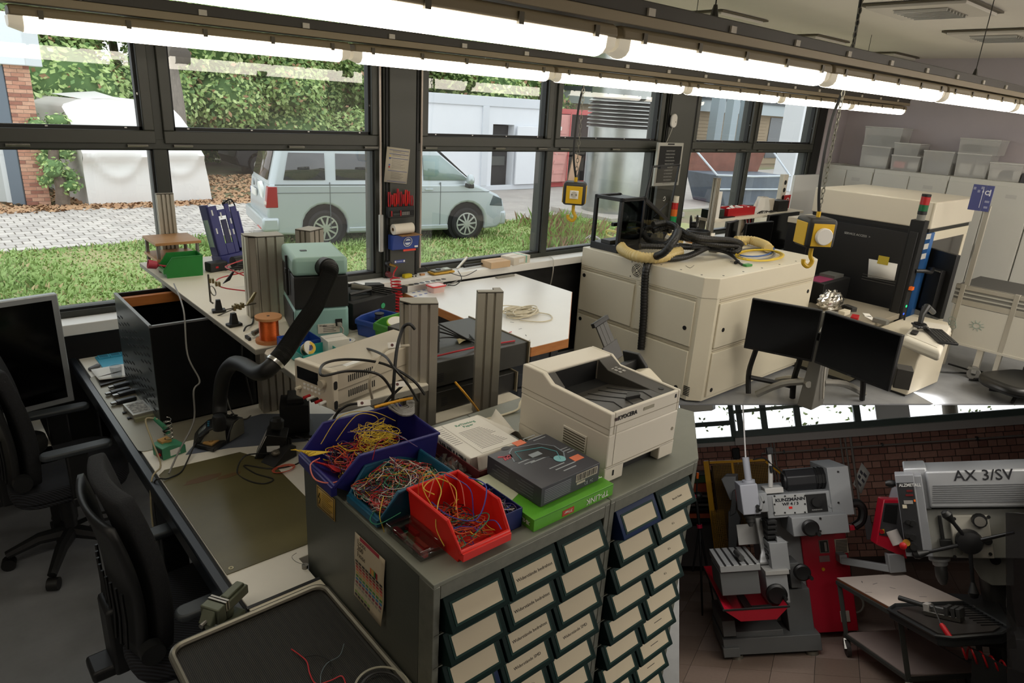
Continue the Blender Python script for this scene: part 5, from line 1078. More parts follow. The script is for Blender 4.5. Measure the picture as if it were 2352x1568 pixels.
# ------------------------------------------------------------------ white work table
TZ = .87
t = thing('white_table','large white worktable with an orange-brown wooden edge below the middle window','table',(2.505,2.626,0))
B().prism([(.004,.004),(.30,.004),(1.10,.76),(1.10,1.395),(.004,1.395)],TZ-.042,TZ).done('tabletop',M('table_white','#e3e2de',.35,var=.02,scale=3),t,smooth=0)
e = B(); e.box(0,.30,-.001,.006,TZ-.055,TZ-.002); e.prism([(.30,-.001),(1.104,.758),(1.09,.76),(.29,.006)],TZ-.055,TZ-.002); e.box(1.096,1.104,.758,1.395,TZ-.055,TZ-.002); e.box(-.001,.006,0,1.395,TZ-.055,TZ-.002); e.done('wooden_edge',M('table_edge','#a4642f',.5,col2='#b87a41',scale=5,stretch=(2,2,8)),t)
for (x,y) in ((.04,.04),(.04,1.3),(.2,.04),(1.03,1.3)): B().box(x,x+.06,y,y+.06,0,TZ-.055).done('leg',M('leg_charcoal','#2c2d2e',.5),t,bev=.003)
B().box(.1,.2,.05,.09,TZ-.16,TZ-.055).done('apron',M('leg_charcoal','#2c2d2e'),t)
for k in range(5): B().box(.12,.42,.22,1.1,.12+.1*k,.205+.1*k).done('drawer',M('drawer_dark','#3c3f44',.5),t,bev=.004)
RM = M('table_mark','#4a4a4c',.8)
for k,(x,y) in enumerate(((1195,755),(1208,770),(1176,740),(1215,782),(1190,785))):
 p = PZ(x,y,TZ); B().box(-.012,.012,-.002,.002,0,.0006).done('scratch',RM,t,loc=(p.x-2.505,p.y-2.626,TZ),rz=k*1.1)
p = PZ(970,672,TZ)
for r2 in range(2):
 for c in range(5):
  q = PZ(950+12*c+4*r2,672-3*c+8*r2,TZ); B().box(-.012,.012,-.008,.008,0,.0007).done('blue_mark',M('mark_blue','#5b6fae',.7),t,loc=(q.x-2.505,q.y-2.626,TZ))
a,an,w = fit(PZ(936,672,TZ),PZ(1018,657,TZ));
t = thing('power_strip','silver power strip lying at the far edge of the white table','power strip',(a.x,a.y,TZ),an); B().box(0,w,0,.05,0,.045).done('body',ALUL,t,bev=.002); B().box(-.05,.0,0,.05,0,.046).done('end_cap',BLACK,t,bev=.002)
for k in range(7): B().cyl((.05+.05*k,.025,.045),(.05+.05*k,.025,.046),.019,n=14).done('socket',BLACK,t)
one(B().tube([PZ(1018,657,TZ+.02),PZ(1035,652,TZ+.01),PZ(1050,645,TZ+.01)],.0045,6,smooth=5),'strip_lead',M('cable_grey','#7b7975'),'grey lead of the silver power strip','cable')
p = PZ(1006,671,TZ)
t = thing('clear_box_red_lid','small clear food box with a red lid on the white table','box',(p.x-.06,p.y-.02,TZ),.05); B().prism(rrect(.10,.075,.012,3,.06,.04),0,.042,poly2=rrect(.115,.088,.014,3,.06,.04)).done('box',M('box_pinkish','#d9b9b2',.3),t); b = B(); b.prism(rrect(.125,.098,.016,4,.06,.04),.042,.05); b.done('lid',REDB,t,bev=.002); B().prism(rrect(.10,.074,.012,4,.06,.04),.0502,.051).done('lid_window',M('lid_pink','#dcbcb4',.3),t)
b = B(); rg = random.Random(4); c0 = PZ(1192,722,TZ)
for k in range(16):
 ax,ay,rz_ = rg.uniform(.08,.15),rg.uniform(.035,.07),rg.uniform(-.5,.5); cx,cy = rg.gauss(0,.022),rg.gauss(0,.025)
 b.tube([(cx+ax*cos(a)*cos(rz_)-ay*sin(a)*sin(rz_)+.004*sin(3*a+k),cy+ax*cos(a)*sin(rz_)+ay*sin(a)*cos(rz_),.006+.0025*k+.004*sin(2*a+k)) for a in [2*pi*i/22 for i in range(22)]],.0038,5,cyc=True)
b.tube([(.1,-.03,.01),(.16,-.12,.006),(.1,-.2,.005),(.0,-.2,.005),(-.1,-.12,.01)],.0038,5,smooth=6)
one(b,'white_cable_bundle',M('cable_ivory','#cfc6ae',.5),'loose bundle of ivory cable lying on the white table','cables',(c0.x,c0.y,TZ))['kind'] = 'thing'
p = PZ(1160,636,TZ); one(B().box(-.09,.09,-.015,.015,0,.012),'flat_ruler',M('ruler_grey','#8d8a80',.5),'grey flat bar at the far edge of the white table','bar',(p.x,p.y-.0,TZ),.02)
one(B().cyl((0,0,.003),(.07,.01,.003),.0022,n=6),'red_marker',M('lead_red','#b5202c'),'tiny red pin at the left edge of the white table beside the L-shaped column','pin',PZ(1157,768,TZ))
# ================================================================== drawer cabinets in the foreground
CZ = 1.10
CABG = M('cabinet_grey_green','#4a4d46',.42,.15,var=.06,scale=3,bump=.04,bscale=90); CABT = M('cabinet_top_grey','#74766b',.42,.1,var=.09,scale=4); CABE = M('cabinet_edge','#6c6d63',.4,.3,var=.15,scale=30)
DRW = M('drawer_green','#0b201e',.6,spec=.12); DRWB = M('drawer_blue','#0f2448',.5,spec=.15); CARDL = M('label_card','#b8ac94',.7); INKL = M('label_ink','#22201f',.8)
x0,y0 = .756,1.062; xm = PZ(1400,1147,CZ).x; x1 = 1.80; yb = 1.745
def cabinet(lab,xa,xb,poly):
 t = thing('drawer_cabinet',lab,'cabinet',(xa,y0,0),0,'small-parts cabinets')
 P_ = [(x-xa,y-y0) for x,y in poly]
 B().prism(P_,CZ-.012,CZ).done('top_plate',CABT,t,bev=.002,smooth=0)
 fx = xb-xa
 b = B(); b.box(0,.004,.06,P_[-1][1],0,CZ-.012); b.done('left_side',CABG,t)
 inn = [(q[0]*.985+.006,max(q[1],.055)) for q in P_]; inn[1] = (min(inn[1][0],fx-.01),.055)
 B().prism(inn,0,CZ-.013).done('carcass',M('carcass_dark','#3b3a34',.6),t,smooth=0)
 f = B(); f.box(0,.02,0,.06,0,CZ-.012); f.box(fx-.02,fx,0,.06,0,CZ-.012); f.box(.02,fx-.02,0,.012,CZ-.05,CZ-.012); f.done('front_frame',CABE,t,bev=.002)
 return t
tri = PZ(1594,945,CZ)
c1 = cabinet('near grey-green cabinet of dark green drawers with white cards, under the wire bins',x0,xm,[(x0,y0),(xm,y0),(xm,yb),(x0,yb)])
c2 = cabinet('second grey-green drawer cabinet to the right, under the white printer',xm+.002,x1,[(xm+.002,y0),(x1,y0),(tri.x,tri.y),(tri.x-.15,yb+.02),(xm+.002,yb)])
def drawer(par,x,z,w,h,text,tsize,bl=False,sk=0):
 p = B(); dpt = .048
 prof = [(0.0,.0),(-dpt*.25,-.0),(-dpt,h*.20),(-dpt*.98,h*.26),(-.006,h*.97),(0,h)]
 p.prism([(y,z_) for y,z_ in prof],.004,w-.004,'x'); p.box(.006,w-.006,-.001,.25,.01,h-.012)
 d = p.done('drawer',DRWB if bl else DRW,par,loc=(x,.01,z),bev=.0016)
 n = Vector((0,-(h*.71),-(dpt*.974))).normalized(); bot = Vector((0,-dpt*.98,h*.26)); top = Vector((0,-.006,h*.97)); up = (top-bot)
 o = Vector((w/2,0,0))+bot+up*.47
 fm = frame_mtx(o,(1,0,0),up)
 cw,ch = w*.74,up.length*.60
 B().box(-cw/2-.006,cw/2+.006,-ch/2-.006,ch/2+.006,-.002,.0012).done('card_frame',M('drawer_green_light','#12302b',.5,spec=.15),d,mtx=fm)
 B().box(-cw/2,cw/2,-ch/2,ch/2,.0,.0019).done('label_card',CARDL,d,mtx=fm)
 if text=='|': B().box(-.02,.02,-.001,.001,.0019,.0022).done('text_line',INKL,d,mtx=fm)
 elif text: txt(d,text,tsize,INKL,fm@Matrix.Translation((0,-.0,.0022)),name='lettering',sx=1.15,ext=.0002)
 return d
 # ---- column layout of the near cabinet: three columns
W1 = xm-x0; cw = (W1-.05)/3; rows = 9; pitch = .098
T1 = ['','Widerstände bedrahtet',''];
words = {(0,1):'Widerstände bedrahtet',(1,1):'Widerstände bedrahtet',(2,1):'Widerstände bedrahtet',(3,1):'Widerstände SMD',(4,1):'Widerstände',(3,0):'bedrahtet',(3,2):'Widerstände SMD'}
for r_ in range(rows):
 for c in range(3):
  drawer(c1,.026+cw*c,CZ-.052-pitch*(r_+1),cw,pitch*.98,words.get((r_,c),''),.0115,bl=(c==0 and r_>=3))
 B().box(.005,W1-.005,-.001,.006,CZ-.053-pitch*(r_+1)-.001,CZ-.053-pitch*(r_+1)+.002).done('row_rail',CABE,c1)
W2 = x1-xm-.002; cw2 = .185; rows2 = 10; p2 = .097
w2 = {(0,1):'Bosch Punkt',(1,1):'ICs',(2,1):'ICs',(3,1):'ICs',(5,1):'|',(6,1):'|',(7,1):'|'}
for r_ in range(rows2):
 for c in range(int(W2/cw2)+1):
  wv = min(cw2,W2-.03-cw2*c)
  if wv<.04: continue
  drawer(c2,.03+cw2*c,CZ-.052-p2*(r_+1),wv,p2*.98,w2.get((r_,c),''),.0085,bl=(c==0 and r_<1))
 B().box(.005,W2-.005,-.001,.006,CZ-.053-p2*(r_+1)-.001,CZ-.053-p2*(r_+1)+.002).done('row_rail',CABE,c2)
 # warning sticker and colour code chart on the cabinet side
def onside(x,y): return PX(x,y,x0-.001)
a,bq,c,d = onside(728,1112),onside(770,1147),onside(770,1198),onside(729,1161)
t = thing('warning_sticker','yellow electrical warning sticker with a black bolt on the cabinet side','sticker',(x0-.001,a.y,a.z))
L = lambda p,k=0: (-k,p.y-a.y,p.z-a.z)
def qs(name,pts,m,k,par=None): b = B(); b.quad(*[L(p,k) for p in pts]); return b.done(name,m,t if par is None else par,solid=.0006)
qs('sticker',[a,bq,c,d],M('sticker_yellow','#b8933a',.5),.0004)
def lerp4(u,v): return a.lerp(bq,u).lerp(d.lerp(c,u),v)
fr_ = B()
for (u0,u1,v0,v1) in ((.04,.96,.04,.07),(.04,.96,.93,.96),(.04,.07,.04,.96),(.93,.96,.04,.96)): fr_.quad(*[L(lerp4(u,v),.0014) for u,v in ((u0,v0),(u1,v0),(u1,v1),(u0,v1))])
fr_.done('black_border',INK,t)['kind'] = 'stuff'
z_ = B(); z_.tube([L(lerp4(.17,.28),.0016),L(lerp4(.11,.5),.0016),L(lerp4(.2,.52),.0016),L(lerp4(.14,.78),.0016)],.0014,5); z_.done('bolt',INK,t)
for i in range(8): z_ = B(); z_.tube([L(lerp4(.3,.18+.09*i),.0014),L(lerp4(.86-.1*(i%3),.18+.09*i),.0014)],.0006,4); z_.done('text_line',M('sticker_text','#5e4a1c',.8),t)
# the chart
a,bq,c,d = onside(817,1220),onside(886,1286),onside(886,1434),onside(819,1362)
t = thing('colour_code_chart','curled paper chart of resistor colour codes taped to the cabinet side','chart',(x0-.001,a.y,a.z))
PC = M('chart_paper','#b5a78d',.7)
def l4(u,v): return a.lerp(bq,u).lerp(d.lerp(c,u),v)
def cp(u,v,k=0): p = l4(u,v); return Vector((-.0015-.010*v*v*(.3+.7*u)-.003*sin(5*v)**2-k,p.y-a.y,p.z-a.z))
B().grid(8,12,lambda u,v: cp(u,v)).done('sheet',PC,t,solid=.0006)
cols = ['#1b1716','#6b2f26','#a81f26','#c96a4c','#b59a4e','#3d7a3a','#2f6a93','#7a3346','#8c8577','#b0a48e','#7d9a52','#1f1c1b']
for j in range(12):
 for i in range(8):
  if (j>8 and i>4) or (j==9 and i%3==1): continue
  u0 = .04+.118*i; v0 = .40+.048*j
  bb = B(); bb.quad(cp(u0,v0,.0012),cp(u0+.09,v0,.0012),cp(u0+.09,v0+.034,.0012),cp(u0,v0+.034,.0012)); bb.done('colour_field',M('chart_'+cols[j],cols[j],.6),t)
bb = B(); bb.quad(cp(.18,.0,.0014),cp(.82,.0,.0014),cp(.82,.06,.0014),cp(.18,.06,.0014)); bb.done('red_header',M('chart_header','#9e2235',.5),t)
for i,cc in enumerate(('#c4542e','#b59a4e','#c88a3a','#3d7a3a','#1b1716','#a81f26')): bb = B(); bb.quad(cp(.56+.04*i,.30,.0014),cp(.6+.04*i,.30,.0014),cp(.6+.04*i,.39,.0014),cp(.56+.04*i,.39,.0014)); bb.done('sample_band',M('chart_'+cc,cc,.6),t)
for r_ in range(3):
 o = cp(.10,.10+.09*r_,.0014); tx = cp(.5,.10+.09*r_,.0014)-o; ty = cp(.10,.05+.09*r_,.0014)-o
 txt(t,('Lxxx','200','1xxx')[r_],.022,M('chart_text','#6d6152',.8),frame_mtx(o,tx,ty),align='LEFT')
 # ================================================================== bins full of wires
COLW = [M('w_red','#b3242a',.45),M('w_black','#191717',.45),M('w_yellow','#c9a92c',.45),M('w_green','#1f7a55',.45),M('w_white','#c9c4ba',.45),M('w_orange','#c95a26',.45),M('w_purple','#5a4470',.45),M('w_pink','#c96a5a',.45),M('w_blue','#2c3fa0',.45)]
def tangle(name,lab,M4,n,x0_,x1_,y0_,y1_,z0_,z1_,r,cols,seed,size=.05,heap=None):
 """a heap of wires inside a box given in the local frame M4"""
 rg = random.Random(seed); b = B()
 for k in range(n):
  cx,cy = rg.uniform(x0_,x1_),rg.uniform(y0_,y1_); f = heap(cx,cy) if heap else 1
  cz = z0_+(z1_-z0_)*f*(rg.random()**.6); a = rg.random()*6.28; pts = []; p = Vector((cx,cy,cz)); d = Vector((cos(a),sin(a),rg.uniform(-.3,.3)))
  cur = rg.uniform(-1.1,1.1)
  for s_ in range(rg.randint(6,11)):
   pts.append(tuple(p)); st = size*rg.uniform(.22,.42); p = p+d.normalized()*st
   d = Matrix.Rotation(cur*.6+rg.uniform(-.35,.35),3,'Z')@d; d.z+=rg.uniform(-.35,.35); d.z*=.8
   if p.x<x0_ or p.x>x1_: d.x = -d.x; p.x = min(max(p.x,x0_),x1_)
   if p.y<y0_ or p.y>y1_: d.y = -d.y; p.y = min(max(p.y,y0_),y1_)
   zt = z0_+(z1_-z0_)*(heap(p.x,p.y) if heap else 1)+.006
   if p.z>zt: p.z = zt; d.z = -abs(d.z)*.5
   if p.z<z0_: p.z = z0_; d.z = abs(d.z)
  b.tube(pts,r,4,mi=rg.choice(cols),smooth=2)
 o = b.done(name,COLW,smooth=60); o.matrix_world = M4; return tag(o,lab,'wires',None,'stuff')
def strands(name,lab,M4,items):
 b = B()
 for pts,m,r in items: b.tube(pts,r,5,mi=m,smooth=6)
 o = b.done(name,COLW,smooth=60); o.matrix_world = M4; return tag(o,lab,'wires',None,'stuff')
def binplace(front_l,front_r,back_l,z):
 pass
 # purple bin: base from its four picked corners on the cabinet top
def wirebin(lab,A,rz,w,d,h,mat,**k):
 t = openbin('storage_bin',lab,'bin',(A[0],A[1],CZ),rz,w,d,h,mat,group='wire bins on the cabinet',th=.005,lip=.011,**k)
 return t,Matrix.Translation((A[0],A[1],CZ))@Matrix.Rotation(rz,4,'Z')
t,m = wirebin('large purple-blue open bin of mixed wires at the back left of the cabinet',(.735,1.605),-.04,.325,.235,.13,NAVY,front=.42,fb=.24)
tangle('wire_tangle','mixed red, black and yellow wires heaped in the purple-blue bin',m,220,.05,.29,-.08,.08,.01,.085,.0012,[0,0,1,1,2,5,6,4,0,1],11,.07,heap=lambda x,y: 1-.5*abs(x-.17)/.17)
tangle('yellow_wire_tuft','tuft of thin yellow wires on top of the heap in the purple-blue bin',m,45,.13,.24,-.05,.06,.08,.125,.0008,[2],12,.07)
strands('loose_wires','loose red and yellow wires spilling over the front of the purple-blue bin',m,[([(-.0+.004*k,.02-.006*k,.07),(.05,.0-.006*k,.05),(.12,-.05+.006*k,.06),(.2,-.06,.09)],0,.0026) for k in range(7)]+[([(-.045+.004*k,.075-.004*k,.095+.002*(k%3)),(-.01,.07-.003*k,.085),(.06,.05,.07)],2,.0012) for k in range(14)]+[([(.02,.03,.07),(-.02,.0,.075),(-.03,-.06,.06),(.02,-.09,.055),(.09,-.06,.08)],7,.002),([(.05,.09,.08),(.12,.10,.15),(.2,.06,.16),(.27,.04,.12)],2,.0012),([(.08,.05,.1),(.14,.04,.17),(.19,.02,.165),(.22,.05,.12)],2,.0012)])
t,m = wirebin('petrol blue bin heaped with tangled coloured wires, in the middle of the three wire bins',(.770,1.402),.02,.225,.165,.092,PETROL,front=.30,fb=.14)
tangle('wire_tangle','dense tangle of multicoloured thin wires piled high in the petrol blue bin',m,380,.0,.215,-.072,.072,.02,.125,.0009,[0,0,0,1,1,1,3,3,4,4,5,6,2,7],13,.055,heap=lambda x,y: max(.35,1-.6*abs(x-.12)/.12-.25*abs(y)/.07))
strands('loose_wires','loose thin wires hanging over the edges of the petrol blue bin',m,[([(.02,-.06,.08),(-.01,-.09,.05),(.0,-.095,.0),(.002,-.096,-.05)],2,.0012),([(.03,-.03,.04),(-.02,-.06,.03),(-.02,-.10,.035),(.04,-.11,.05)],3,.0012),([(.10,-.07,.10),(.10,-.10,.09),(.11,-.10,.05)],0,.0012),([(.14,-.06,.1),(.18,-.10,.11),(.16,-.11,.04)],3,.0012),([(.06,.06,.12),(.07,.05,.17),(.09,.03,.19)],0,.0011),([(.2,.05,.12),(.12,.08,.18),(.02,.12,.19)],6,.0011)])
B().tube([(.0,-.098,-.05),(.0,-.099,-.065)],.0022,6).done('x',BLACK).name = 'pin_header'
o = bpy.data.objects['pin_header']; o.matrix_world = m; tag(o,'small black pin socket at the end of a yellow wire by the petrol bin','connector')
t,m = wirebin('bright red bin with a few long coloured wires, nearest the cabinet front edge',(.925,1.085),pi/2,.225,.16,.098,REDB,front=.36)
tangle('wire_tangle','loose coil of coloured wires in the bottom of the bright red bin',m,60,.03,.19,-.055,.055,.008,.04,.0012,[0,2,8,3,5,7,1,5],14,.06)
strands('loose_wires','long yellow, orange and blue wires arching out of the bright red bin',m,[([(.12,.03,.02),(.20,.05,.10),(.215,.02,.135),(.15,.03,.12),(.12,.06,.10),(.09,.085,.06),(.05,.088,.03)],2,.0014),([(.2,.06,.05),(.215,.05,.12),(.18,.0,.13),(.13,-.0,.09),(.1,.01,.05)],5,.0014),([(.2,-.02,.12),(.12,-.04,.11),(.08,-.03,.04),(.03,-.05,.06),(-.0,-.05,.05)],8,.0014),([(.14,-.05,.13),(.09,-.07,.12),(.06,-.02,.06),(.12,.02,.05),(.19,.03,.06)],8,.0018),([(.16,.06,.10),(.19,.01,.14),(.14,-.02,.13),(.10,-.01,.08)],7,.0013),([(.1,.0,.03),(.07,-.05,.06),(.04,-.04,.06),(.03,.02,.04)],3,.0014),([(.15,.05,.11),(.205,.045,.10),(.21,-.0,.11),(.17,-.03,.09),(.11,.01,.07)],2,.0014)])
# clear assortment box
t = thing('clear_parts_box','clear plastic box of parts on the cabinet corner left of the red bin','box',(.777,1.147,CZ),.02)
B().box(0,.072,0,.155,0,.018).done('tray',BAG,t,bev=.003); B().box(-.002,.074,-.002,.157,.0185,.030).done('lid',BAG,t,bev=.004)
for k,(x,y,c) in enumerate(((.02,.03,'w_red'),(.035,.05,'w_pink'),(.03,.09,'w_green'),(.05,.11,'w_red'),(.02,.12,'w_red'))): B().box(x-.006,x+.006,y-.025,y+.025,.004,.016).done('small_part',MATS[c],t)
for y in (.02,.135): B().box(-.004,.0,y-.008,y+.008,.012,.024).done('latch',PLEXI,t)
# navy open box between the red bin and the green carton
tray('small_bin','small navy open box of odd parts between the red bin and the green carton','tray',(1.008,1.118,CZ),0,.068,.15,.058,M('navy_box','#17235e',.4))
tangle('odd_wires','thin wires and black parts in the small navy box',Matrix.Translation((1.008,1.118,CZ)),26,.008,.06,.01,.14,.01,.055,.001,[1,1,4,6,8],15,.05)
# plastic bag with grey cable
t = thing('plastic_bag','crumpled clear plastic bag with grey cables behind the red bin','bag',(1.0,1.335,CZ),.1)
rg = random.Random(21); hs = [[rg.random() for i in range(12)] for j in range(12)]
def bagf(u,v):
 i,j = min(10,int(u*11)),min(10,int(v*11)); h_ = hs[j][i]
 return Vector((.12*u-.01+.012*(h_-.5),.14*v+.012*(hs[i][j]-.5),.004+.085*(h_*.5+.55)*sin(pi*min(1,max(0,u)))**.6*sin(pi*v)**.6))
B().grid(11,11,bagf).done('film',BAG,t,smooth=0)
b = B()
for k in range(4): b.tube([(.02+.03*cos(a)+.03,.06+.04*sin(a)+.01*k,.02+.006*k) for a in [2*pi*i/14 for i in range(14)]],.004,6,cyc=True)
b.done('grey_cable',M('cable_olive_grey','#7d786c',.5),t)
for k in range(4): B().cbox((.05+.02*k,.03+.03*(k%2),.02),(.02,.025,.015)).done('metal_part',STEEL,t)
one(B().tube([(1.03,1.40,1.12),(.99,1.37,1.14),(.985,1.32,1.13),(1.0,1.30,1.115)],.0042,6,smooth=6),'bent_grey_cable',M('cable_taupe','#8b8069',.5),'bent taupe cable leaning on the petrol bin by the plastic bag','cable')
# green box and dark gadget box
GRNB = M('carton_green','#4f9a24',.4,col2='#62a92e',scale=4); WH = M('print_white','#e6e8df',.5)
t = thing('green_carton','flat lime green carton with upside-down white lettering at the cabinet front edge','carton',(1.083,1.079,CZ))
w,d,h = .312,.25,.037
B().box(0,w,0,d,0,h).done('box',GRNB,t,bev=.001); B().prism([(0,.10),(.05,.12),(.07,d),(0,d)],h,h+.0006).done('white_top_panel',M('carton_pale','#c9cdb0',.5),t)
B().box(0,w,-.0006,0,h-.003,h-.001).done('edge_crease',M('carton_green_dark','#3d7a1c',.5),t)
R180 = Matrix.Rotation(pi,4,'Z')
txt(t,'TP-LINK',.026,WH,frame_mtx((.245,-.0008,.017),(-1,0,0),(0,0,-1))); txt(t,'TP-LINK',.026,WH,frame_mtx((.265,.055,h+.0008),(-1,0,0),(0,-1,0)))
B().box(.105,.150,-.0009,0,.006,.024).done('red_badge',M('badge_red','#b33a2a',.5),t); txt(t,'3Year',.013,WH,frame_mtx((.128,-.0012,.015),(-1,0,0),(0,0,-1)))
txt(t,'TP-LINK',.017,WH,frame_mtx((-.0008,.045,.018),(0,-1,0),(0,0,-1)))
B().box(-.0008,0,.10,.125,.008,.03).done('blank_code_field',M('code_grey','#6f8a55',.5),t)
t = thing('gadget_box','dark grey gadget box with printed speaker-like picture and orange stickers, lying on the green carton','carton',(1.135,1.112,CZ+.0385),.02)
w,d,h = .235,.224,.058; GB = M('gadget_dark','#3a3b42',.38,col2='#45464e',scale=3);
B().box(0,w,0,d,0,h).done('box',GB,t,bev=.0012)
tf = lambda x,y: frame_mtx((x,y,h+.0006),(-1,0,0),(0,-1,0))
def poly(name,pts,m,z=.0004,th=.0004): B().prism(pts,h+z,h+z+th).done(name,m,t,smooth=0)
hexo = [(.035,.15),(.06,.20),(.085,.215),(.17,.19),(.20,.15),(.195,.105),(.165,.07),(.15,.075),(.14,.11),(.06,.145)]
poly('picture_outline',hexo,M('pic_pale','#7d8892',.4)); poly('picture_body',[(x*.95+.0058,y*.95+.0072) for x,y in hexo],M('pic_dark','#26272d',.35),.0006)
B().tube([(.06,.145,h+.0013),(.075,.19,h+.0013),(.16,.165,h+.0013),(.178,.12,h+.0013),(.155,.082,h+.0013)],.0013,5).done('picture_glow_line',M('pic_cyan','#5aa3ac',.4),t)
B().cyl((.155,.085,h+.001),(.155,.085,h+.0016),.018,n=22).done('picture_round',M('pic_aqua','#7fb6bd',.4),t); B().box(.095,.135,.135,.155,h+.001,h+.0014).done('picture_screen',M('pic_screen','#8f979e',.4),t)
for (x,y) in ((.125,.226),(.20,.06)): B().box(x-.019,x+.019,y-.013,y+.013,h,h+.0012).done('orange_sticker',M('sticker_salmon','#e07a58',.6),t)
for k in range(4): B().prism([(.02+.009*k,.17),(.026+.009*k,.17),(.032+.009*k,.19),(.026+.009*k,.19)],h,h+.0008).done('red_logo_stroke',M('print_red','#b23a48',.5),t)
B().prism([(.012,.195),(.07,.165),(.07,.169),(.02,.2)],h,h+.0008).done('red_logo_swoosh',M('print_red','#b23a48'),t)
o_ = B(); o_.cyl((.07,.225,h),(.07,.225,h+.0008),.016,n=20); o_.done('round_badge',M('badge_black','#17171a',.4),t,mtx=Matrix.Translation((.07,.225,0))@Matrix.Diagonal((1,.6,1,1))@Matrix.Translation((-.07,-.225,0)))
for k,(x,y,l) in enumerate(((.04,.135,.05),(.05,.12,.04),(.07,.115,.06),(.09,.06,.06),(.10,.045,.08),(.115,.028,.05),(.15,.235,.05),(.16,.222,.06),(.17,.209,.05),(.19,.12,.035),(.195,.108,.03),(.2,.096,.03))): B().box(x,x+l,y,y+.0035,h,h+.0007).done('text_line',M('print_silver','#9da3a8',.5),t)
B().box(.135,.225,-.0008,0,.028,.052).done('barcode_field',M('barcode_pale','#b4ac9c',.5),t)
for k in range(14): B().box(.139+.006*k,.1405+.006*k+.0015*(k%3)/2,-.0014,-.0008,.031,.050).done('bar',INK,t)
B().box(.14,.175,-.0008,0,.018,.025).done('price_label',M('barcode_pale','#b4ac9c'),t); txt(t,'CE  FC',.013,M('print_silver','#9da3a8'),frame_mtx((.19,-.0012,.012),(1,0,0),(0,0,1)))
for k in range(8): B().box(.012,.115,-.0008,0,.008+.0055*k,.0105+.0055*k).done('text_line',M('print_grey2','#7b7f86',.5),t)
for k in range(9): B().box(-.0008,0,.03+.1*(k%2),.10+.1*(k%2)-.01*(k%3),.01+.0045*k,.0122+.0045*k).done('text_line',M('print_grey3','#5d6068',.5),t)
# dark red carton lid with paper
DR = M('dark_red_card','#5e1f21',.5)
t = thing('red_box_lid','dark red open carton holding a ream of printer paper','carton',(1.103,1.335,CZ),-.01)
b = B(); w,d,h = .215,.285,.052; b.box(0,w,0,d,0,.003); b.box(0,w,0,.003,0,h); b.box(0,w,d-.003,d,0,h); b.box(0,.003,0,d,0,h); b.box(w-.003,w,0,d,0,h); b.done('lid',DR,t,bev=.001)
B().box(-.001,0,.01,d-.01,.012,.0135).done('fold_line',M('dark_red2','#7d3a38',.6),t)
t = thing('paper_ream','torn-open ream of white printer paper with a printed sheet on top','paper',(1.115,1.392,CZ+.004),-.02)
B().box(0,.192,0,.228,0,.062).done('paper_stack',PAPER,t,bev=.002);
B().grid(8,6,lambda u,v: Vector((-.004-.001*u,.228*u,.0635-.048*v*(.8+.2*sin(9*u))))).done('wrapper_side',M('wrapper_white','#dcd7cc',.6),t,solid=.001)
B().grid(10,6,lambda u,v: Vector((.02+.16*u,-.003-.02*v*(.6+.4*sin(7*u)),.064-.05*v*(.75+.25*sin(11*u+1))))).done('torn_wrapper',M('wrapper_white','#dcd7cc'),t,solid=.001)
B().grid(8,8,lambda u,v: Vector((.185+.09*u,.06+.17*v,.060+.035*sin(5*u+2*v)*u-.02*u))).done('torn_wrapper_flap',M('wrapper_white','#dcd7cc'),t,solid=.001)
B().box(.045,.19,.006,.222,.0625,.0635).done('printed_sheet',PAPER,t)
txt(t,'ReThinking\nPaper',.017,M('print_green','#5a9a80',.7),frame_mtx((.118,.185,.064),(1,0,0),(0,1,0)))
for k in range(15): B().box(.062,.062+.11*(.75+.25*((k*29)%7)/7),.148-.0085*k,.1495-.0085*k,.0635,.0639).done('text_line',M('print_grey','#6d6a66'),t)
txt(t,'RETHINK',.034,INK,frame_mtx((-.0075,.085,.044),(0,1,0),(0,0,-1)),bold=.0008)
for k in range(10): B().box(.006,.036,.2-.012*k,.2015-.012*k,.0622,.0626).done('side_print',M('print_grey','#6d6a66'),t)
# ------------------------------------------------------------------ white laser printer
PRW = M('printer_white','#d6cfc0',.42,var=.01,scale=2); PRD = M('printer_dark','#35322d',.45); PRK = M('printer_black','#0e0e0e',.5)
t = thing('laser_printer','white laser printer with a dark paper output tray on top of the right cabinet','printer',(1.412,1.13,CZ))
w,d = .335,.385; hf,hb = .232,.262
B().box(0,w,0,d,.045,hf-.07).done('body',PRW,t,bev=.006,seg=3)
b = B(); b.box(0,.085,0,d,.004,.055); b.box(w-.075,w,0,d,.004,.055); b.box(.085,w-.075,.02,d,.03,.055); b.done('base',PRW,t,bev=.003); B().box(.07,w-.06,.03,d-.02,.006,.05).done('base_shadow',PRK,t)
# top rim around the tray with raised rear deck
tp = B(); tp.prism([(0,hf-.071),(0,hf),(.25,hf+.004),(.29,hb),(d,hb),(d,hf-.071)],0,.02,'x'); tp.prism([(0,hf-.071),(0,hf),(.25,hf+.004),(.29,hb),(d,hb),(d,hf-.071)],w-.012,w,'x'); tp.prism([(.29,hf-.071),(.29,hb),(d,hb),(d,hf-.071)],.02,w-.012,'x'); tp.box(.02,w-.012,0,.012,hf-.071,hf); tp.done('top_cover',PRW,t,bev=.004,seg=3)
B().prism([(.012,hf-.03),(.012,hf-.004),(.24,hf+.002),(.285,hb-.004),(.285,hf-.05)],.255,w-.012,'x').done('control_side',PRD,t,bev=.002)
B().prism([(.012,hf-.04),(.012,hf-.004),(.06,hf-.004),(.13,hf-.022),(.235,hf-.045),(.235,hf-.06)],.02,.256,'x').done('output_tray',PRD,t,bev=.002)
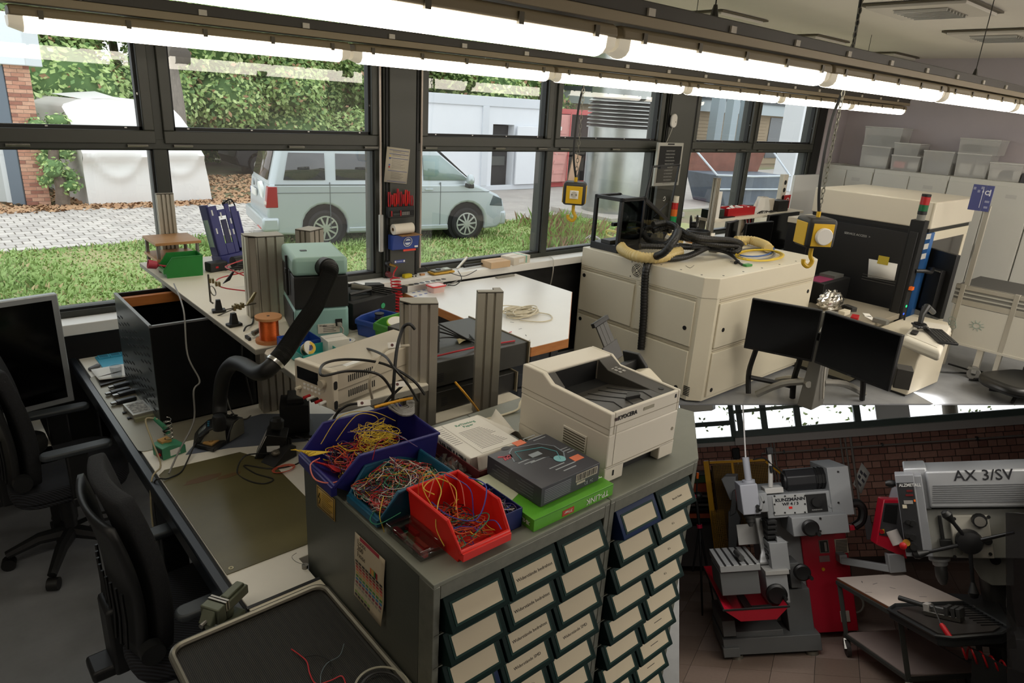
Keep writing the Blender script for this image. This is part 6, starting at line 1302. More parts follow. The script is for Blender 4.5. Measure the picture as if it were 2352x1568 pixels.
B().prism([(.235,hf-.06),(.235,hf-.01),(.285,hb-.004),(.289,hf-.06)],.02,.05,'x').done('tray_cheek',PRD,t,bev=.002); B().box(.05,.256,.2,.29,hf-.06,hf-.044).done('tray_throat',PRK,t)
B().quad((.03,.286,hf-.045),(.25,.286,hf-.045),(.25,.286,hb-.006),(.03,.286,hb-.006)).done('throat_back',PRK,t)
for x in (.07,.12,.17,.21): B().tube([(x,.02,hf-.003),(x+.01,.06,hf-.003),(x+.004,.13,hf-.021),(x,.2,hf-.036)],.0015,5).done('tray_rib',PRK,t)
B().prism([(.12,.05),(.18,.04),(.19,.055),(.16,.075)],hf-.006,hf+.006).done('paper_stop',PRK,t,bev=.001)
for k in range(3):
 for j in range(2): B().box(.272+.018*j,.284+.018*j,.20+.018*k,.212+.018*k,hf+.0005,hf+.004 if j else hf+.003).done('button',M('printer_btn','#8d8a82',.4),t)
B().cyl((.29,.045,hf-.003),(.29,.045,hf-.0015),.009,n=16).done('power_mark',PRK,t)
txt(t,'KYOCERA',.019,INK,frame_mtx((.075,-.0016,hf-.021),(1,0,0),(0,0,1)),bold=.0004); b = B(); b.cyl((.024,-.0015,hf-.021),(.024,-.0022,hf-.021),.007,n=4); b.done('logo_mark',M('logo_dark','#3a2326',.5),t)
B().box(.15,.20,-.0015,.004,hf-.026,hf-.016).done('grip_recess',M('printer_grip','#98927f',.5),t); B().box(w-.03,w-.022,-.0012,0,hf-.022,hf-.01).done('side_slot',PRK,t)
b = B(); b.box(0,w,-.0008,0,hf-.043,hf-.0415); b.box(0,w,-.0008,0,.057,.0585); b.box(.03,.031,-.0008,0,.06,hf-.043); b.box(-.0008,0,0,d,hf-.05,hf-.0485); b.done('panel_joint',M('joint_tan','#8c8471',.6),t)
B().box(.035,.042,-.001,0,.022,.04).done('latch_slot',PRK,t); B().cyl((w-.02,-.001,.10),(w-.02,0,.10),.006,n=12).done('lock',M('joint_tan','#8c8471'),t)
v = B()
for k in range(6): v.box(-.0052,.001,.085,.175,.075+.0085*k,.0785+.0085*k)
v.done('side_vents',M('vent_dark','#5b5446',.7),t)['kind'] = 'stuff'; B().box(-.004,0,.08,.18,.07,.128).done('vent_bulge',PRW,t,bev=.002)
# document scanner behind the printer
t = thing('document_scanner','cream and black sheet-fed scanner with a raised black paper support behind the printer','scanner',(1.80,1.33,CZ),.12)
B().prism([(.0,.02),(.13,.015),(.15,.05),(.13,.135),(.08,.155),(.02,.12)],0,.20,'x').done('cream_cover',M('scanner_cream','#d0c8b4',.4),t,bev=.008,seg=3)
B().box(-.02,.22,-.03,.17,0,.018).done('black_base',BLACK,t,bev=.004); B().prism([(.12,.02),(.2,.02),(.19,.15),(.14,.17)],-.015,.215,'x').done('black_back',BLACK,t,bev=.004)
for x in (-.02,.20): B().prism([(.10,.10),(.19,.12),(.21,.185),(.14,.19),(.10,.15)],x,x+.02,'x').done('side_guide',BLACK,t,bev=.003)
MS = Matrix.Translation((.06,.17,.17))@rotm(-25,-12,0)
B().box(0,.09,0,.006,0,.07).done('support_lower',M('support_dark','#2f2d29',.45),t,bev=.002,mtx=MS); B().box(.012,.078,.001,.007,.06,.15).done('support_upper',M('support_dark2','#3a3833',.45),t,bev=.002,mtx=MS); B().box(.0,.09,-.004,.012,.15,.168).done('support_end',BLACK,t,bev=.002,mtx=MS)
for x in (.033,.055): B().box(x,x+.001,.0,.0012,.07,.15).done('support_line',M('line_grey','#6b6a66',.5),t,mtx=MS)
one(B().tube([PZ(1205,905,1.13),PZ(1195,925,1.12),PZ(1180,945,1.105),(1.33,1.68,1.104)],.0045,6,smooth=6),'printer_cable',M('cable_ivory','#cfc6ae'),'ivory cable running from the printer to the cabinet top','cable')
p = PZ(730,1292,DESKZ)
t = thing('coin_cell_part','small round grey metal part with a thin wire on the cream bench by the cabinet','part',(.735,p.y,DESKZ)); B().cyl((0,0,0),(0,0,.012),.010,n=16).done('cap',STEEL,t); B().tube([(0,0,.012),(-.02,.02,.02),(-.02,.05,.02),(.0,.06,.02)],.0007,4,smooth=6).done('wire',M('wire_dark','#3a3933'),t)
# ribbed tray trolley
t = thing('ribbed_tray_cart','cart top with dark ribbed mat and rounded grey metal rim in the foreground','cart',(.285,.935,0))
TRZ = .86; OUT = rrect(.40,.56,.035,6,.2,.28)
RIM = M('rim_metal','#8a867a',.32,.75); MATT = stripes('ribbed_mat','#0e0d0a','#221f17',95,'X',.6)
MT = Matrix.Translation((0,0,0))
B().prism([(x,y) for x,y in OUT],TRZ-.018,TRZ-.006).done('ribbed_mat',MATT,t)
rb = B()
for k in range(96): rb.box(.012+.0039*k,.0136+.0039*k,.014,.546,TRZ-.006,TRZ-.0048)
rb.done('rib',M('mat_rib','#15120c',.7),t,smooth=0)['kind'] = 'stuff'
B().tube([(x,y,TRZ) for x,y in OUT],.0085,8,cyc=True).done('rim',RIM,t); B().prism(OUT,TRZ-.03,TRZ-.017).done('underside',BLACK,t)
for (x,y) in ((.04,.05),(.36,.05),(.04,.5),(.36,.5)): B().cyl((x,y,.06),(x,y,TRZ-.03),.012,n=10).done('leg',BLACK,t); B().cyl((x-.012,y,.03),(x+.012,y,.03),.03,n=14).done('castor',BLACK,t)
def ontray(x,y): return PZ(x,y,TRZ)
one(B().tube([ontray(669,1490),ontray(690,1505),ontray(705,1520),ontray(712,1548),ontray(727,1570),ontray(760,1562),ontray(785,1552),ontray(795,1575)],.0016,5,smooth=6),'red_wire',M('w_red','#b3242a'),'red hook-up wire lying on the ribbed tray','wire')
one(B().tube([ontray(790,1478),ontray(780,1505),ontray(752,1522),ontray(738,1545),ontray(736,1570)],.0009,5,smooth=6),'grey_wire',M('w_greyblue','#5c6b70',.5),'thin grey wire on the ribbed tray right of the red wire','wire')
one(B().tube([ontray(700,1508),ontray(730,1505),ontray(760,1520),ontray(760,1550)],.0012,5,smooth=6),'black_wire',BLACK,'thin black wire on the ribbed tray crossing the grey one','wire')
for k,(rx,c,l) in enumerate(((64,'cable_ivory2','pale cable loop at the bottom edge on the ribbed tray'),(50,'cable_black2','black cable loop inside the pale one at the bottom edge'))):
 one(B().tube([ontray(878+rx*cos(a),1590-54*sin(a)*(rx/64))+Vector((0,0,.006)) for a in [pi*i/10-.1 for i in range(12)]],.0028,6,smooth=4),'cable_loop',M(c,('#8e8a78','#1d1c1a')[k],.5),l,'cable')
 # ================================================================== large cream machine by the window
MZ = 1.02; mx0,mx1,my0,my1 = 4.39,6.10,2.70,4.04; ch = .085
t = thing('cream_machine','large low cream-coloured machine cabinet with chamfered corners and hoses heaped on top','machine',(mx0,my0,0))
w,d = mx1-mx0,my1-my0
out = [(0,ch),(ch,0),(w-ch,0),(w,ch),(w,d),(0,d)]
B().prism([(x*.996+.003,y*.996+.003) for x,y in out],.02,MZ-.16).done('cabinet_body',CREAM,t,smooth=0); B().prism(out,MZ-.16,MZ).done('top_cover',M('cream_top','#dcd4bf',.4,var=.02,scale=2),t,bev=.006,smooth=0)
B().prism([(x*.97+.03,y*.97+.03) for x,y in out],0,.02).done('plinth',BLACK,t)
def mpanel(axis,a,c,z0,z1,knobs,nm='side_panel'):
 b = B()
 if axis=='x': b.box(-.012,.004,a,c,z0,z1)
 else: b.box(a,c,-.012,.004,z0,z1)
 p = b.done(nm,CREAM,t,bev=.004);
 for (u,z) in knobs:
  if axis=='x': B().cyl((-.016,u,z),(-.011,u,z),.017,n=16).done('lock',BLACK,p)
  else: B().cyl((u,-.016,z),(u,-.011,z),.017,n=16).done('lock',BLACK,p)
 b = B()
 for zz in (z1+.012,z1+.03):
  if axis=='x': b.box(-.006,.002,a,c,zz,zz+.005)
  else: b.box(a,c,-.006,.002,zz,zz+.005)
 b.done('groove',CREAMD,t)
mpanel('x',ch+.04,.68,.46,MZ-.20,[(ch+.1,.60)]); mpanel('x',.72,d-.02,.46,MZ-.20,[(d-.06,.78)]); mpanel('x',ch+.04,d-.02,.05,.42,[(ch+.1,.1),(d-.06,.38)])
mpanel('y',ch+.04,w-ch-.03,.46,MZ-.20,[(ch+.13,.60),(w-ch-.1,.74)]); mpanel('y',ch+.04,w-ch-.03,.05,.42,[(ch+.1,.10)])
fy = PX(1463,621,mx0).y-my0; fz = PX(1463,621,mx0).z
fan = B();
for r_ in (.022,.036,.05): fan.ring((-.004,fy,fz),(1,0,0),r_+.006,r_,.004,24)
fan.cyl((-.005,fy,fz),(-.001,fy,fz),.012,n=12)
for a in range(4): fan.cyl((-.003,fy+.01*cos(a*1.57+.78),fz+.01*sin(a*1.57+.78)),(-.003,fy+.055*cos(a*1.57+.78),fz+.055*sin(a*1.57+.78)),.003,n=5)
g_ = B().cyl((-.002,fy,fz),(.001,fy,fz),.058,n=28).done('fan_opening',BLACK,t); fan.done('fan_guard',CREAM,t)
for (y,z) in ((-.06,-.06),(.06,-.06),(-.06,.06),(.06,.06)): B().cyl((-.004,fy+y,fz+z),(0,fy+y,fz+z),.005,n=8).done('bolt',STEEL,t)
for k in range(7): B().cyl((.06,.15+.19*k,MZ),(.06,.15+.19*k,MZ+.003),.008,n=8).done('top_screw',GREYP,t)
for k in range(6): B().cyl((.2+.28*k,.05,MZ),(.2+.28*k,.05,MZ+.003),.008,n=8).done('top_screw',GREYP,t)
v = B()
for k in range(6): v.box(-.003,.001,ch-.02,ch+.035,.06+.014*k,.066+.014*k)
v.done('vent',BLACK,t)['kind'] = 'stuff'
def T_(x,y,z=.05): return PZ(x,y,MZ+z)
# yellow ribbed hose
YH = M('hose_straw','#cdb679',.4,spec=.6)
def ribbed(name,lab,pts,r,mat,cat='hose',k=40,pitch=.028,n=14,amp=.1,mm=None):
 sp = spline([Vector(p) for p in pts],k); c = [0]
 for i in range(1,len(sp)): c.append(c[-1]+(sp[i]-sp[i-1]).length)
 m_ = int(c[-1]/pitch*3); fine = []; j = 0
 for i in range(m_+1):
  dd = c[-1]*i/m_
  while j<len(c)-2 and c[j+1]<dd: j+=1
  fine.append(sp[j].lerp(sp[j+1],(dd-c[j])/max(1e-9,c[j+1]-c[j])))
 return one(B().tube(fine,lambda i: r*(1+amp*(i%3==0)),n),name,mat,lab,cat,smooth=60)
ribbed('ribbed_hose','straw-coloured clear ribbed hose looped at the left on top of the cream machine',[T_(1560,578,.06),T_(1510,592,.05),T_(1460,588,.05),T_(1428,570,.05),T_(1430,548,.05),T_(1465,540,.05),T_(1520,544,.05),T_(1570,548,.05)],.040,YH,amp=.16)
ribbed('ribbed_hose','straw-coloured ribbed hose end at the right back of the cream machine top',[T_(1690,552,.05),T_(1725,552,.05),T_(1755,562,.05),T_(1765,570,.05)],.038,YH,amp=.16)
CCH = M('corrugated_black','#161512',.45)
ribs = [('uppermost black corrugated conduit of the tangle on the cream machine',[T_(1500,530,.20),T_(1540,520,.24),T_(1600,545,.2),T_(1680,552,.15),T_(1700,562,.1),T_(1640,556,.12),T_(1560,545,.15)]),('black corrugated conduit bending in a long loop at the right of the tangle',[T_(1560,535,.18),T_(1600,552,.16),T_(1650,562,.12),T_(1695,566,.09),T_(1688,578,.05),T_(1640,570,.06),T_(1590,560,.08)]),('black corrugated conduit looping at the left of the tangle',[T_(1500,515,.26),T_(1530,512,.27),T_(1555,525,.25),T_(1530,560,.12),T_(1490,552,.1),T_(1480,530,.16),T_(1500,522,.2),T_(1540,530,.2)]),('straight black corrugated conduit lying across the straw hose',[T_(1470,565,.10),T_(1540,566,.10),T_(1620,568,.09)]),('black corrugated conduit running down-left under the tangle',[T_(1620,570,.08),T_(1580,588,.04),T_(1540,594,.03),T_(1500,592,.04)])]
for l,p in ribs: ribbed('corrugated_conduit',l,p,.024,CCH,'conduit',pitch=.022,n=8,amp=.12)
p0 = T_(1560,535,.2)
ribbed('drop_conduit','black corrugated conduit hanging down the left face of the cream machine',[T_(1558,532,.24),T_(1550,550,.22),T_(1525,580,.12),Vector((mx0+.03,PX(1490,600,mx0).y,MZ+.035)),Vector((mx0-.045,PX(1487,618,mx0-.03).y,MZ-.03)),Vector((mx0-.05,PX(1484,660,mx0-.03).y,MZ-.18)),Vector((mx0-.05,PX(1480,740,mx0-.03).y,MZ-.42)),Vector((mx0-.05,PX(1472,830,mx0-.03).y,MZ-.7))],.030,CCH,'conduit',pitch=.024,n=8)
b = B()
for k in range(4): b.tube([T_(1560+10*k,560+3*k,.06+.02*k),T_(1620,566+2*k,.06),T_(1670,576+2*k,.04),T_(1695+3*k,602+2*k,.02)],.009,6,smooth=6)
one(b,'black_leads',BLACK,'thin black leads ending in plugs at the front right of the tangle','cables')['kind'] = 'stuff'
def loopcable(lab,cx,cy,rx,ry,mat,n=2,nm='cable_loop',r=.006):
 b = B()
 for k in range(n): b.tube([T_(cx+rx*(1+.08*k)*cos(a),cy+ry*(1+.1*k)*sin(a),.012+.012*k) for a in [2*pi*i/24 for i in range(24)]],r,5,cyc=True)
 return one(b,nm,mat,lab,'cable')
loopcable('yellow cable loops at the right of the cream machine top',1745,586,48,11,M('cable_yellow','#d9b92c',.45),3)
loopcable('blue air line loop inside the yellow cable loops',1728,572,50,17,M('airline_blue','#3b62a4',.45),1,'air_line',.007)
loopcable('grey cable loop under the yellow loops',1735,583,42,13,M('cable_grey','#7b7975'),2)
one(B().tube([T_(1392,536,.03),T_(1402,530,.06),T_(1425,540,.06),T_(1420,548,.03),T_(1396,540,.03),T_(1395,528,.08),T_(1420,533,.08)],.008,6,smooth=6),'yellow_white_cable',M('cable_lemon','#d8cf7a',.5),'pale yellow cable loop left of the straw hose','cable')
for k,(x,y,l) in enumerate(((1713,560,'left yellow cable tie flag in the loops'),(1768,565,'right yellow cable tie flag in the loops'))): one(B().box(-.035,.035,-.004,.004,-.006,.006),'yellow_tag',YELLOW,l,'tag',T_(x,y,.06),.6+1.4*k)
p = T_(1640,578,.0); t = thing('metal_block','small silver metal block with holes among the conduits','block',(p.x,p.y,MZ),.3); B().box(-.05,.05,-.035,.035,0,.075).done('block',STEEL,t,bev=.003);
for z in (.02,.05): B().cyl((-.052,0,z),(-.05,0,z),.009,n=10).done('hole',BLACK,t)
p = T_(1532,548,.02); one(B().box(-.03,.03,-.02,.02,-.02,.02,m=rotm(20,30,10)),'grey_connector',M('connector_grey','#a9a79f',.5),'grey connector shell hanging in the conduit tangle','connector',T_(1533,547,.10),.4,bev=.004)
p = T_(1716,611,0); one(B().box(-.04,.04,-.022,.022,0,.018),'green_connector',M('connector_green','#3f8a44',.45),'green terminal plug at the front right of the machine top','connector',(p.x,p.y,MZ),-.1,bev=.003)
one(B().tube([T_(1677,600,.01),T_(1700,604,.012),T_(1712,608,.012)],.004,5,smooth=5),'green_plug_lead',M('cable_grey','#7b7975'),'short grey lead of the green terminal plug','cable')
p = T_(1693,606,.0); one(B().cyl((-.03,0,.014),(.03,.01,.014),.014,n=10),'black_plug',BLACK,'round black plug at the front right of the machine top','plug',(p.x,p.y,MZ))
one(B().tube([T_(1575,610,.003),T_(1585,615,.003),T_(1594,609,.003)],.002,5,smooth=6),'bent_wire',GREYP,'small bent wire lying alone on the machine top','wire')
# stack light, spools and 3D printer at the back of the machine
def stack_light(lab,P_,cols,r=.032,hs=.06,cap=None):
 t = thing('signal_light',lab,'signal light',P_); z = 0
 B().cyl((0,0,0),(0,0,.05),r*.9,n=18).done('base',GREYP,t); z = .05
 for nm,m,h in cols: B().cyl((0,0,z),(0,0,z+h),r,n=20).done(nm,m,t,bev=.002); z+=h
 return t
P_ = T_(1541,541,0); P_.z = MZ; zt = ZUP(P_,450)-MZ; k = (zt-.05)/4
stack_light('white-capped red, orange and green signal light at the back of the cream machine',P_,[('white_segment',M('seg_white','#cfc8b8',.4),k*.7),('green_segment',M('seg_green','#1d8a50',.3),k),('orange_segment',M('seg_orange','#d0661f',.3),k*.8),('red_segment',M('seg_red','#b32222',.3),k*.75),('white_cap',M('seg_white','#cfc8b8'),k*.75)])
P_ = T_(1583,541,0); t = thing('black_spool','black filament spool standing on edge behind the conduits','spool',(P_.x,P_.y,MZ+.10),.5)
B().lathe([(.105,0),(.105,.008),(.04,.010),(.04,.06),(.105,.062),(.105,.07)],(0,0,0),(0,-1,.15),28).done('spool',BLACK,t); B().cyl((0,-.071,.011),(0,-.0715,.011),.03,n=16).done('paper_dot',WHITE,t)
P_ = T_(1600,556,0); t = thing('amber_spool','black spool with amber filament lying at the back of the machine top','spool',(P_.x,P_.y,MZ)); B().lathe([(.085,0),(.105,.0),(.105,.05),(.10,.055)],n=28).done('amber_winding',M('amber','#9c6a36',.4),t); B().lathe([(.10,.055),(.112,.055),(.112,.115),(.10,.115),(.095,.06)],n=28).done('black_rim',BLACK,t); B().box(.05,.112,-.115,-.108,.06,.1).done('label',PAPER,t)
# printer with a hinged lid
a = PY(1356,552,3.95); zb = MZ
t = thing('desktop_3d_printer','black desktop 3D printer with clear sides and its lid propped open by the right pillar','3D printer',(4.45,3.70,MZ),.04)
pw,pd = .72,.30
zr = .36; zf = .36
FRM = M('printer_frame_black','#141517',.45)
b = B(); b.box(0,pw,0,pd,0,.06); b.box(0,.03,0,.03,.06,.43); b.box(0,.03,pd-.03,pd,.06,.46); b.box(pw*.42,pw*.42+.03,0,.03,.06,.46); b.box(0,pw*.45,pd-.03,pd,.43,.46); b.box(0,.03,0,pd,.43,.46); b.box(0,pw*.45,0,.03,.43,.46); b.prism([(pw*.42,.46),(pw*.45,.46),(pw,.24),(pw,.21),(pw*.42,.43)],0,.03,'y'); b.prism([(pw*.42,.46),(pw*.45,.46),(pw,.24),(pw,.21),(pw*.42,.43)],pd-.03,pd,'y'); b.box(pw-.03,pw,0,.03,.06,.2); b.box(pw-.03,pw,pd-.03,pd,.06,.2); b.done('frame',FRM,t,bev=.004)
B().box(.03,pw*.43,.004,.008,.06,.43).done('side_pane',SMOKE,t); B().box(.03,pw*.43,.0,pd,.445,.45).done('top_pane',SMOKE,t); B().quad((pw*.43,.006,.06),(pw-.03,.006,.06),(pw-.03,.006,.22),(pw*.43,.006,.42)).done('front_pane',SMOKE,t)
B().box(.02,pw-.02,.1,pd-.1,.06,.09).done('print_bed',DGREY,t)
b = B(); b.box(.1,.3,.14,.17,.2,.23); b.box(.18,.23,.10,.16,.16,.24); b.done('print_head',BLACK,t)
for k in range(4): B().tube([(.06+.05*k,.02,.16+.03*(k%2)),(.10+.05*k,.06,.18),(.14+.04*k,.1,.2+.03*(k%3))],.003,5,smooth=4).done('red_cable',M('lead_red','#b5202c'),t)
lx = pw*.46
q0 = (lx,.015,.36); b = B()
A0,A1,A2,A3 = Vector((lx,.012,.46)),Vector((lx+.05,.012,.71)),Vector((lx+.46,.02,.72)),Vector((lx+.42,.02,.40))
b.tube([A0,A1,A2,A3],.011,6); lid = b.done('lid_frame',FRM,t); B().quad(A0,A1,A2,A3).done('lid_pane',PLEXI,lid); B().box(lx+.15,lx+.25,.0,.03,.69,.715).done('lid_grip',FRM,lid)
B().tube([(pw-.1,.1,.25),(pw+.06,.12,.33),(pw+.14,.14,.36)],.008,6).done('gas_strut',FRM,t)
b = B()
for k in range(3): b.tube([PZ(1345+8*k,548,MZ+.01),PZ(1360,540+2*k,MZ+.03),PZ(1378,550,MZ+.02),PZ(1352,555,MZ+.01)],.006,5,smooth=6)
one(b,'white_cable_coil',M('cable_white','#b9b5aa'),'small white cable coil at the left foot of the 3D printer','cable')
# ================================================================== far bench under the third window
FSZ = 1.195
t = thing('far_shelf','narrow white shelf of small things in front of the third window','shelf',(6.02,3.80,FSZ)); B().box(0,1.82,0,.24,-.028,0).done('board',SH,t,bev=.002)
for x in (.06,.9,1.7): B().box(x,x+.05,.17,.22,-.45,-.028).done('bracket_post',ALUL,t)
t = thing('far_desk','dark far desk carrying three black monitors under the narrow shelf','desk',(6.3,3.35,0)); B().box(0,1.75,0,.68,.70,.735).done('desktop',M('desk_grey','#55544f',.5),t)
for (x,y) in ((.03,.03),(1.67,.03),(.03,.6),(1.67,.6)): B().box(x,x+.05,y,y+.05,0,.7).done('leg',BLACK,t)
extrusion('tall aluminium post at the left end of the far shelf',5.92,3.78,.74,1.605,.07,.045,0,2,1)
one(B().box(0,.06,0,.02,0,.27),'white_divider',WHITE,'white upright plate beside the tall aluminium post on the far shelf','plate',(6.07,3.83,FSZ))
def fmon(lab,x0,x1,yt,yb,Y,rz):
 a,c,e = PY(x0,yb,Y),PY(x1,yb,Y),PY(x0,yt,Y); t = thing('monitor',lab,'monitor',(a.x,Y,.735),rz,'monitors on the far desk'); w = (c-a).xy.length; z0,z1 = a.z-.735,e.z-.735
 B().box(0,w,0,.03,max(.05,z0),z1).done('panel',BLACK,t,bev=.003); B().box(.008,w-.008,-.001,0,max(.06,z0+.01),z1-.01).done('screen',M('screen_black','#050505'),t); B().box(w/2-.03,w/2+.03,.03,.06,.01,z1*.7).done('stand',BLACK,t); B().box(w/2-.11,w/2+.11,-.05,.12,0,.012).done('foot',BLACK,t)
fmon('leftmost black monitor, turned, on the far desk',1666,1703,513,575,3.62,.25); fmon('middle black monitor on the far desk',1705,1760,515,580,3.62,-.05); fmon('largest black monitor at the right on the far desk',1753,1822,496,580,3.72,.02)
def fz(x,y=490,Y=3.9): p = PY(x,y,Y); return p.x
def sbox(name,lab,cat,x0,x1,h,mat,Y=3.86,d=.12,rz=0,**k): a,c = fz(x0),fz(x1); return one(B().box(0,c-a,0,d,0,h),name,mat,lab,cat,(a,Y,FSZ),rz,bev=.004,**k)
sbox('dark_box','dark green open box at the left on the far shelf','box',1626,1656,.085,M('box_darkgreen','#1f2b22',.5)); sbox('purple_box','small purple box beside the dark green one on the far shelf','box',1650,1664,.07,M('box_purple','#2a2050',.5),3.93,.06)
one(B().box(-.14,.12,-.06,.06,0,.008),'flat_tablet',BLACK,'flat black tablet lying at the front of the far shelf','tablet',(fz(1660),3.88,FSZ),.05)
t = thing('blue_goggles','dark blue goggles sticking up from the dark green box','goggles',(fz(1640),3.9,FSZ+.10)); B().tube([(-.07,0,0),(-.04,-.03,.02),(0,-.03,.0),(.04,-.03,.03),(.07,0,.01)],.016,8,smooth=4).done('frame',M('goggle_navy','#1c2058',.4),t); B().ball((-.03,-.02,.02),.025,10,7).done('lens',SMOKE,t)
tray('red_tray','long dark red tray of parts in the middle of the far shelf','tray',(fz(1664),3.86,FSZ),0,fz(1725)-fz(1664),.14,.085,RED)
rg = random.Random(31)
for k in range(7): one(B().cbox((0,0,0),(.05+.03*rg.random(),.03,.02),m=rotm(rg.uniform(-30,30),rg.uniform(-30,30),rg.uniform(0,90))),'white_packet',[PAPER,M('packet_red','#b5393c',.5)][k%3==2],'small %s packet in the red tray, %s from the left'%('red' if k%3==2 else 'white',('first','second','third','fourth','fifth','sixth','seventh')[k]),'packet',(fz(1678+7*k),3.93,FSZ+.065+.015*(k%2)),0,'packets in the red tray')
t = thing('white_bag','crumpled white bag on the far shelf right of the red tray','bag',(fz(1750),3.92,FSZ)); B().grid(16,9,lambda u,v: Vector(((.13-.05*v)*cos(2*pi*u)*(1+.18*sin(7*u*6.28+3*v)),(.08-.03*v)*sin(2*pi*u)*(1+.15*sin(5*u*6.28)),.17*v)),cyc=True).done('bag',M('bag_white','#dad7d0',.7),t)
b = B()
for k in range(6): b.tube([(fz(1728+4*k),3.84,FSZ+.01),(fz(1740+3*k),3.85+.01*k,FSZ+.03),(fz(1760+2*k),3.84,FSZ+.012)],.005,5,smooth=5)
one(b,'dark_cables',BLACK,'dark cables lying in front of the white bag on the far shelf','cables')['kind'] = 'stuff'
sbox('dark_bin','black open-topped bin at the right end of the far shelf','bin',1778,1800,.12,BLACK,3.86,.14); sbox('white_carton','white carton between the bag and the black bin on the far shelf','carton',1765,1778,.14,CARDW,3.92,.08)
a = PY(1790,445,4.03); c = PY(1806,400,4.03); t = thing('socket_tower','white socket tower with three round black sockets in front of the third window','socket strip',(a.x-.02,4.0,FSZ)); hh = c.z-FSZ
B().box(0,.11,0,.05,0,hh).done('tower',M('socket_white','#d5cfc2',.45),t,bev=.004)
for k in range(3): B().cyl((.058,-.002,hh-.09-.085*k),(.058,.0,hh-.09-.085*k),.027,n=18).done('socket',BLACK,t)
a = PY(1798,470,3.98); t = thing('red_sign','small red sign with a white symbol at the right end of the far shelf','sign',(a.x,3.97,FSZ+.005)); B().box(0,.135,0,.008,0,.155).done('plate',M('sign_red','#b8262a',.5),t); B().ring((.07,-.002,.085),(0,1,0),.04,.028,.002,20).done('white_symbol',WHITE,t); B().box(.03,.10,-.002,0,.025,.04).done('white_bar',WHITE,t)
a = PY(1822,402,4.08); one(B().box(0,.62,0,.03,0,.62),'white_partition',M('partition_white','#d8d8d6',.5),'white partition board standing at the right end of the third window','board',(a.x,4.05,a.z-.62))
t = thing('cable_box','small white box of bundled cables hanging below the far shelf','box',(fz(1720),3.97,.95)); B().box(0,.26,0,.06,0,.22).done('box',M('box_tan','#b5a58c',.6),t)
for k in range(8): B().tube([(.03+.025*k,-.005,.2),(.05+.02*k,-.02,.12),(.03+.028*k,-.005,.03)],.006,5,smooth=4).done('cable',[BLACK,MATS['w_white'],MATS['w_red']][k%3],t)
t = thing('black_case','black padded case with a clear bag beside the far monitors','case',(7.55,3.1,0)); B().box(0,.35,0,.4,0,.82).done('cabinet',BLACKM,t,bev=.01); B().box(.03,.32,.05,.35,.82,.92).done('case',BLACK,t,bev=.02); B().grid(5,5,lambda u,v: Vector((.25+.15*u+.03*v,.1+.1*v,.92+.22*v*(1-.5*u)))).done('clear_bag',BAG,t,solid=.001)
# ================================================================== black enclosure machine with cream hood
X0,Y0,XR,YF,ZT = 7.03,2.2,8.12,3.30,1.545
t = thing('black_machine','large black processing cabinet with a cream hood and window, near the end wall','machine',(X0,Y0,0)); W,D = XR-X0,YF-Y0
BKP = M('machine_black','#1d1d1e',.4)
b = B(); b.box(.02,W-.02,.02,D-.02,.06,1.28); b.done('cabinet',BKP,t,bev=.004)
B().box(.0,.02,.10,D,.10,1.24).done('service_panel',BKP,t,bev=.004); B().box(-.02,W+.02,-.02,D+.02,1.30,ZT).done('hood',M('hood_cream','#d9d1bf',.4),t,bev=.012,seg=3); B().box(-.005,W,-.005,D,1.265,1.30).done('hood_gap',BLACK,t)
B().box(-.022,-.0205,.0,.012,1.31,ZT-.01).done('hood_joint',CREAMD,t)
B().box(.0,.5,D,D+.25,.05,1.15).done('rear_box',BKP,t,bev=.006); B().box(-.01,.5,D-.02,D+.26,1.15,1.21).done('rear_box_lid',M('cover_cream2','#cfc6b3'),t,bev=.006)
for z in (.0,):
 for (x,y) in ((.08,.08),(W-.08,.08),(.08,D-.08),(W-.08,D-.08)): B().cyl((x,y,0),(x,y,.06),.035,n=12).done('foot',BLACK,t)
f = B(); f.box(.10,W,-.012,.02,1.18,1.265); f.box(.10,W,-.012,.02,.06,.28); f.box(W-.07,W,-.012,.02,.28,1.18); f.done('front_frame',CREAM,t,bev=.004); B().box(.03,.12,-.02,.02,.06,1.265).done('blue_strip',M('strip_blue','#2f62a0',.4),t)
B().box(.12,W-.07,-.004,.0,.28,1.18).done('window_pane',M('machine_window','#2a2624',.08,spec=.8),t)
txt(t,'SERVICE ACCESS  >',.030,M('white_print','#b9b9b5',.6),frame_mtx((-.002,.62,1.14),(0,-1,0),(0,0,1))); txt(t,'SERVICE ACCESS',.030,M('white_print','#b9b9b5'),frame_mtx((-.002,1.0,1.13),(0,-1,0),(0,0,1)))
a,bq,c,d = PX(1996,594,X0-.003),PX(2062,606,X0-.003),PX(2054,645,X0-.003),PX(1993,636,X0-.003)
tt = thing('taped_paper','white paper sheet taped with yellow tape on the black cabinet','paper',a); L = lambda p: (0,p.y-a.y,p.z-a.z)
B().quad(L(a),L(bq),L(c),L(d)).done('sheet',PAPER,tt,solid=.002); m_ = a.lerp(bq,.5)-a; B().box(-.004,-.002,m_.y-.05,m_.y+.05,m_.z-.03,m_.z+.05).done('tape',M('tape_yellow','#c9b23a',.5),tt)
for k in range(3): B().box(-.003,-.002,m_.y-.18,m_.y+.16,m_.z-.16-.025*k,m_.z-.157-.025*k).done('text_line',M('print_grey','#6d6a66'),tt)
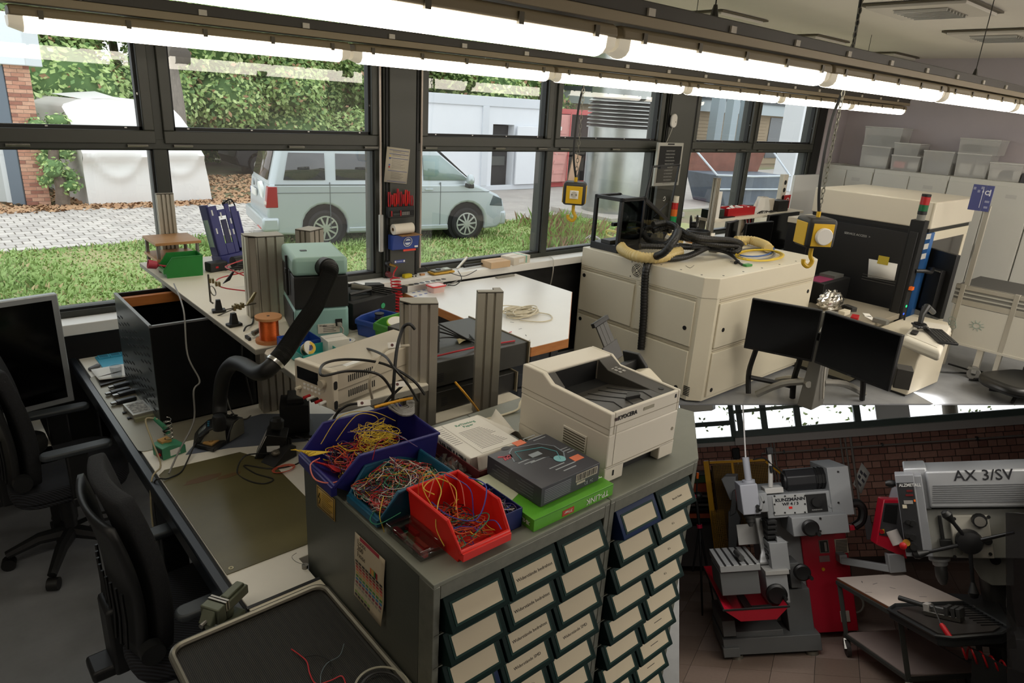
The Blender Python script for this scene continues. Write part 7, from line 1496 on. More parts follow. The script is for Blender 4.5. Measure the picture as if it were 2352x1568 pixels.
# operator column, signal light, swing monitor, console
t = thing('operator_column','black operator column at the corner of the black cabinet','column',(6.70,2.14,.0))
B().box(0,.10,0,.12,.3,1.40).done('column',BLACKM,t,bev=.005); B().box(-.015,.0,.03,.10,.35,1.3).done('cable_cover',BLACK,t,bev=.004); B().box(.10,.13,.1,.14,.06,1.36).done('rail',DGREY,t)
for k in range(3): B().box(.11,.22,-.003,.0,1.05+.09*k,1.10+.09*k).done('button_plate',M('plate_pale','#b7b6b0',.4),t)
B().cyl((.05,-.005,.62),(.05,-.001,.62),.012,n=10).done('green_led',M('led_green','#2ee08a',.3,emit=1.2),t); B().cyl((.03,-.005,.55),(.03,-.001,.55),.010,n=10).done('blue_led',M('led_blue','#3560ff',.3,emit=1.2),t); B().box(.0,.05,-.03,0,.78,.81).done('orange_clip',ORANGE,t)
b = B(); b.tube([(.06,0,.95),(.14,-.05,.95),(.24,-.07,.93),(.34,-.05,.95)],.018,8,smooth=4); b.done('monitor_arm',BLACK,t); b = B(); b.tube([(.02,-.02,.55),(.0,-.04,.42),(.08,-.06,.38),(.2,-.08,.45),(.3,-.06,.6)],.008,6,smooth=6); b.done('cable',BLACK,t)
stack_light('red over green signal light with a black cap on the operator column',Vector((6.75,2.20,1.40)),[('black_body',BLACK,.03),('green_segment',M('seg_green_dark','#165a35',.3),.055),('red_segment',M('seg_red2','#a32024',.3),.07),('black_cap',BLACK,.022)],r=.038)
t = thing('swing_monitor','black monitor on a swing arm seen at a steep angle beside the window','monitor',(7.06,1.93,.45),radians(58))
B().box(-.02,.36,-.02,.02,.06,.66).done('panel',BLACK,t,bev=.004); B().box(-.005,.345,-.022,-.02,.075,.645).done('screen',M('screen_grey','#15171a',.15),t); B().box(.05,.22,.02,.07,.1,.5).done('rear_box',BLACK,t,bev=.004); B().box(.06,.18,.07,.075,.48,.49).done('grey_edge',GREYP,t)
t = thing('operator_console','cream operator console with a rounded keyboard shelf','console',(6.08,1.73,0))
B().prism([(.03,.03),(.62,-.01),(.95,.12),(.95,.42),(.06,.42)],.02,.5,poly2=[(.0,.0),(.60,-.02),(.95,.12),(.95,.42),(.0,.42)]).done('body',M('console_cream','#cbc2ad',.45),t,bev=.01); B().prism([(.05,.05),(.6,.02),(.9,.14),(.9,.4),(.08,.4)],0,.02).done('plinth',BLACK,t)
sh = [Vector((*PZ(2073,770,.6).xy,0)),Vector((*PZ(2163,806,.6).xy,0)),Vector((*PZ(2188,748,.6).xy,0)),Vector((*PZ(2105,733,.6).xy,0))]
sh = [(p.x-6.08,p.y-1.73) for p in sh]
B().prism(sh,.505,.595).done('keyboard_shelf',M('console_shelf','#d8d2c4',.4),t,bev=.03,seg=4); B().prism([((x-.3)*.9+.3,(y-.02)*.8+.02) for x,y in sh],.595,.599).done('shelf_top',M('console_shelf_in','#cfc9bb',.4),t)
p = PZ(2152,770,.605); tt = thing('keyboard','small black keyboard on the console shelf','keyboard',(p.x-.02,p.y-.04,.602),radians(35)); B().box(-.19,.19,-.06,.08,0,.018).done('base',BLACK,tt,bev=.003)
kb = B()
for r_ in range(5):
 for c_ in range(12): kb.box(-.18+.03*c_,-.155+.03*c_,-.052+.025*r_,-.032+.025*r_,.018,.023)
kb.done('keys',DGREY,tt)['kind'] = 'stuff'
p = PZ(2112,748,.61); tt = thing('barcode_scanner','black hand scanner standing among cables on the console shelf','scanner',(p.x,p.y,.602),.4); B().cyl((0,0,0),(0,0,.03),.05,n=16).done('foot',BLACK,tt); B().tube([(0,0,.03),(.02,.0,.10),(.10,-.03,.16)],lambda i:(.02,.022,.03)[i],10).done('head',BLACK,tt); B().tube([(.1,-.03,.16),(.22,-.10,.09)],.022,8).done('grip',M('scanner_grey','#4b4b4a',.5),tt)
p = PZ(2100,765,.605); one(B().box(-.05,.05,-.025,.025,0,.02),'black_mouse',BLACK,'black mouse lying at the front left of the console shelf','mouse',(p.x,p.y,.602),.2,bev=.008)
p = PZ(2092,750,.61); b = B()
for k in range(4): b.tube([PZ(2095+4*k,742+4*k,.62),PZ(2110+5*k,752,.64),PZ(2128+3*k,748+4*k,.62)],.009,5,smooth=5)
one(b,'console_cables',BLACK,'black cables heaped at the back of the console shelf','cables')['kind'] = 'stuff'
# grey side bench with foil
t = thing('grey_side_bench','grey side bench behind the twin monitors carrying foil and small parts','bench',(5.95,2.16,0)); GBN = M('bench_grey','#8c8474',.5)
B().box(0,.85,0,.66,.50,.55).done('top',GBN,t,bev=.004); B().box(.03,.82,.03,.63,.03,.5).done('body',M('bench_body','#77715f',.5),t); B().box(.03,.82,.05,.6,0,.03).done('plinth',BLACK,t)
FOIL = M('foil','#c9c5bd',.22,1,bump=1.2,bscale=14)
p = PZ(1905,700,.60); rg = random.Random(9)
fo = B(); fo.ball((0,0,.08),.13,22,14,sc=(1.5,.8,.75))
for v in fo.bm.verts: v.co*=1+.22*(rg.random()-.5)
one(fo,'crumpled_foil',FOIL,'crumpled aluminium foil on the grey side bench','foil',(p.x,p.y,.55),.2,smooth=0)
p = PZ(1893,712,.56); one(B().cyl((0,0,0),(0,0,.08),.05,n=20),'tape_roll',M('roll_olive','#6f6a4e',.5),'olive-grey roll in front of the crumpled foil','roll',(p.x,p.y,.55))
for k,(x,y,m,l,n_) in enumerate(((1938,722,CREAM,'cream block on the grey side bench','block'),(1962,735,RED,'small red part beside the cream block','part'),(1992,724,PAPER,'white card lying on the grey side bench','card'),(2000,731,PAPER,'second white card nearer on the grey side bench','card'),(1950,712,DGREY,'dark part behind the cream block','part'),(2022,742,GREYP,'grey part at the right end of the grey side bench','part'))):
 p = PZ(x,y,.55); one(B().box(-.06,.06,-.03,.03,0,.04 if n_!='card' else .004),'bench_'+n_,m,l,n_,(p.x,p.y,.55),.3*k,bev=.003)
p = PZ(1895,690,.62); t = thing('black_box_unit','black instrument box with a pink and purple top below the black cabinet panel','box',(6.3,2.72,.55)); B().box(0,.55,0,.25,0,.20).done('case',BLACK,t,bev=.004); B().box(.02,.3,.05,.2,.20,.203).done('pink_sheet',M('sheet_pink','#8c2f55',.5),t); B().box(.3,.5,.05,.2,.20,.23).done('small_device',M('device_grey','#5a5a56',.5),t)
t.name = 'instrument_box'
# ================================================================== twin monitors on a stand
t = thing('monitor_stand','silver stand with black curved legs carrying two black monitors','stand',(5.18,2.15,0)); ST = M('stand_silver','#8f8d86',.4,.5)
B().prism([(-.10,-.06),(.1,-.06),(.1,.06),(-.10,.06)],.02,.80,poly2=[(-.05,-.04),(.06,-.04),(.06,.04),(-.05,.04)]).done('column',ST,t,bev=.006)
for (a_,c_) in (((-.1,.0),(.25,.42)),((.05,-.04),(.62,-.16)),((-.06,.05),(-.2,.36))): B().tube([(a_[0],a_[1],.22),((a_[0]+c_[0])/2,(a_[1]+c_[1])/2,.16),(c_[0],c_[1],.03)],.028,8,smooth=3).done('foot_rail',ST,t)
B().tube([(-.3,.38,.70),(-.22,.42,.45),(-.2,.46,.2),(-.22,.42,.02)],.022,8,smooth=5).done('leg',BLACK,t); B().tube([(-.16,.10,.62),(-.08,.12,.4),(-.02,.16,.2),(.02,.16,.02)],.024,8,smooth=5).done('leg',BLACK,t); B().tube([(-.22,.43,.16),(-.05,.25,.13),(.0,.17,.12)],.02,8).done('leg_brace',BLACK,t); B().tube([(.12,-.1,.55),(.35,-.2,.3),(.5,-.2,.02)],.022,8,smooth=5).done('leg',BLACK,t)
B().tube([(0,0,.7),(-.12,-.03,.66),(-.20,-.08,.66)],.03,8,smooth=4).done('arm',ST,t); B().box(-.22,-.18,-.5,.3,.62,.68).done('crossbar',BLACK,t)
b = B(); b.tube([(-.02,-.05,.6),(-.04,-.07,.35),(0.02,-.08,.1)],.008,6,smooth=5); b.done('white_lead',M('cable_white','#b9b5aa'),t)
def tmon(lab,TL,TR,z1a,z1b,hh):
 a,c = Vector(TL),Vector(TR); an = atan2(c.y-a.y,c.x-a.x); w = (c-a).xy.length
 t = thing('monitor',lab,'monitor',(a.x,a.y,z1a-hh),an,'twin monitors on the silver stand')
 B().box(0,w,0,.035,0,hh).done('housing',BLACK,t,bev=.004); B().box(.010,w-.010,-.001,.001,.018,hh-.010).done('screen',M('screen_black','#050505'),t); txt(t,'acer',.018,M('bezel_print','#5d5d5d',.5),frame_mtx((w/2,-.0012,.008),(1,0,0),(0,0,1)))
 B().box(w/2-.12,w/2+.12,.035,.06,hh*.3,hh*.75).done('rear_cover',BLACK,t,bev=.006)
tmon('left of the twin black monitors in front of the cream machine',(4.755,2.573,0),(4.925,2.10,0),.862,.862,.405); tmon('right of the twin black monitors, in front of the cream console',(4.93,2.085,0),(4.816,1.506,0),.862,.862,.405)
p = PZ(2060,840,.45); one(B().box(0,.12,-.05,.05,0,.14,m=rotm(0,0,20)),'rear_device',M('device_dark','#34322e',.5),'dark brown device clipped at the right end of the twin monitors','device',(4.88,1.45,.48),.1,bev=.004)
# ================================================================== lockers and clear boxes at the end wall
LK = M('locker_grey','#c6c5bd',.5,var=.02,scale=2)
LE = (4.165,3.52,2.70,1.88,1.06,.24,-.58)
for k in range(6):
 y1 = LE[k]; y0_ = LE[k+1]+.005; dw = (y1-y0_)/2
 t = thing('steel_locker','light grey double-door steel locker at the end wall, %s from the window'%('first','second','third','fourth','fifth','sixth')[k],'locker',(8.85,y0_,0),0,'steel lockers')
 B().box(.015,.44,0,y1-y0_,.0,1.685).done('body',LK,t,bev=.004)
 for j in range(2):
  dd = B().box(0,.016,.006+dw*j,dw*(j+1)-.006,.06,1.64).done('door',LK,t,bev=.003)
  if j==0: B().box(-.014,0,dw-.045,dw-.02,.85,1.0).done('handle',DGREY,dd,bev=.003)
 B().box(-.002,.0,.14,.24,1.52,1.56).done('label',M('locker_label','#b9b8b2',.5),t)
LOCKZ = 1.685
BOXM = M('clear_tote','#e0e0dc',.25,alpha=.45,spec=.5)
def tote(lab,x0,x1,yt,yb,X=8.98,d=.3,zb=None,stuff=()):
 a,c = PX(x0,yb,X),PX(x1,yb,X); z0 = LOCKZ+.002 if zb is None else zb; e = PX((x0+x1)/2,yt,X); w = a.y-c.y; h = max(.08,PX((x0+x1)/2,yt,X).z-PX((x0+x1)/2,yb,X).z)
 t = thing('clear_tote',lab,'storage box',(X,c.y,z0),0,'clear storage boxes on the lockers')
 b = B(); q = .012; b._n([(q,q,0),(d-q,q,0),(d-q,w-q,0),(q,w-q,0),(0,0,h),(d,0,h),(d,w,h),(0,w,h)],[(0,3,2,1),(0,1,5,4),(1,2,6,5),(2,3,7,6),(3,0,4,7)]); b.done('tub',BOXM,t,smooth=0)
 b = B(); b.tube([(0,0,h),(d,0,h),(d,w,h),(0,w,h)],.008,5,cyc=True); b.done('rim',M('tote_rim','#cfcecb',.3),t)
 for i,m in enumerate(stuff):
  n = len(stuff); B().cbox((d*.4,w*(i+.5)/n,.02+h*.25),(d*.5,w/n*.8,h*.5),m=None).done('content',m,t,bev=.02)
 return t,z0+h
SB = M('stuff_dark','#3b3b40',.6); SW = M('stuff_white','#c9c7c2',.6); SG = M('stuff_grey','#7f8084',.6); SPK = M('stuff_pink','#d97878',.5)
t_,z = tote('lower clear box at the left end of the row on the lockers',1970,2036,335,384,stuff=(SW,)); tote('upper clear box at the left end holding a dark coiled object',1980,2066,288,333,zb=z,stuff=(SB,SG))
t_,z = tote('lower clear box, second stack, with a white and a pink object',2040,2106,360,394,stuff=(SW,SPK)); tote('upper clear box, second stack, with black and grey parts',2048,2108,331,360,zb=z,stuff=(SB,SG,SG))
tote('wide single clear box in the middle of the row',2110,2180,348,400,stuff=(SG,))
t_,z = tote('lower clear box, right stack, full of white bags',2186,2264,354,408,stuff=(SW,SW)); tote('upper clear box, right stack, with grey parts',2197,2292,319,354,zb=z,stuff=(SG,SB))
tote('rightmost clear box with bags and dark parts',2262,2340,380,420,X=8.93,stuff=(SW,SB,SW))
a = PX(2346,425,8.95); one(B().box(0,.3,-.25,0,0,.1),'dark_box',SB,'dark box cut by the right edge on the lockers','box',(8.95,a.y+.02,LOCKZ))
a = PX(1870,362,8.95); one(B().box(0,.2,-.35,0,0,.012),'flat_sheet',M('sheet_pale','#b5b4ae',.5),'flat pale sheet on top of the first locker','sheet',(8.95,a.y,LOCKZ+.001))
# ================================================================== profile trolley at the right
TX = 7.15
t = thing('profile_trolley','aluminium-profile trolley with a white panel and castors at the right edge','trolley',(TX,0,0)); YA,YB_ = 1.90,.25
for (z,h) in ((.80,.04),(.66,.05)): B().box(0,.05,YB_,YA,z,z+h).done('rail',ALU,t,bev=.003)
B().box(.01,.03,YB_,YA,.66,.84).done('back_plate',M('trolley_grey','#77756e',.5),t)
for z in (.73,.77): B().box(-.003,.01,YB_,YA,z,z+.012).done('profile_line',M('line_bright','#b7b5ab',.4,.4),t)
B().box(.0,.02,YB_,YA-.02,.30,.655).done('white_panel',M('panel_white','#b4b0a4',.45),t); B().box(-.01,.7,YB_,YA-.02,.29,.31).done('lower_shelf',M('panel_white','#b4b0a4'),t)
B().box(.05,.7,YB_,YA,.80,.83).done('table_top',M('trolley_top','#3a3936',.5),t)
for (y) in (YA-.08,YA-.5,.4): B().box(-.004,.04,y,y+.04,.07,.845).done('post',ALU,t,bev=.002)
B().box(.0,.03,YA-.10,YA-.06,.84,1.56).done('mast',ALU,t,bev=.002)
for y in (YA-.33,.45):
 c = B(); c.ring((.0,y,.055),(1,0,0),.055,.02,.03,20); co = c.done('castor',M('castor_grey','#6f6e6a',.4),t); B().box(-.01,.04,y-.02,y+.02,.06,.13).done('fork',STEEL,co); B().prism([(y-.03,.1),(y+.06,.09),(y+.05,.115),(y-.03,.12)],-.012,.04,'x').done('brake',GREYP,co)
 B().box(.002,.05,y-.025,y+.025,.12,.289).done('leg_post',ALU,t)
D1 = M('doodle_green','#84958a',.6)
pd = B()
for k in range(10): a = 2*pi*k/10; q = [PX(2243,748,TX-.002)+Vector((0,.055*s*cos(a),.045*s*sin(a))) for s in (.55,1.1)]; pd.tube([v-Vector((TX,0,0)) for v in q],.003,4)
q0 = PX(2243,748,TX-.002)-Vector((TX,0,0)); pd.tube([q0+Vector((0,.03*cos(a),.025*sin(a))) for a in [2*pi*i/14 for i in range(14)]],.003,4,cyc=True); pd.done('gear_doodle',D1,t)
pd = B(); q0 = PX(2190,742,TX-.002)-Vector((TX,0,0))
for k in range(3): pd.tube([q0+Vector((0,.03*cos(a)+.01*k,.025*sin(a)+.03*k-.03)) for a in [2*pi*i/12 for i in range(12)]],.003,4,cyc=True)
pd.done('coil_doodle',D1,t)
SGN = M('sign_violet','#454a7d',.5)
a,c = PX(2222,478,TX-.02),PX(2286,425,TX-.02)
t = thing('blue_sign','blue-violet sign with white symbols and an arrow on the trolley mast','sign',(TX-.012,c.y,a.z-.01)); w = a.y-c.y; h = c.z-a.z
B().box(-.006,.004,0,w*.36,.0,h).done('right_plate',SGN,t); B().box(-.006,.004,w*.38,w,.0,h).done('left_plate',SGN,t); WP = M('sign_white','#d5d6df',.5)
f_ = lambda u,z: frame_mtx((-.0075,w*(1-u),h*z),(0,-1,0),(0,0,1))
b = B(); b.box(-.008,-.006,w*.46,w*.485,h*.12,h*.75); b.prism([(w*.43,h*.72),(w*.515,h*.72),(w*.472,h*.88)],-.008,-.006,'x'); b.done('arrow',WP,t)
for (u0,u1,v0,v1) in ((.08,.26,.12,.2),(.06,.28,.34,.42),(.45,.6,.84,.94),(.62,.74,.7,.8),(.84,.96,.8,.9)): B().box(-.0075,-.006,w*u0,w*u1,h*v0,h*v1).done('print_block',M('sign_print','#8d90aa',.5),t)
b = B(); b.box(-.008,-.006,w*.1,w*.16,h*.6,h*.85); b.ring((-.008,w*.25,h*.72),(1,0,0),.02,.012,.002,14); b.done('pictogram',WP,t)
p = PZ(2320,890,.12); t = thing('black_stool','black padded low stool at the right edge on the floor','stool',(p.x+.12,p.y-.04,0),-.4); B().prism(rrect(.62,.46,.17,6),.10,.19).done('cushion',M('vinyl_black','#191918',.35),t,bev=.035,seg=4); B().cyl((0,0,.03),(0,0,.10),.05,n=12).done('post',BLACK,t)
for k in range(4): B().tube([(0,0,.05),(.2*cos(k*1.57+.5),.2*sin(k*1.57+.5),.025)],.016,6).done('leg',BLACK,t)
t = thing('floor_box','low dark box and cables standing under the profile trolley','box',(TX+.15,.75,0)); B().box(0,.3,0,.5,0,.2).done('box',M('box_dark2','#3a3637',.6),t); B().box(-.002,0,.1,.4,.12,.15).done('handle_slot',BLACK,t)
b = B(); rg = random.Random(3)
for k in range(6): b.tube([(7.0+rg.random()*.4,1.85-.5*rg.random(),.01+.01*k),(7.1+rg.random()*.3,1.6-.4*rg.random(),.02),(7.3,1.3-.3*rg.random(),.012)],.009,5,smooth=6)
one(b,'floor_cables',BLACK,'dark cables lying on the floor under the profile trolley','cables')['kind'] = 'stuff'
# ================================================================== hanging power boxes
def power_box(lab,P_,s,topz,rz,round_dev):
 t = thing('hanging_power_box',lab,'power box',P_,rz,None)
 B().box(-s/2,s/2,-s/2,s/2,-s/2,s/2).done('housing',M('box_rubber','#1f1e1b',.55),t,bev=s*.14,seg=3)
 YL = M('box_yellow','#d3a91c',.4)
 for (ax) in (0,1,2):
  q = B(); k = s*.36
  if ax==0: q.box(-k,k,-s/2-.004,-s/2+.004,-k*1.15,k*.95)
  elif ax==1: q.box(-s/2-.004,-s/2+.004,-k,k,-k*1.15,k*.95)
  else: q.box(s/2-.004,s/2+.004,-k,k,-k*1.15,k*.95)
  q.done('yellow_panel',YL,t,bev=.002)
 if round_dev: B().cyl((0,-s/2-.03,-.01),(0,-s/2-.003,-.01),s*.28,n=24).done('round_white_device',M('device_white','#d9d6cf'),t,bev=.004)
 else:
  B().box(-s*.19,s*.19,-s/2-.008,-s/2-.003,-s*.2,s*.16).done('socket_plate',WHITE,t,bev=.002); B().cyl((0,-s/2-.010,-.003),(0,-s/2-.007,-.003),s*.14,n=18).done('socket_ring',M('socket_inner','#bdb8ab',.5),t)
  for x in (-.014,.014): B().cyl((x,-s/2-.0115,-.003),(x,-s/2-.009,-.003),.004,n=8).done('socket_hole',BLACK,t)
 B().tube([(0,0,s/2),(0,0,s/2+.03)],.012,8).done('top_eye',YL,t)
 B().tube([(0,0,-s/2+.01),(0,0,-s/2-.05),(.018,0,-s/2-.085),(.0,0,-s/2-.115),(-.03,0,-s/2-.10),(-.035,0,-s/2-.075)],s*.075,8,smooth=4).done('hook',YL,t)
 L = topz-P_[2]-s/2; b = B(); n = int(L/.028)
 for i in range(n):
  z = s/2+.03+.028*i; a = i%2
  b.tube([(.009*cos(q)*(1-a)+.0,.009*cos(q)*a,z+.017*sin(q)) for q in [2*pi*j/8 for j in range(8)]],.0028,4,cyc=True)
 b.done('chain',M('chain_grey','#7d7b70',.35,.7),t)['kind'] = 'stuff'
 b = B(); b.tube([(.0,.0,s/2+.02),(-.03,.0,s/2+.2),(-.022,.02,s/2+.5),(.012,.012,s/2+.75),(-.012,.0,L)],.008,6,smooth=8); b.done('cord',BLACK,t)
 return t
p = PY(1320,443,3.35); power_box('yellow and black hanging power box with a white socket, in front of the middle window',p,.155,2.95,-.85,False)
p = PY(1872,532,1.75); power_box('yellow and black hanging power box with a round white device, before the black cabinet',p,.165,2.95,-.62,True)
# ================================================================== office chairs
FAB = M('chair_fabric','#1b1c1f',.9,var=.25,scale=180,bump=.3,bscale=250); FABS = stripes('chair_seat_fabric','#17181b','#2d2f36',42,'DIAGONAL',.9); PLA = M('chair_plastic','#161718',.5); ARM = M('armrest_pad','#373c40',.5)
def office_chair(lab,loc,rz,back_h=.52,group='office chairs',plain=False):
 t = thing('office_chair',lab,'chair',loc,rz,group)
 sp_ = rrect(.46,.46,.11,5,.02,0); B().prism([(x*.96,y*.96) for x,y in sp_],.40,.425).prism(sp_,.425,.485).done('seat',FABS,t,bev=.018,seg=3)
 nx,nz = 12,12
 def bk(u,v):
  y = (u-.5)*.42*(1-.55*abs(v-.45)**2.2); z = .50+back_h*v; x = -.135-.05*v-.04*(1-(2*u-1)**2)*.8+.03*sin(pi*v)
  return Vector((x,y,z))
 B().grid(nx,nz,bk).done('backrest',FAB,t,solid=.05,bev=.012,smooth=60)
 def sh(u,v): p = bk(u,v*.86+.02); return p+Vector((-.05,0,0))
 B().grid(nx,nz,sh).done('back_shell',PLA,t,solid=.018,smooth=60)
 rb = B()
 for k in range(9): u = .14+.09*k; rb.tube([sh(u,.04)+Vector((-.012,0,0)),sh(u,.25)+Vector((-.012,0,0)),sh(u,.48)+Vector((-.012,0,0))],.005,5)
 rb.done('shell_rib',PLA,t)['kind'] = 'stuff'
 B().box(-.30,-.05,-.05,.05,.37,.41).done('mechanism',PLA,t,bev=.01); B().box(-.24,-.19,-.06,.06,.37,.62).done('back_bracket',PLA,t,bev=.012); B().cyl((-.16,-.20,.545),(-.16,-.235,.545),.035,n=16).done('adjust_knob',PLA,t)
 B().tube([(.05,-.2,.39),(.06,-.27,.37),(.05,-.29,.36)],.008,6).done('lever',PLA,t)
 for s_ in (-1,1):
  a = B(); a.prism([(x,y+s_*.235) for x,y in rrect(.27,.065,.03,5,.045,0)],.635,.66); ao = a.done('armrest',ARM,t,bev=.008,seg=3)
  B().prism([(.0,s_*.235-.02),(.085,s_*.235-.02),(.085,s_*.235+.02),(.0,s_*.235+.02)],.43,.636).done('arm_post',PLA,ao,bev=.008); B().box(.0,.085,min(s_*.255,s_*.1),max(s_*.255,s_*.1),.385,.43).done('arm_bracket',PLA,ao,bev=.006)
 B().cyl((0,0,.12),(0,0,.37),.028,n=14).cyl((0,0,.2),(0,0,.30),.035,n=14).done('gas_lift',PLA,t)
 for k in range(5):
  a = 2*pi*k/5+.45; c_,s_ = cos(a),sin(a)
  l = B().tube([(0,0,.13),(c_*.13,s_*.13,.125),(c_*.26,s_*.26,.075)],lambda i:(.034,.028,.02)[i],8).done('base_leg',PLA,t)
  B().cyl((c_*.26-s_*.022,s_*.26+c_*.022,.029),(c_*.26+s_*.022,s_*.26-c_*.022,.029),.029,n=14).done('castor',BLACK,l)
 return t
office_chair('black fabric office chair by the far end of the workbench, left of the enclosure',(.31,3.39,0),0.0)
office_chair('black office chair in the foreground seen from behind with ribbed back shell',(.47,2.10,0),.02,.54)
office_chair('black office chair of which only an armrest shows at the bottom edge',(-.02,1.02,0),.1)
# ================================================================== lower workshop seen through the stairwell
_c = ray(1973,1247); _P = radians(14)
_rb = (_r-_c*_r.dot(_c)).normalized(); _ub = _rb.cross(_c)
_by = _c*cos(_P)+_ub*sin(_P); _bz = -_c*sin(_P)+_ub*cos(_P)
_O = EYE+ray(1765,1512)*8.3
BAYM = Matrix(((_rb.x,_by.x,_bz.x,_O.x),(_rb.y,_by.y,_bz.y,_O.y),(_rb.z,_by.z,_bz.z,_O.z),(0,0,0,1)))
class Fr:
 def __init__(s,x=0,y=0,rz=0,z=0):
  s.loc = (x,y,z); s.rz = rz; s.m = BAYM@Matrix.Translation(s.loc)@Matrix.Rotation(rz,4,'Z'); s.i = s.m.inverted(); s.e = s.i@EYE
 def d(s,x,y): return s.i.to_3x3()@ray(x,y)
 def Y(s,x,y,Yv): d = s.d(x,y); return s.e+d*((Yv-s.e.y)/d.y)
 def Z(s,x,y,Zv): d = s.d(x,y); return s.e+d*((Zv-s.e.z)/d.z)
 def X(s,x,y,Xv): d = s.d(x,y); return s.e+d*((Xv-s.e.x)/d.x)
 def box(s,b,x0,x1,yt,yb,Y,dep,**k):
  a,c = s.Y(x0,(yt+yb)/2,Y),s.Y(x1,(yt+yb)/2,Y); e,f = s.Y((x0+x1)/2,yt,Y),s.Y((x0+x1)/2,yb,Y); return b.box(a.x,c.x,Y,Y+dep,f.z,e.z,**k)
F0 = Fr()
GRM = M('machine_grey','#8d8f90',.5,var=.02,scale=2); GRD = M('machine_grey_dark','#5d5f5f',.55); SILVM = M('machine_silver','#a9abab',.38,.4); BRED = M('machine_red','#b5122c',.4); IRON = M('cast_iron','#4d4d4c',.45,.5); TABW = M('trolley_top_white','#cdbfb4',.6,var=.05,scale=3)
_al = area('workshop_fill',(0,0,0),(2.2,.3),17,(1,.97,.94)); _al.matrix_world = BAYM@Matrix.Translation((.7,-.9,2.62))@Matrix.Rotation(radians(28),4,'X')  # unseen fill light added to brighten the lower workshop
# ---- shell: unseen lining added to shut outside light out of the workshop
far = [F0.Y(1545,858,5.6),F0.Y(2440,858,5.6),F0.Y(2470,1690,5.6),F0.Y(1530,1690,5.6)]
farw = [BAYM@p for p in far]; near = [Vector((p.x,p.y,-.013)) for p in hole]
SHAFT = M('shaft_lining','#4a4643',.9)
for i,nm in enumerate(('wall_light_block_top','wall_light_block_right','wall_light_block_bottom','wall_light_block_left')):
 j = (i+1)%4; struct(B().quad(near[i],near[j],farw[j],farw[i]),nm,SHAFT,smooth=0)
 # floor of square tiles
FT = [M('floor_tile_a','#8f7d72',.45,var=.06,scale=30),M('floor_tile_b','#877569',.45,var=.06,scale=30),M('floor_tile_c','#95847a',.45,var=.06,scale=30)]
fl = struct(B().box(-2.6,3.4,-3.2,5.6,-.05,-.006),'floor_workshop',M('tile_grout','#4c443f',.8),bay=True,smooth=0)
tb = B(); tb.box(.003,.397,.003,.397,-.01,0); tm = tb.done('tile',FT[0],fl,smooth=0); td = [tm.data]
for m in FT[1:]: q = tm.data.copy(); q.materials[0] = m; td.append(q)
rg = random.Random(17); first = True
for j in range(-7,11):
 for i in range(-6,8):
  x,y = .4*i+.05,.4*j+.1
  if first: o = tm; first = False
  else: o = bpy.data.objects.new('tile',td[rg.randrange(3)]); COL.objects.link(o); o.parent = fl
  o.location = (x,y,0)
  # brick walls
BK = [M('brick_rust','#ab7c6c',.85,var=.1,scale=20),M('brick_rust_light','#b98a78',.85,var=.1,scale=20),M('brick_rust_dark','#9b6b5d',.85,var=.1,scale=20)]
MORB = M('mortar_dark','#4e433c',.9)
YWL = 3.4
cz = F0.Y(1693,1020,YWL); SILLZ = cz.z
def brickwall(name,x0,y0,rz,L,ztop,seed,quota,label=None):
 m = Matrix.Translation((x0,y0,0))@Matrix.Rotation(rz,4,'Z')
 b = B(); b.box(0,L,.012,.3,-.02,ztop); w = b.done(name,MORB,smooth=0); place(w,(0,0,0),0,True,m); w['kind'] = 'structure'
 rg = random.Random(seed); cache = {}; ph = .098; rows = int(ztop/ph)+1; n = 0; rest = B()
 for j in range(rows):
  z1 = ztop-.004-ph*j; z0 = z1-.086
  if z0<0: break
  bw = .225 if j%2 else .115; x = -(.06 if j%4==1 else 0)
  while x<L-.01:
   a,c = max(0,x),min(L,x+bw-.011); x+=bw
   if c-a<.03: continue
   key = (round(c-a,3)); mi = rg.choice((0,0,1,2)); dy = -.004*rg.random()
   if n<quota:
    if key not in cache:
     bb = B(); bb.box(0,key,0,.06,0,.086); o = bb.done('brick',BK[0],w,smooth=0); ds = [o.data]
     for mm in BK[1:]: d2 = o.data.copy(); d2.materials[0] = mm; ds.append(d2)
     cache[key] = ds; COL.objects.unlink(o); bpy.data.objects.remove(o)
    o = bpy.data.objects.new('brick',cache[key][mi]); COL.objects.link(o); o.parent = w; o.location = (a,dy,z0); n+=1
   else: rest.box(a,c,dy,.06,z0,z1,mi=mi)
 if len(rest.bm.verts): r_ = rest.done('brick_rest',BK,w,smooth=0); r_['kind'] = 'stuff'
 else: rest.bm.free()
 return w,m
ARZ = radians(8)
brickwall('wall_workshop_right',cz.x,YWL,ARZ,5.0,SILLZ,41,300); brickwall('wall_workshop_left',cz.x-1.6,YWL,0,1.59,SILLZ-.0,43,150)
FRW = Fr(cz.x,YWL,ARZ)
WFR = M('workshop_frame_green','#5f6d66',.5); SILW = M('workshop_sill','#cfc8c0',.5)
o = B().box(-.02,5,-.14,.05,SILLZ,SILLZ+.11).done('trim_8',SILW); place(o,FRW.loc,ARZ,True); o['kind'] = 'structure'
o = B().box(-1.6,.0,-.05,.05,SILLZ-.01,SILLZ+.05).done('trim_9',SILW); place(o,FRW.loc,0,True); o['kind'] = 'structure'
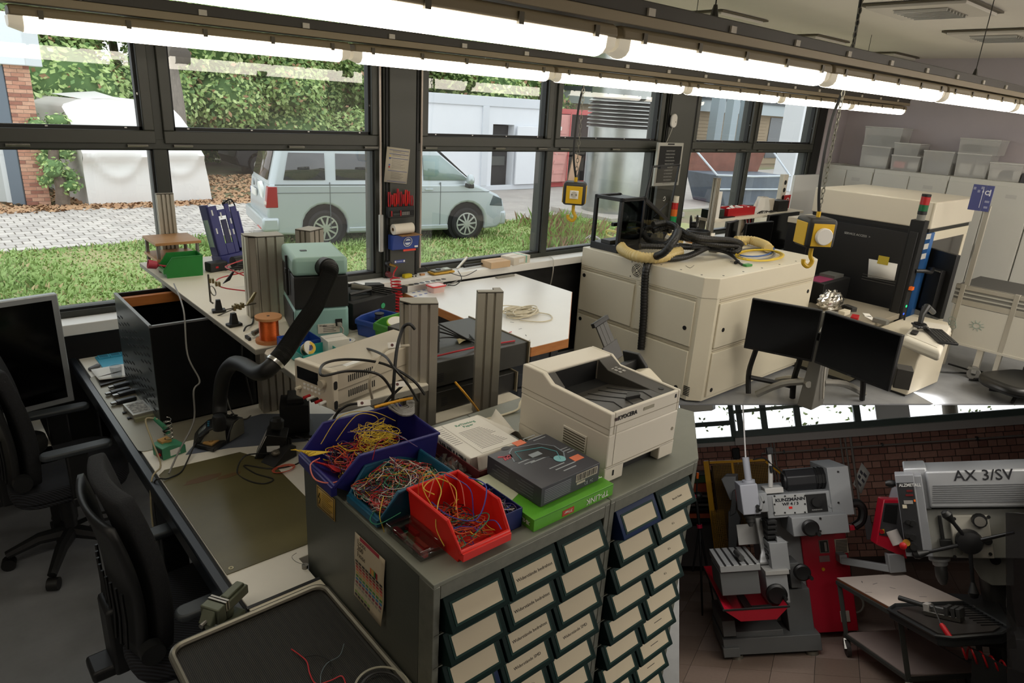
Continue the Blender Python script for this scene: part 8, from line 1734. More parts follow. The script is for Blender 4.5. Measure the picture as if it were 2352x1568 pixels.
# workshop windows (glazed strips above the walls)
root = B().box(.0,5,.0,.10,SILLZ+.11,SILLZ+.20).done('window_4',WFR); place(root,FRW.loc,ARZ,True); root['kind'] = 'structure'
for px in (1696,1752,1830,1968): p = FRW.Y(px,960,0); B().box(p.x-.03,p.x+.06,.0,.12,SILLZ+.2,SILLZ+1.7).done('mullion',WFR,root,bev=.004)
zr0 = FRW.Y(1700,976,0); B().prism([(0,SILLZ+.47),(5,SILLZ+.52),(5,SILLZ+.57),(0,SILLZ+.52)],.0,.08,'y').done('transom',M('workshop_rail_green','#8d9c86',.5),root)
B().quad((0,.06,SILLZ+.2),(5,.06,SILLZ+.2),(5,.06,SILLZ+1.7),(0,.06,SILLZ+1.7)).done('pane',GLASS,root,smooth=0)
root = B().box(-1.6,.0,.0,.10,SILLZ+.05,SILLZ+.12).done('window_5',WFR); place(root,FRW.loc,0,True); root['kind'] = 'structure'
B().box(-.07,.0,.0,.12,SILLZ+.1,SILLZ+1.7).done('mullion',WFR,root,bev=.004); B().box(-1.6,-.07,.0,.10,SILLZ+.30,SILLZ+.37).done('transom',WFR,root,bev=.004)
for k in (.2,.45): B().box(-k-.04,-k,-.01,.0,SILLZ+.315,SILLZ+.33).done('hinge',STEEL,root)
B().quad((-1.6,.06,SILLZ+.1),(-.07,.06,SILLZ+.1),(-.07,.06,SILLZ+1.7),(-1.6,.06,SILLZ+1.7)).done('pane',GLASS,root,smooth=0)
# trees outside the workshop windows
els = [((-1.2+.9*k,5.3,SILLZ+.55+.25*sin(k*2.1)),(.6,.25,.5)) for k in range(8)]
t = thing('leafy_tree','green tree foliage coloured pale as if overexposed outside the strip windows of the lower workshop','tree',(0,0,0),bay=True); me = leafcloud(700,els,.075,77,(.2,.78,.0,.02)); o = bpy.data.objects.new('foliage',me); COL.objects.link(o); o.parent = t; o['kind'] = 'stuff'  # mostly pale leaf mix puts the blown-out window glare into the colour
p = F0.Y(2183,948,5.4); B().cyl((p.x,5.5,SILLZ-.3),(p.x+.05,5.5,SILLZ+1.3),.11,n=14).done('trunk',MATS['grey_bark'],t)
p = F0.Y(2012,948,4.9); q = F0.Y(2090,948,4.9); one(B().box(p.x,q.x,4.9,5.1,SILLZ,SILLZ+1.2),'white_column',M('column_white','#dcdad8',.6),'broad white column outside the strip window of the lower workshop','column',(0,0,0),bay=True)
# pipes on the walls
def pipe(lab,pts,r=.014,mat=None): return one(B().tube(pts,r,8),'wall_pipe',mat or M('pipe_grey','#9b938b',.45,.3),lab,'pipe',FRW.loc,ARZ,bay=True)
yz = FRW.Y(1900,1031,-.05).z
t = thing('wall_pipe','long thin horizontal conduit along the brick wall of the lower workshop','pipe',FRW.loc,ARZ,None,True); B().tube([(FRW.Y(1748,1030,-.05).x,-.05,yz-.1),(FRW.Y(1748,1030,-.05).x,-.05,yz),(4.9,-.05,yz)],.013,8).done('conduit',M('pipe_grey','#9b938b'),t)
for px in (1800,1895,2028,2248): p = FRW.Y(px,1031,-.05); B().box(p.x-.012,p.x+.012,-.07,.0,yz-.022,yz+.03).done('pipe_clip',IRON,t)
for k,px in enumerate((1937,1948,1961)): p = FRW.Y(px,1060,-.03); pipe('vertical grey conduit on the brick wall right of the milling machine, %s of three'%('left','middle','right')[k],[(p.x,-.03,SILLZ),(p.x,-.03,.7)],.017 if k==2 else .013)
for k,px in enumerate((1776,1783)): p = FRW.Y(px,1060,-.03); pipe('thin vertical conduit behind the lamp of the milling machine, %s one'%('left','right')[k],[(p.x,-.03,SILLZ),(p.x,-.03,.9)],.012)
p = FRW.Y(1690,1035,-.06); one(B().box(-.05,.05,-.05,.05,-.09,.07),'junction_box',BLACK,'black junction box in the corner of the brick walls','junction box',(cz.x-.02,YWL-.06,SILLZ-.12),bay=True,bev=.006)
one(B().cyl((cz.x-.01,YWL-.05,.9),(cz.x-.01,YWL-.05,SILLZ-.2),.014,n=8),'corner_conduit',M('pipe_pale','#b7b1a9',.5),'pale conduit below the black junction box in the wall corner','pipe',bay=True)
# notice, cover plate
pts = [FRW.Y(x,y,-.012) for x,y in ((1979,1062),(1998,1086),(1978,1134),(1959,1112))]; a = pts[0]
t = thing('wall_notice','white notice hanging cornerwise on the brick wall behind the milling machine','notice',FRW.loc,ARZ,None,True); B().quad(*pts).done('sheet',PAPER,t,solid=.004); u = pts[1]-pts[0]; v = pts[3]-pts[0]
for (uu,vv,w_,h_) in ((.15,.25,.3,.12),(.5,.2,.35,.12),(.15,.45,.25,.14),(.55,.45,.3,.1),(.2,.68,.5,.1),(.15,.82,.3,.1)):
 q = pts[0]+u*uu+v*vv; n_ = Vector((0,-.005,0)); B().quad(q+n_,q+u*w_+n_,q+u*w_+v*h_+n_,q+v*h_+n_).done('print_block',M('print_block','#55525a',.7),t)
p0,p1 = FRW.Y(1983,1184,-.01),FRW.Y(2006,1238,-.01); one(B().box(p0.x,p1.x,-.02,.0,p1.z,p0.z),'wall_cover_plate',M('plate_grey','#8d8688',.5),'grey cover plate on the brick wall left of the red console','plate',FRW.loc,ARZ,bay=True,bev=.003)
# ------------------------------------------------------------------ milling machine
FM = Fr(-.02,0,.31)
mill = thing('milling_machine','grey and red milling machine with black motor and red chip tray in the lower workshop','milling machine',FM.loc,FM.rz,None,True)
def mb(name,rects,mat,par=None,bev=.006,**k):
 b = B()
 for r_ in rects: FM.box(b,*r_)
 return b.done(name,mat,par or mill,bev=bev,**k)
mb('base',[(1662,1888,1462,1500,0,.75),(1662,1700,1488,1510,-.03,.1)],GRD); mb('base_tray',[(1660,1690,1425,1462,.0,.7),(1690,1800,1448,1462,.05,.6)],GRD)
for px in (1694,1868):
 p = FM.Y(px,1512,.05); B().cyl((p.x,.06,0),(p.x,.06,.035),.065,.06,n=22).done('levelling_foot',M('foot_steel','#7c786d',.35,.6),mill)
 B().cyl((p.x,.06,.03),(p.x,.06,.09),.015,n=10).done('foot_bolt',STEEL,mill)
mb('pedestal',[(1808,1866,1352,1462,.12,.6)],GRD); mb('column',[(1757,1852,1125,1460,.45,.55)],GRM,bev=.01)
rc = mb('red_cabinet',[(1853,1958,1226,1452,.42,.5)],BRED,bev=.008)
mb('cabinet_vent_frame',[(1918,1948,1237,1270,.412,.01)],M('vent_cream','#b9ab95',.5),rc,bev=.001)
for k in range(9): mb('vent_slot',[(1920,1946,1240+3.3*k,1241.6+3.3*k,.408,.006)],DGREY,rc,bev=0)
mb('readout',[(1882,1904,1240,1270,.412,.01)],M('readout_frame','#7a6f66',.4),rc,bev=.001); mb('readout_screen',[(1884,1902,1242,1268,.408,.006)],BLACK,rc,bev=0); mb('readout_text',[(1894,1899,1245,1266,.405,.004)],M('readout_grey','#8f8a85',.5),rc,bev=0)
mb('name_label',[(1882,1906,1276,1290,.412,.01)],M('label_rose','#8b6a6a',.5),rc,bev=0)
p = FM.Y(1891,1307,.41); B().cyl((p.x,.405,p.z),(p.x,.42,p.z),.018,n=14).done('yellow_button',M('button_yellow','#d49a1c',.4),rc)
mb('socket_plate',[(1931,1952,1403,1428,.41,.012)],M('socket_cream','#b5a99b',.5),rc,bev=.001); p = FM.Y(1937,1394,.41); B().cyl((p.x,.4,p.z),(p.x,.42,p.z),.013,n=12).done('grey_button',M('socket_cream','#b5a99b'),rc)
mb('ram',[(1760,1956,1130,1184,.08,.6)],GRM,bev=.008); npp = mb('name_plate',[(1776,1853,1136,1181,.068,.014)],M('plate_light','#a3a4a2',.45),bev=.002)
for (x,y) in ((1779,1139),(1803,1139),(1826,1138),(1849,1138),(1779,1158),(1849,1157),(1779,1177),(1803,1177),(1826,1177),(1849,1176)): p = FM.Y(x,y,.066); B().cyl((p.x,.062,p.z),(p.x,.07,p.z),.009,n=10).done('plate_bolt',BLACK,npp)
sc = (FM.Y(1848,1150,.06).x-FM.Y(1790,1150,.06).x)
p = FM.Y(1815,1147,.06); txt(npp,'KUNZMANN',.046,INK,frame_mtx((p.x,.0655,p.z),(1,0,0),(0,0,1)),sx=1.15,bold=.0018); p = FM.Y(1816,1157,.06); txt(npp,'WF 4 / 3',.042,INK,frame_mtx((p.x,.0655,p.z),(1,0,0),(0,0,1)),sx=1.1,bold=.0015)
mb('red_tag',[(1812,1820,1163,1168,.064,.006)],REDB,npp,bev=0)
bp = mb('control_plate',[(1853,1900,1134,1176,.07,.014)],BLACK,bev=.002); p = FM.Y(1875,1152,.06); B().cyl((p.x,.03,p.z),(p.x,.072,p.z),.05,n=22).done('speed_dial',M('dial_black','#1b1b1b',.4),bp); txt(bp,'KUNZMANN',.018,M('white_print','#b9b9b5'),frame_mtx((p.x,.069,p.z-.085),(1,0,0),(0,0,1)))
p = FM.Y(1909,1161,.07); B().cyl((p.x,.07,p.z),(p.x,.085,p.z),.022,n=16).done('sight_glass',SILVM,mill)
mb('belt_housing',[(1906,1956,1071,1184,.06,.6)],GRM,bev=.006)
for (x,y) in ((1925,1083),(1926,1154)): p = FM.Y(x,y,.055); B().cyl((p.x,.05,p.z),(p.x,.065,p.z),.01,n=10).done('housing_bolt',BLACK,mill)
z0,z1 = FM.Y(1860,1127,.1).z,FM.Y(1860,1078,.1).z; xa,xb,xm_ = FM.Y(1804,1100,.1).x,FM.Y(1918,1100,.1).x,FM.Y(1877,1100,.1).x; zc,rr_ = (z0+z1)/2,(z1-z0)/2
oct_ = [(.12+rr_+rr_*1.08*cos(pi/8+pi*i/4),zc+rr_*1.08*sin(pi/8+pi*i/4)) for i in range(8)]
mo = B().prism(oct_,xa+.02,xm_,'x').done('motor',M('motor_black','#202022',.45),mill,bev=.01); b = B()
for k in range(9): b.prism([(.12+rr_+(y-.12-rr_)*(1 if k%2 else .93),zc+(z-zc)*(1 if k%2 else .93)) for y,z in oct_],xm_+(xb-xm_)*k/9,xm_+(xb-xm_)*(k+1)/9,'x')
b.done('motor_fins',BLACK,mo); B().cyl((xa,.12+rr_,zc),(xa+.03,.12+rr_,zc),rr_*.85,n=24).done('fan_cover',M('motor_black','#202022'),mo);
for k in range(6): B().cyl((xa-.003,.12+rr_,zc),(xa-.003,.12+rr_+rr_*.7*cos(k),zc+rr_*.7*sin(k)),.006,n=4).done('fan_spoke',BLACK,mo)
hd = mb('vertical_head',[(1703,1744,1112,1182,-.12,.3)],M('head_grey','#9a9ca3',.45),bev=.008); p = FM.Y(1721,1108,.0); zt = FM.Y(1721,1050,.0).z
B().cyl((p.x,.03,p.z),(p.x,.03,zt),.036,n=24).done('drawbar_tube',M('head_grey','#9a9ca3'),hd,bev=.004); B().cyl((p.x,.03,p.z-.02),(p.x,.03,p.z+.025),.066,n=24).done('collar',M('head_grey','#9a9ca3'),hd); zt2 = FM.Y(1705,930,.0)
B().cyl((p.x,.03,zt-.02),(zt2.x+.02,.03,zt2.z+.12),.008,n=8).done('air_line',M('line_white','#c5c2bd',.5),hd)
p = FM.Y(1723,1183,-.03); zq = FM.Y(1723,1210,-.03).z; B().lathe([(.062,0),(.062,-.03),(.045,-.035),(.045,-.07),(.03,-.08),(.03,(zq-p.z)*.8),(.02,zq-p.z)],(p.x,.0,p.z),(0,0,1),20).done('spindle',IRON,hd)
mb('head_block',[(1744,1764,1132,1176,-.05,.2)],GRM,hd);
for (x0_,y0_,x1_,y1_) in ((1748,1138,1753,1152),(1752,1150,1746,1170)): a,c = FM.Y(x0_,y0_,-.14),FM.Y(x1_,y1_,-.14); B().cyl(a,c,.014,n=10).done('clamp_lever',SILVM,hd); B().ball(c,.018,10,7).done('lever_ball',BLACK,hd)
for y in (1163,1172): p = FM.Y(1740,y,-.125); B().cyl((p.x,-.14,p.z),(p.x,-.115,p.z),.02,n=14).done('head_knob',BLACK,hd)
la = mb('cross_slide_block',[(1820,1950,1184,1228,-.06,.5)],GRM,bev=.006)
def wheel(px,py,Y,r,par,hx=14,hy=10):
 p = FM.Y(px,py,Y); w = B().lathe([(r*.3,.03),(r*.75,.02),(r,.0),(r,-.035),(r*.8,-.05),(r*.3,-.045)],(p.x,Y-.05,p.z),(0,1,0),26).done('hand_wheel',M('wheel_black','#131313',.4),par); q = FM.Y(px+hx,py+hy,Y); B().cyl((q.x,Y-.16,q.z),(q.x,Y-.09,q.z),.02,n=10).done('crank_knob',BLACK,w)
wheel(1857,1209,-.07,.085,la);
for (x,y) in ((1884,1190),(1884,1219)): p = FM.Y(x,y,-.06); B().cyl((p.x,-.07,p.z),(p.x,-.055,p.z),.011,n=10).done('block_bolt',BLACK,la)
# lamp on the mill
lb = mb('lamp_base',[(1757,1800,1120,1133,.1,.2)],M('lamp_white','#b9b7b2',.45)); a,c = FM.Y(1770,1118,.15),FM.Y(1770,1075,.15); d_ = FM.Y(1767,1038,.15); b = B(); b.cyl(a,c,.025,n=10); b.cyl(c,d_,.02,n=10); lo = b.done('lamp_arm',M('lamp_white','#b9b7b2'),lb); B().box(d_.x-.03,d_.x+.04,d_.y-.03,d_.y+.03,d_.z-.02,d_.z+.05).done('lamp_head',BLACK,lo,bev=.006); B().cyl(c+Vector((0,-.03,-.04)),c+Vector((0,-.03,.03)),.02,n=10).done('lamp_joint',BLACK,lo)
b = B(); b.tube([FM.Y(1730,1055,.1),FM.Y(1755,1052,.12),FM.Y(1772,1066,.14),FM.Y(1790,1080,.16),FM.Y(1802,1092,.16)],.009,6,smooth=5); b.done('black_cable',BLACK,mill)
# table, tray, knee
tbm = mb('work_table',[(1654,1747,1297,1312,-.30,.72)],SILVM,bev=.003); a = FM.Y(1654,1297,-.3); c = FM.Y(1747,1297,-.3); ztb = FM.Y(1700,1297,-.3).z
for k in range(5): x = a.x+.05+(c.x-a.x-.1)*k/4; B().box(x-.011,x+.011,-.301,.415,ztb-.004,ztb+.0015).done('t_slot',BLACK,tbm)
mb('table_apron',[(1656,1745,1312,1366,-.27,.6)],GRD,bev=.006)
vs = mb('machine_vise',[(1690,1706,1282,1296,-.05,.25),(1676,1716,1288,1297,-.02,.12)],STEEL,tbm); a2,c2 = FM.Y(1697,1277,-.1),FM.Y(1706,1280,-.28); B().cyl((a2.x,.05,ztb+.04),(c2.x,-.20,ztb+.04),.03,n=14).done('vise_screw',IRON,vs)
# red chip tray
xa,xb = FM.Y(1662,1398,-.42).x,FM.Y(1812,1392,-.42).x; zt = FM.Y(1720,1398,-.42).z; zb_ = FM.Y(1720,1430,-.42).z
b = B(); y0_,y1_ = -.42,.95; t0 = [(xa,y0_,zt),(xb,y0_,zt),(xb,y1_,zt+.06),(xa,y1_,zt+.06)]; b0 = [(xa+.16,y0_+.05,zb_),(xb-.12,y0_+.05,zb_),(xb-.12,y1_,zb_+.06),(xa+.1,y1_,zb_+.06)]
b._n(t0+b0,[(4,5,6,7),(0,1,5,4),(1,2,6,5),(2,3,7,6),(3,0,4,7)]); tr = b.done('chip_tray',BRED,mill,solid=.012,smooth=0); B().tube(t0,.012,6,cyc=True).done('tray_rim',BLACK,tr)
B().box(xa+.25,xb-.3,y0_+.12,y1_-.2,zb_+.02,zb_+.05).done('swarf_grid',M('swarf_dark','#2b1c1e',.6),tr); B().box(xa+.3,xa+.5,y0_+.1,y0_+.2,zb_+.05,zb_+.10).done('black_block',BLACK,tr)
sdl = mb('saddle',[(1762,1812,1318,1386,-.14,.4)],GRM,bev=.006); wheel(1780,1360,-.15,.105,sdl,16,4); mb('saddle_cap',[(1758,1813,1310,1320,-.16,.45)],M('cap_grey','#a09f9b',.5),sdl,bev=.003)
gd = mb('guard_box',[(1770,1812,1246,1310,-.1,.28)],GRM,bev=.004); p0,p1,p2 = FM.Y(1780,1228,-.02),FM.Y(1812,1246,-.1),FM.Y(1780,1250,-.05); B().prism([(p0.x,p0.z),(p1.x,p1.z),(p0.x,p1.z)],-.08,-.06,'y').done('guard_flap',GRM,gd,smooth=0)
sp2_ = mb('splash_plate',[(1694,1742,1203,1250,.28,.012)],M('splash_grey','#a5a4a1',.5),bev=0)
b = B(); xs0,xs1 = FM.Y(1743,1250,.2).x,FM.Y(1762,1250,.2).x; ztop,zbt = FM.Y(1750,1186,.2).z,FM.Y(1750,1288,.2).z
b.grid(6,16,lambda u,v: Vector((xs0+(xs1-xs0)*u-.06*max(0,v-.72)/.28*(1-u),.26-.18*v-.1*max(0,v-.7),ztop+(zbt-ztop)*v+.006*sin(v*40)))); b.done('way_cover',M('cover_silver','#8f8f8e',.35,.5),mill,solid=.006)
for k in range(8): mb('bellows_fold',[(1763,1785,1196+11.5*k,1203+11.5*k,-.02+.012*(k%2),.2)],BLACK,bev=.003)
mb('bellows_core',[(1764,1782,1196,1290,.02,.18)],BLACKM,bev=0)
wheel(1838,1310,.0,.085,mill,16,8); mb('feed_box',[(1815,1838,1292,1350,.06,.3)],GRD)
# console arm and console
a,c,e = FM.Y(1935,1287,.30),FM.Y(2050,1306,-.05),FM.Y(2062,1290,-.05)
ca = B(); ca.tube([a,c],.05,4); ca.done('console_arm',GRM,mill,bev=.006,smooth=0); mb('arm_hinge',[(1929,1947,1274,1294,.28,.14)],GRM)
k1 = FM.Y(2062,1312,-.05); B().box(k1.x-.09,k1.x+.07,-.1,.0,k1.z,FM.Y(2062,1268,-.05).z).done('arm_upright',GRM,mill,bev=.01)
cons = B(); pts = [(2030,1146),(2084,1146),(2084,1284),(2012,1250)]; q = [FM.Y(x,y,-.1) for x,y in pts]; cons.prism([(v.x,v.z) for v in q],-.1,.06,'y'); co = cons.done('control_console',BRED,mill,bev=.01)
q = [FM.Y(x,y,-.103) for x,y in ((2031,1155),(2084,1155),(2084,1238),(2019,1228))]; B().prism([(v.x,v.z) for v in q],-.108,-.1,'y').done('console_panel',M('panel_dark','#3a393a',.5),co,smooth=0); q = [FM.Y(x,y,-.11) for x,y in ((2034,1158),(2062,1160),(2058,1203),(2028,1197))]; B().prism([(v.x,v.z) for v in q],-.114,-.108,'y').done('console_screen',BLACK,co,smooth=0)
p = FM.Y(2024,1220,-.11); B().cyl((p.x,-.13,p.z),(p.x,-.108,p.z),.022,n=14).done('emergency_button',RED,co); B().box(p.x+.01,p.x+.03,-.115,-.108,p.z-.02,p.z+.02).done('yellow_plate',YELLOW,co)
q = [FM.Y(x,y,.02) for x,y in ((2048,1120),(2056,1117),(2068,1146),(2040,1146))]; B().prism([(v.x,v.z) for v in q],.0,.02,'y').done('paper_holder',M('holder_pale','#8f8f96',.5),co,smooth=0)
a,c = FM.Y(2048,1218,-.16),FM.Y(2064,1250,-.2); t = thing('paper_roll','white paper roll leaning at the red console of the milling machine','paper roll',(0,0,0),0,None,True); mi_ = BAYM.inverted()@FM.m; B().cyl(mi_@a,mi_@c,.055,n=24).done('roll',M('roll_cream','#cfc6bf',.7),t,bev=.004); dd = (mi_@c-mi_@a).normalized(); B().cyl(mi_@c,mi_@c+dd*.004,.035,n=16).done('dark_core',BLACK,t)
# cable hose loop at the right of the mill
b = B(); b.tube([FM.Y(1955,1156,.2),FM.Y(1972,1156,.2),FM.Y(1982,1172,.2),FM.Y(1978,1196,.2),FM.Y(1962,1208,.2)],.045,10,smooth=6); b.done('cable_hose',BLACK,mill); mb('red_plug',[(1952,1964,1206,1218,.18,.08)],BRED)
b = B()
for k in range(4): b.tube([FM.Z(1965,1405,.02+.02*k)+Vector((.10*cos(a_)-.0,.02*sin(a_),.10*sin(a_)+.1)) for a_ in [2*pi*i/18 for i in range(18)]],.01,5,cyc=True)
b.done('cable_coil',M('cable_white','#b9b5aa'),mill)
# ------------------------------------------------------------------ yellow guarded machine behind, tripod, rack
YF_ = M('frame_yellow','#d39a1f',.45); MESH = M('mesh_brass','#8f6d2a',.5,.2)
YG = 2.2
t = thing('yellow_machine_guard','yellow-framed wire mesh guard standing behind the milling machine, left','guard',(0,0,0),0,None,True)
def gb(b,*r_): return F0.box(b,*r_)
for r_ in ((1629,1641,1058,1285,YG,.05),(1690,1695,1062,1240,YG,.03),(1629,1758,1056,1062,YG,.04)): gb(B(),*r_).done('frame_bar',YF_,t,bev=.004)
a,c,e,f = F0.Y(1760,1058,YG),F0.Y(1800,1090,YG-.0),F0.Y(1804,1128,YG-.0),F0.Y(1792,1128,YG-.0); B().tube([a,c,e],.028,4).done('frame_bar',YF_,t,smooth=0)
mz0,mz1 = F0.Y(1690,1240,YG+.01),F0.Y(1690,1062,YG+.01); mx_ = F0.Y(1641,1100,YG+.01).x; mX = F0.Y(1775,1100,YG+.01).x; b = B(); n1 = int((mX-mx_)/.022)
for k in range(n1): b.box(mx_+.022*k,mx_+.022*k+.006,YG+.01,YG+.014,mz0.z,mz1.z)
for k in range(int((mz1.z-mz0.z)/.022)): b.box(mx_,mX,YG+.012,YG+.016,mz0.z+.022*k,mz0.z+.022*k+.006)
b.done('wire_mesh',MESH,t,smooth=0)['kind'] = 'stuff'
gb(B(),1643,1775,1066,1238,YG+.35,.02).done('back_sheet',M('sheet_brown','#4c3a26',.7),t)
t = thing('mesh_basket','brass wire mesh cylinder in front of the yellow guard','basket',(0,0,0),0,None,True); p = F0.Y(1661,1280,YG-.3); zt = F0.Y(1661,1172,YG-.3).z; b = B()
for k in range(22): b.cyl((p.x+.085*cos(2*pi*k/22),YG-.3+.085*sin(2*pi*k/22),max(0,p.z)),(p.x+.085*cos(2*pi*k/22),YG-.3+.085*sin(2*pi*k/22),zt),.004,n=4)
for k in range(26): b.ring((p.x,YG-.3,max(0,p.z)+(zt-max(0,p.z))*k/26),(0,0,1),.088,.083,.005,18)
b.done('mesh_wall',MESH,t,smooth=0)['kind'] = 'stuff'
t = thing('grey_grinder','grey bandsaw-like machine with a tilted housing inside the yellow guard','machine',(0,0,0),0,None,True); q = [F0.Y(x,y,1.7) for x,y in ((1656,1100),(1664,1094),(1690,1094),(1690,1150),(1676,1148))]; B().prism([(v.x,v.z) for v in q],1.7,1.95,'y').done('housing',GRM,t,bev=.01); q = [F0.Y(x,y,1.6) for x,y in ((1682,1128),(1690,1124),(1706,1124),(1706,1135),(1692,1136),(1690,1178),(1676,1186))]; B().prism([(v.x,v.z) for v in q],1.6,1.75,'y').done('bow_frame',GRD,t,bev=.008); q = [F0.Y(x,y,1.6) for x,y in ((1672,1175),(1690,1170),(1700,1190),(1685,1300),(1672,1300))]; B().prism([(v.x,v.z) for v in q],1.62,1.8,'y').done('stand',GRD,t,bev=.008); gb(B(),1690,1702,1124,1150,1.59,.04).done('red_edge',RED,t)
p = F0.Y(1640,1300,1.2); t = thing('tripod','black camera tripod with red rings and an orange-tipped handle at the left','tripod',(F0.Y(1618,1300,1.3).x,1.3,0),0,None,True); x_ = F0.Y(1618,1200,1.3).x; L = lambda px,py: F0.Y(px,py,1.3)-Vector((x_,1.3,0))
zf = 0
for (px,dy) in ((1603,0),(1618,-.12),(1640,.1)): q = L(px,1312); B().cyl((0,0,L(1618,1212).z),(q.x,dy,max(.0,q.z) if dy==0 else .0),.017,.011,n=8).done('leg',BLACK,t)
B().cyl((0,0,L(1618,1230).z),(0,0,L(1618,1145).z),.02,n=12).done('centre_column',BLACK,t); B().cyl((0,0,L(1618,1212).z),(0,0,L(1618,1204).z),.035,n=14).done('red_collar',M('collar_crimson','#b01d3e',.4),t); b = B(); q = L(1612,1138); b.ball((q.x+.02,0,q.z),.055,12,8); b.done('ball_head',BLACK,t); B().cyl((q.x-.02,-.05,q.z),(q.x-.02,.03,q.z),.03,n=12).done('red_knob',M('collar_crimson','#b01d3e'),t); a,c = L(1612,1132),L(1614,1098); B().cyl(a,c,.009,n=8).done('pan_handle',BLACK,t); B().cyl(c,L(1615,1084),.016,n=10).done('orange_grip',ORANGE,t)
t = thing('material_rack','rack with green and orange beams at the left brick wall','rack',(0,0,0),0,None,True)
for (r_,m,n_) in (((1560,1632,1085,1092,2.7,.2),GRD,'top_beam'),((1560,1632,1092,1109,2.75,.1),M('rack_green','#3d5a35',.6),'green_beam'),((1560,1634,1111,1130,2.7,.1),M('rack_orange','#b1502e',.6),'orange_beam'),((1560,1632,1180,1190,2.7,.2),M('rack_orange','#b1502e'),'lower_beam'),((1560,1632,1190,1200,2.72,.3),BLACK,'lower_shelf')): gb(B(),*r_).done(n_,m,t,bev=.004)
for k in range(4): gb(B(),1560,1630,1137+10*k,1142+10*k,2.6,.3).done('stored_bar',[STEEL,BLACK][k%2],t)
t = one(gb(B(),1560,1640,1196,1300,2.9,.25),'grey_box_base',M('cab_dusk','#55504e',.7),'low grey cupboard behind the tripod at the left wall','cupboard',bay=True)
one(gb(B(),1560,1636,915,946,1.2,.25),'hanging_lamp',M('lamp_shade_pale','#c9c4b4',.5),'pale lamp housing cut by the top left corner of the lower workshop','lamp',bay=True,bev=.02)
# ------------------------------------------------------------------ white-topped trolley table
TT = .78
q = [F0.Z(x,y,TT) for x,y in ((1922,1326),(2072,1316),(2240,1392),(2040,1408))]
ux = (q[2]-q[1]); near1 = q[0]+(q[2]-q[1])*1.02
t = thing('trolley_table','white-topped steel trolley table with a lower shelf between the two machines','table',(0,0,0),0,None,True)
P4 = [q[0],q[1],q[2],near1]
B().prism([(v.x,v.y) for v in P4],TT-.006,TT).done('white_top',TABW,t,smooth=0); B().prism([(v.x,v.y) for v in P4],TT-.028,TT-.006).done('wooden_edge',M('edge_brown','#7d4a2c',.6),t,smooth=0)
LG = M('trolley_leg','#454744',.5,.2)
fr_ = B()
for i in range(4): a,c = P4[i],P4[(i+1)%4]; fr_.tube([(a.x,a.y,TT-.048),(c.x,c.y,TT-.048)],.026,4); fr_.tube([(a.x,a.y,.20),(c.x,c.y,.20)],.022,4)
fr_.done('frame',LG,t,smooth=0)
ctr = sum(P4,Vector())/4
for i,v in enumerate(P4):
 w_ = v.lerp(ctr,.03); B().box(w_.x-.022,w_.x+.022,w_.y-.022,w_.y+.022,.17,TT-.03).done('leg',LG,t,bev=.003)
 cs = B().ring((w_.x-.025,w_.y-.03,.085),(1,.25,0),.085,.03,.04,24).done('castor',M('castor_rubber','#3a3533',.6),t); B().prism([(w_.y-.10,.10),(w_.y-.03,.18),(w_.y+.03,.18),(w_.y-.0,.08)],w_.x-.03,w_.x+.03,'x').done('fork',STEEL,cs); B().cyl((w_.x-.035,w_.y-.03,.085),(w_.x+.02,w_.y-.02,.085),.014,n=10).done('hub',STEEL,cs)
B().prism([(v.lerp(ctr,.03).x,v.lerp(ctr,.03).y) for v in P4],.20,.225).done('lower_shelf',M('shelf_pinkish','#a3938d',.6,var=.05,scale=3),t,smooth=0)
for k,(x,y) in enumerate(((1995,1360),(2010,1340),(1980,1336),(2050,1350),(2120,1370))): p = F0.Z(x,y,TT); B().box(-.03,.03,-.003,.003,0,.0008).done('scratch',RM,t,loc=(p.x,p.y,TT),rz=k*.8)
# ------------------------------------------------------------------ drill press
FD = Fr(F0.Y(2210,1400,-.6).x,-.6,-.06)
dr = thing('drill_press','tall silver-grey drill press with black levers and a cast iron table at the right','drill press',FD.loc,FD.rz,None,True)
def db(name,rects,mat,par=None,bev=.006,**k):
 b = B()
 for r_ in rects: FD.box(b,*r_)
 return b.done(name,mat,par or dr,bev=bev,**k)
HS = M('head_silver','#a3a5a8',.36,.35)
hd = db('belt_cover',[(2130,2420,1078,1166,-.05,.55)],HS,bev=.02,seg=3); db('cover_nose',[(2081,2135,1074,1170,.0,.45)],HS,bev=.015)
for k in range(9): db('cover_groove',[(2142,2420,1112+4.9*k,1113.6+4.9*k,-.056,.012)],M('groove_grey','#5f6164',.5),hd,bev=0)
p = FD.Y(2258,1092,-.06); sx_ = FD.Y(2308,1092,-.06).x-FD.Y(2213,1092,-.06).x; txt(hd,'AX 3/SV',.128,INK,frame_mtx((p.x,-.0545,p.z),(1,0,0),(0,0,1)),sx=.95,bold=.001)
db('head_body',[(2125,2420,1168,1282,.05,.5)],M('drill_grey','#8c8c86',.5),bev=.01)
cp_ = db('control_box',[(2068,2112,1090,1278,-.16,.2),(2110,2130,1092,1278,-.15,.2)],M('control_grey','#7c7e82',.45),bev=.006); fp_ = db('control_panel',[(2070,2109,1108,1268,-.168,.012)],M('control_black','#232325',.45),cp_,bev=.001)
p = FD.Y(2090,1114,-.17); txt(fp_,'ALZMETALL',.037,M('white_print2','#c2c2c0',.5),frame_mtx((p.x,-.1695,p.z),(1,0,0),(0,0,1)),sx=.85,bold=.001)
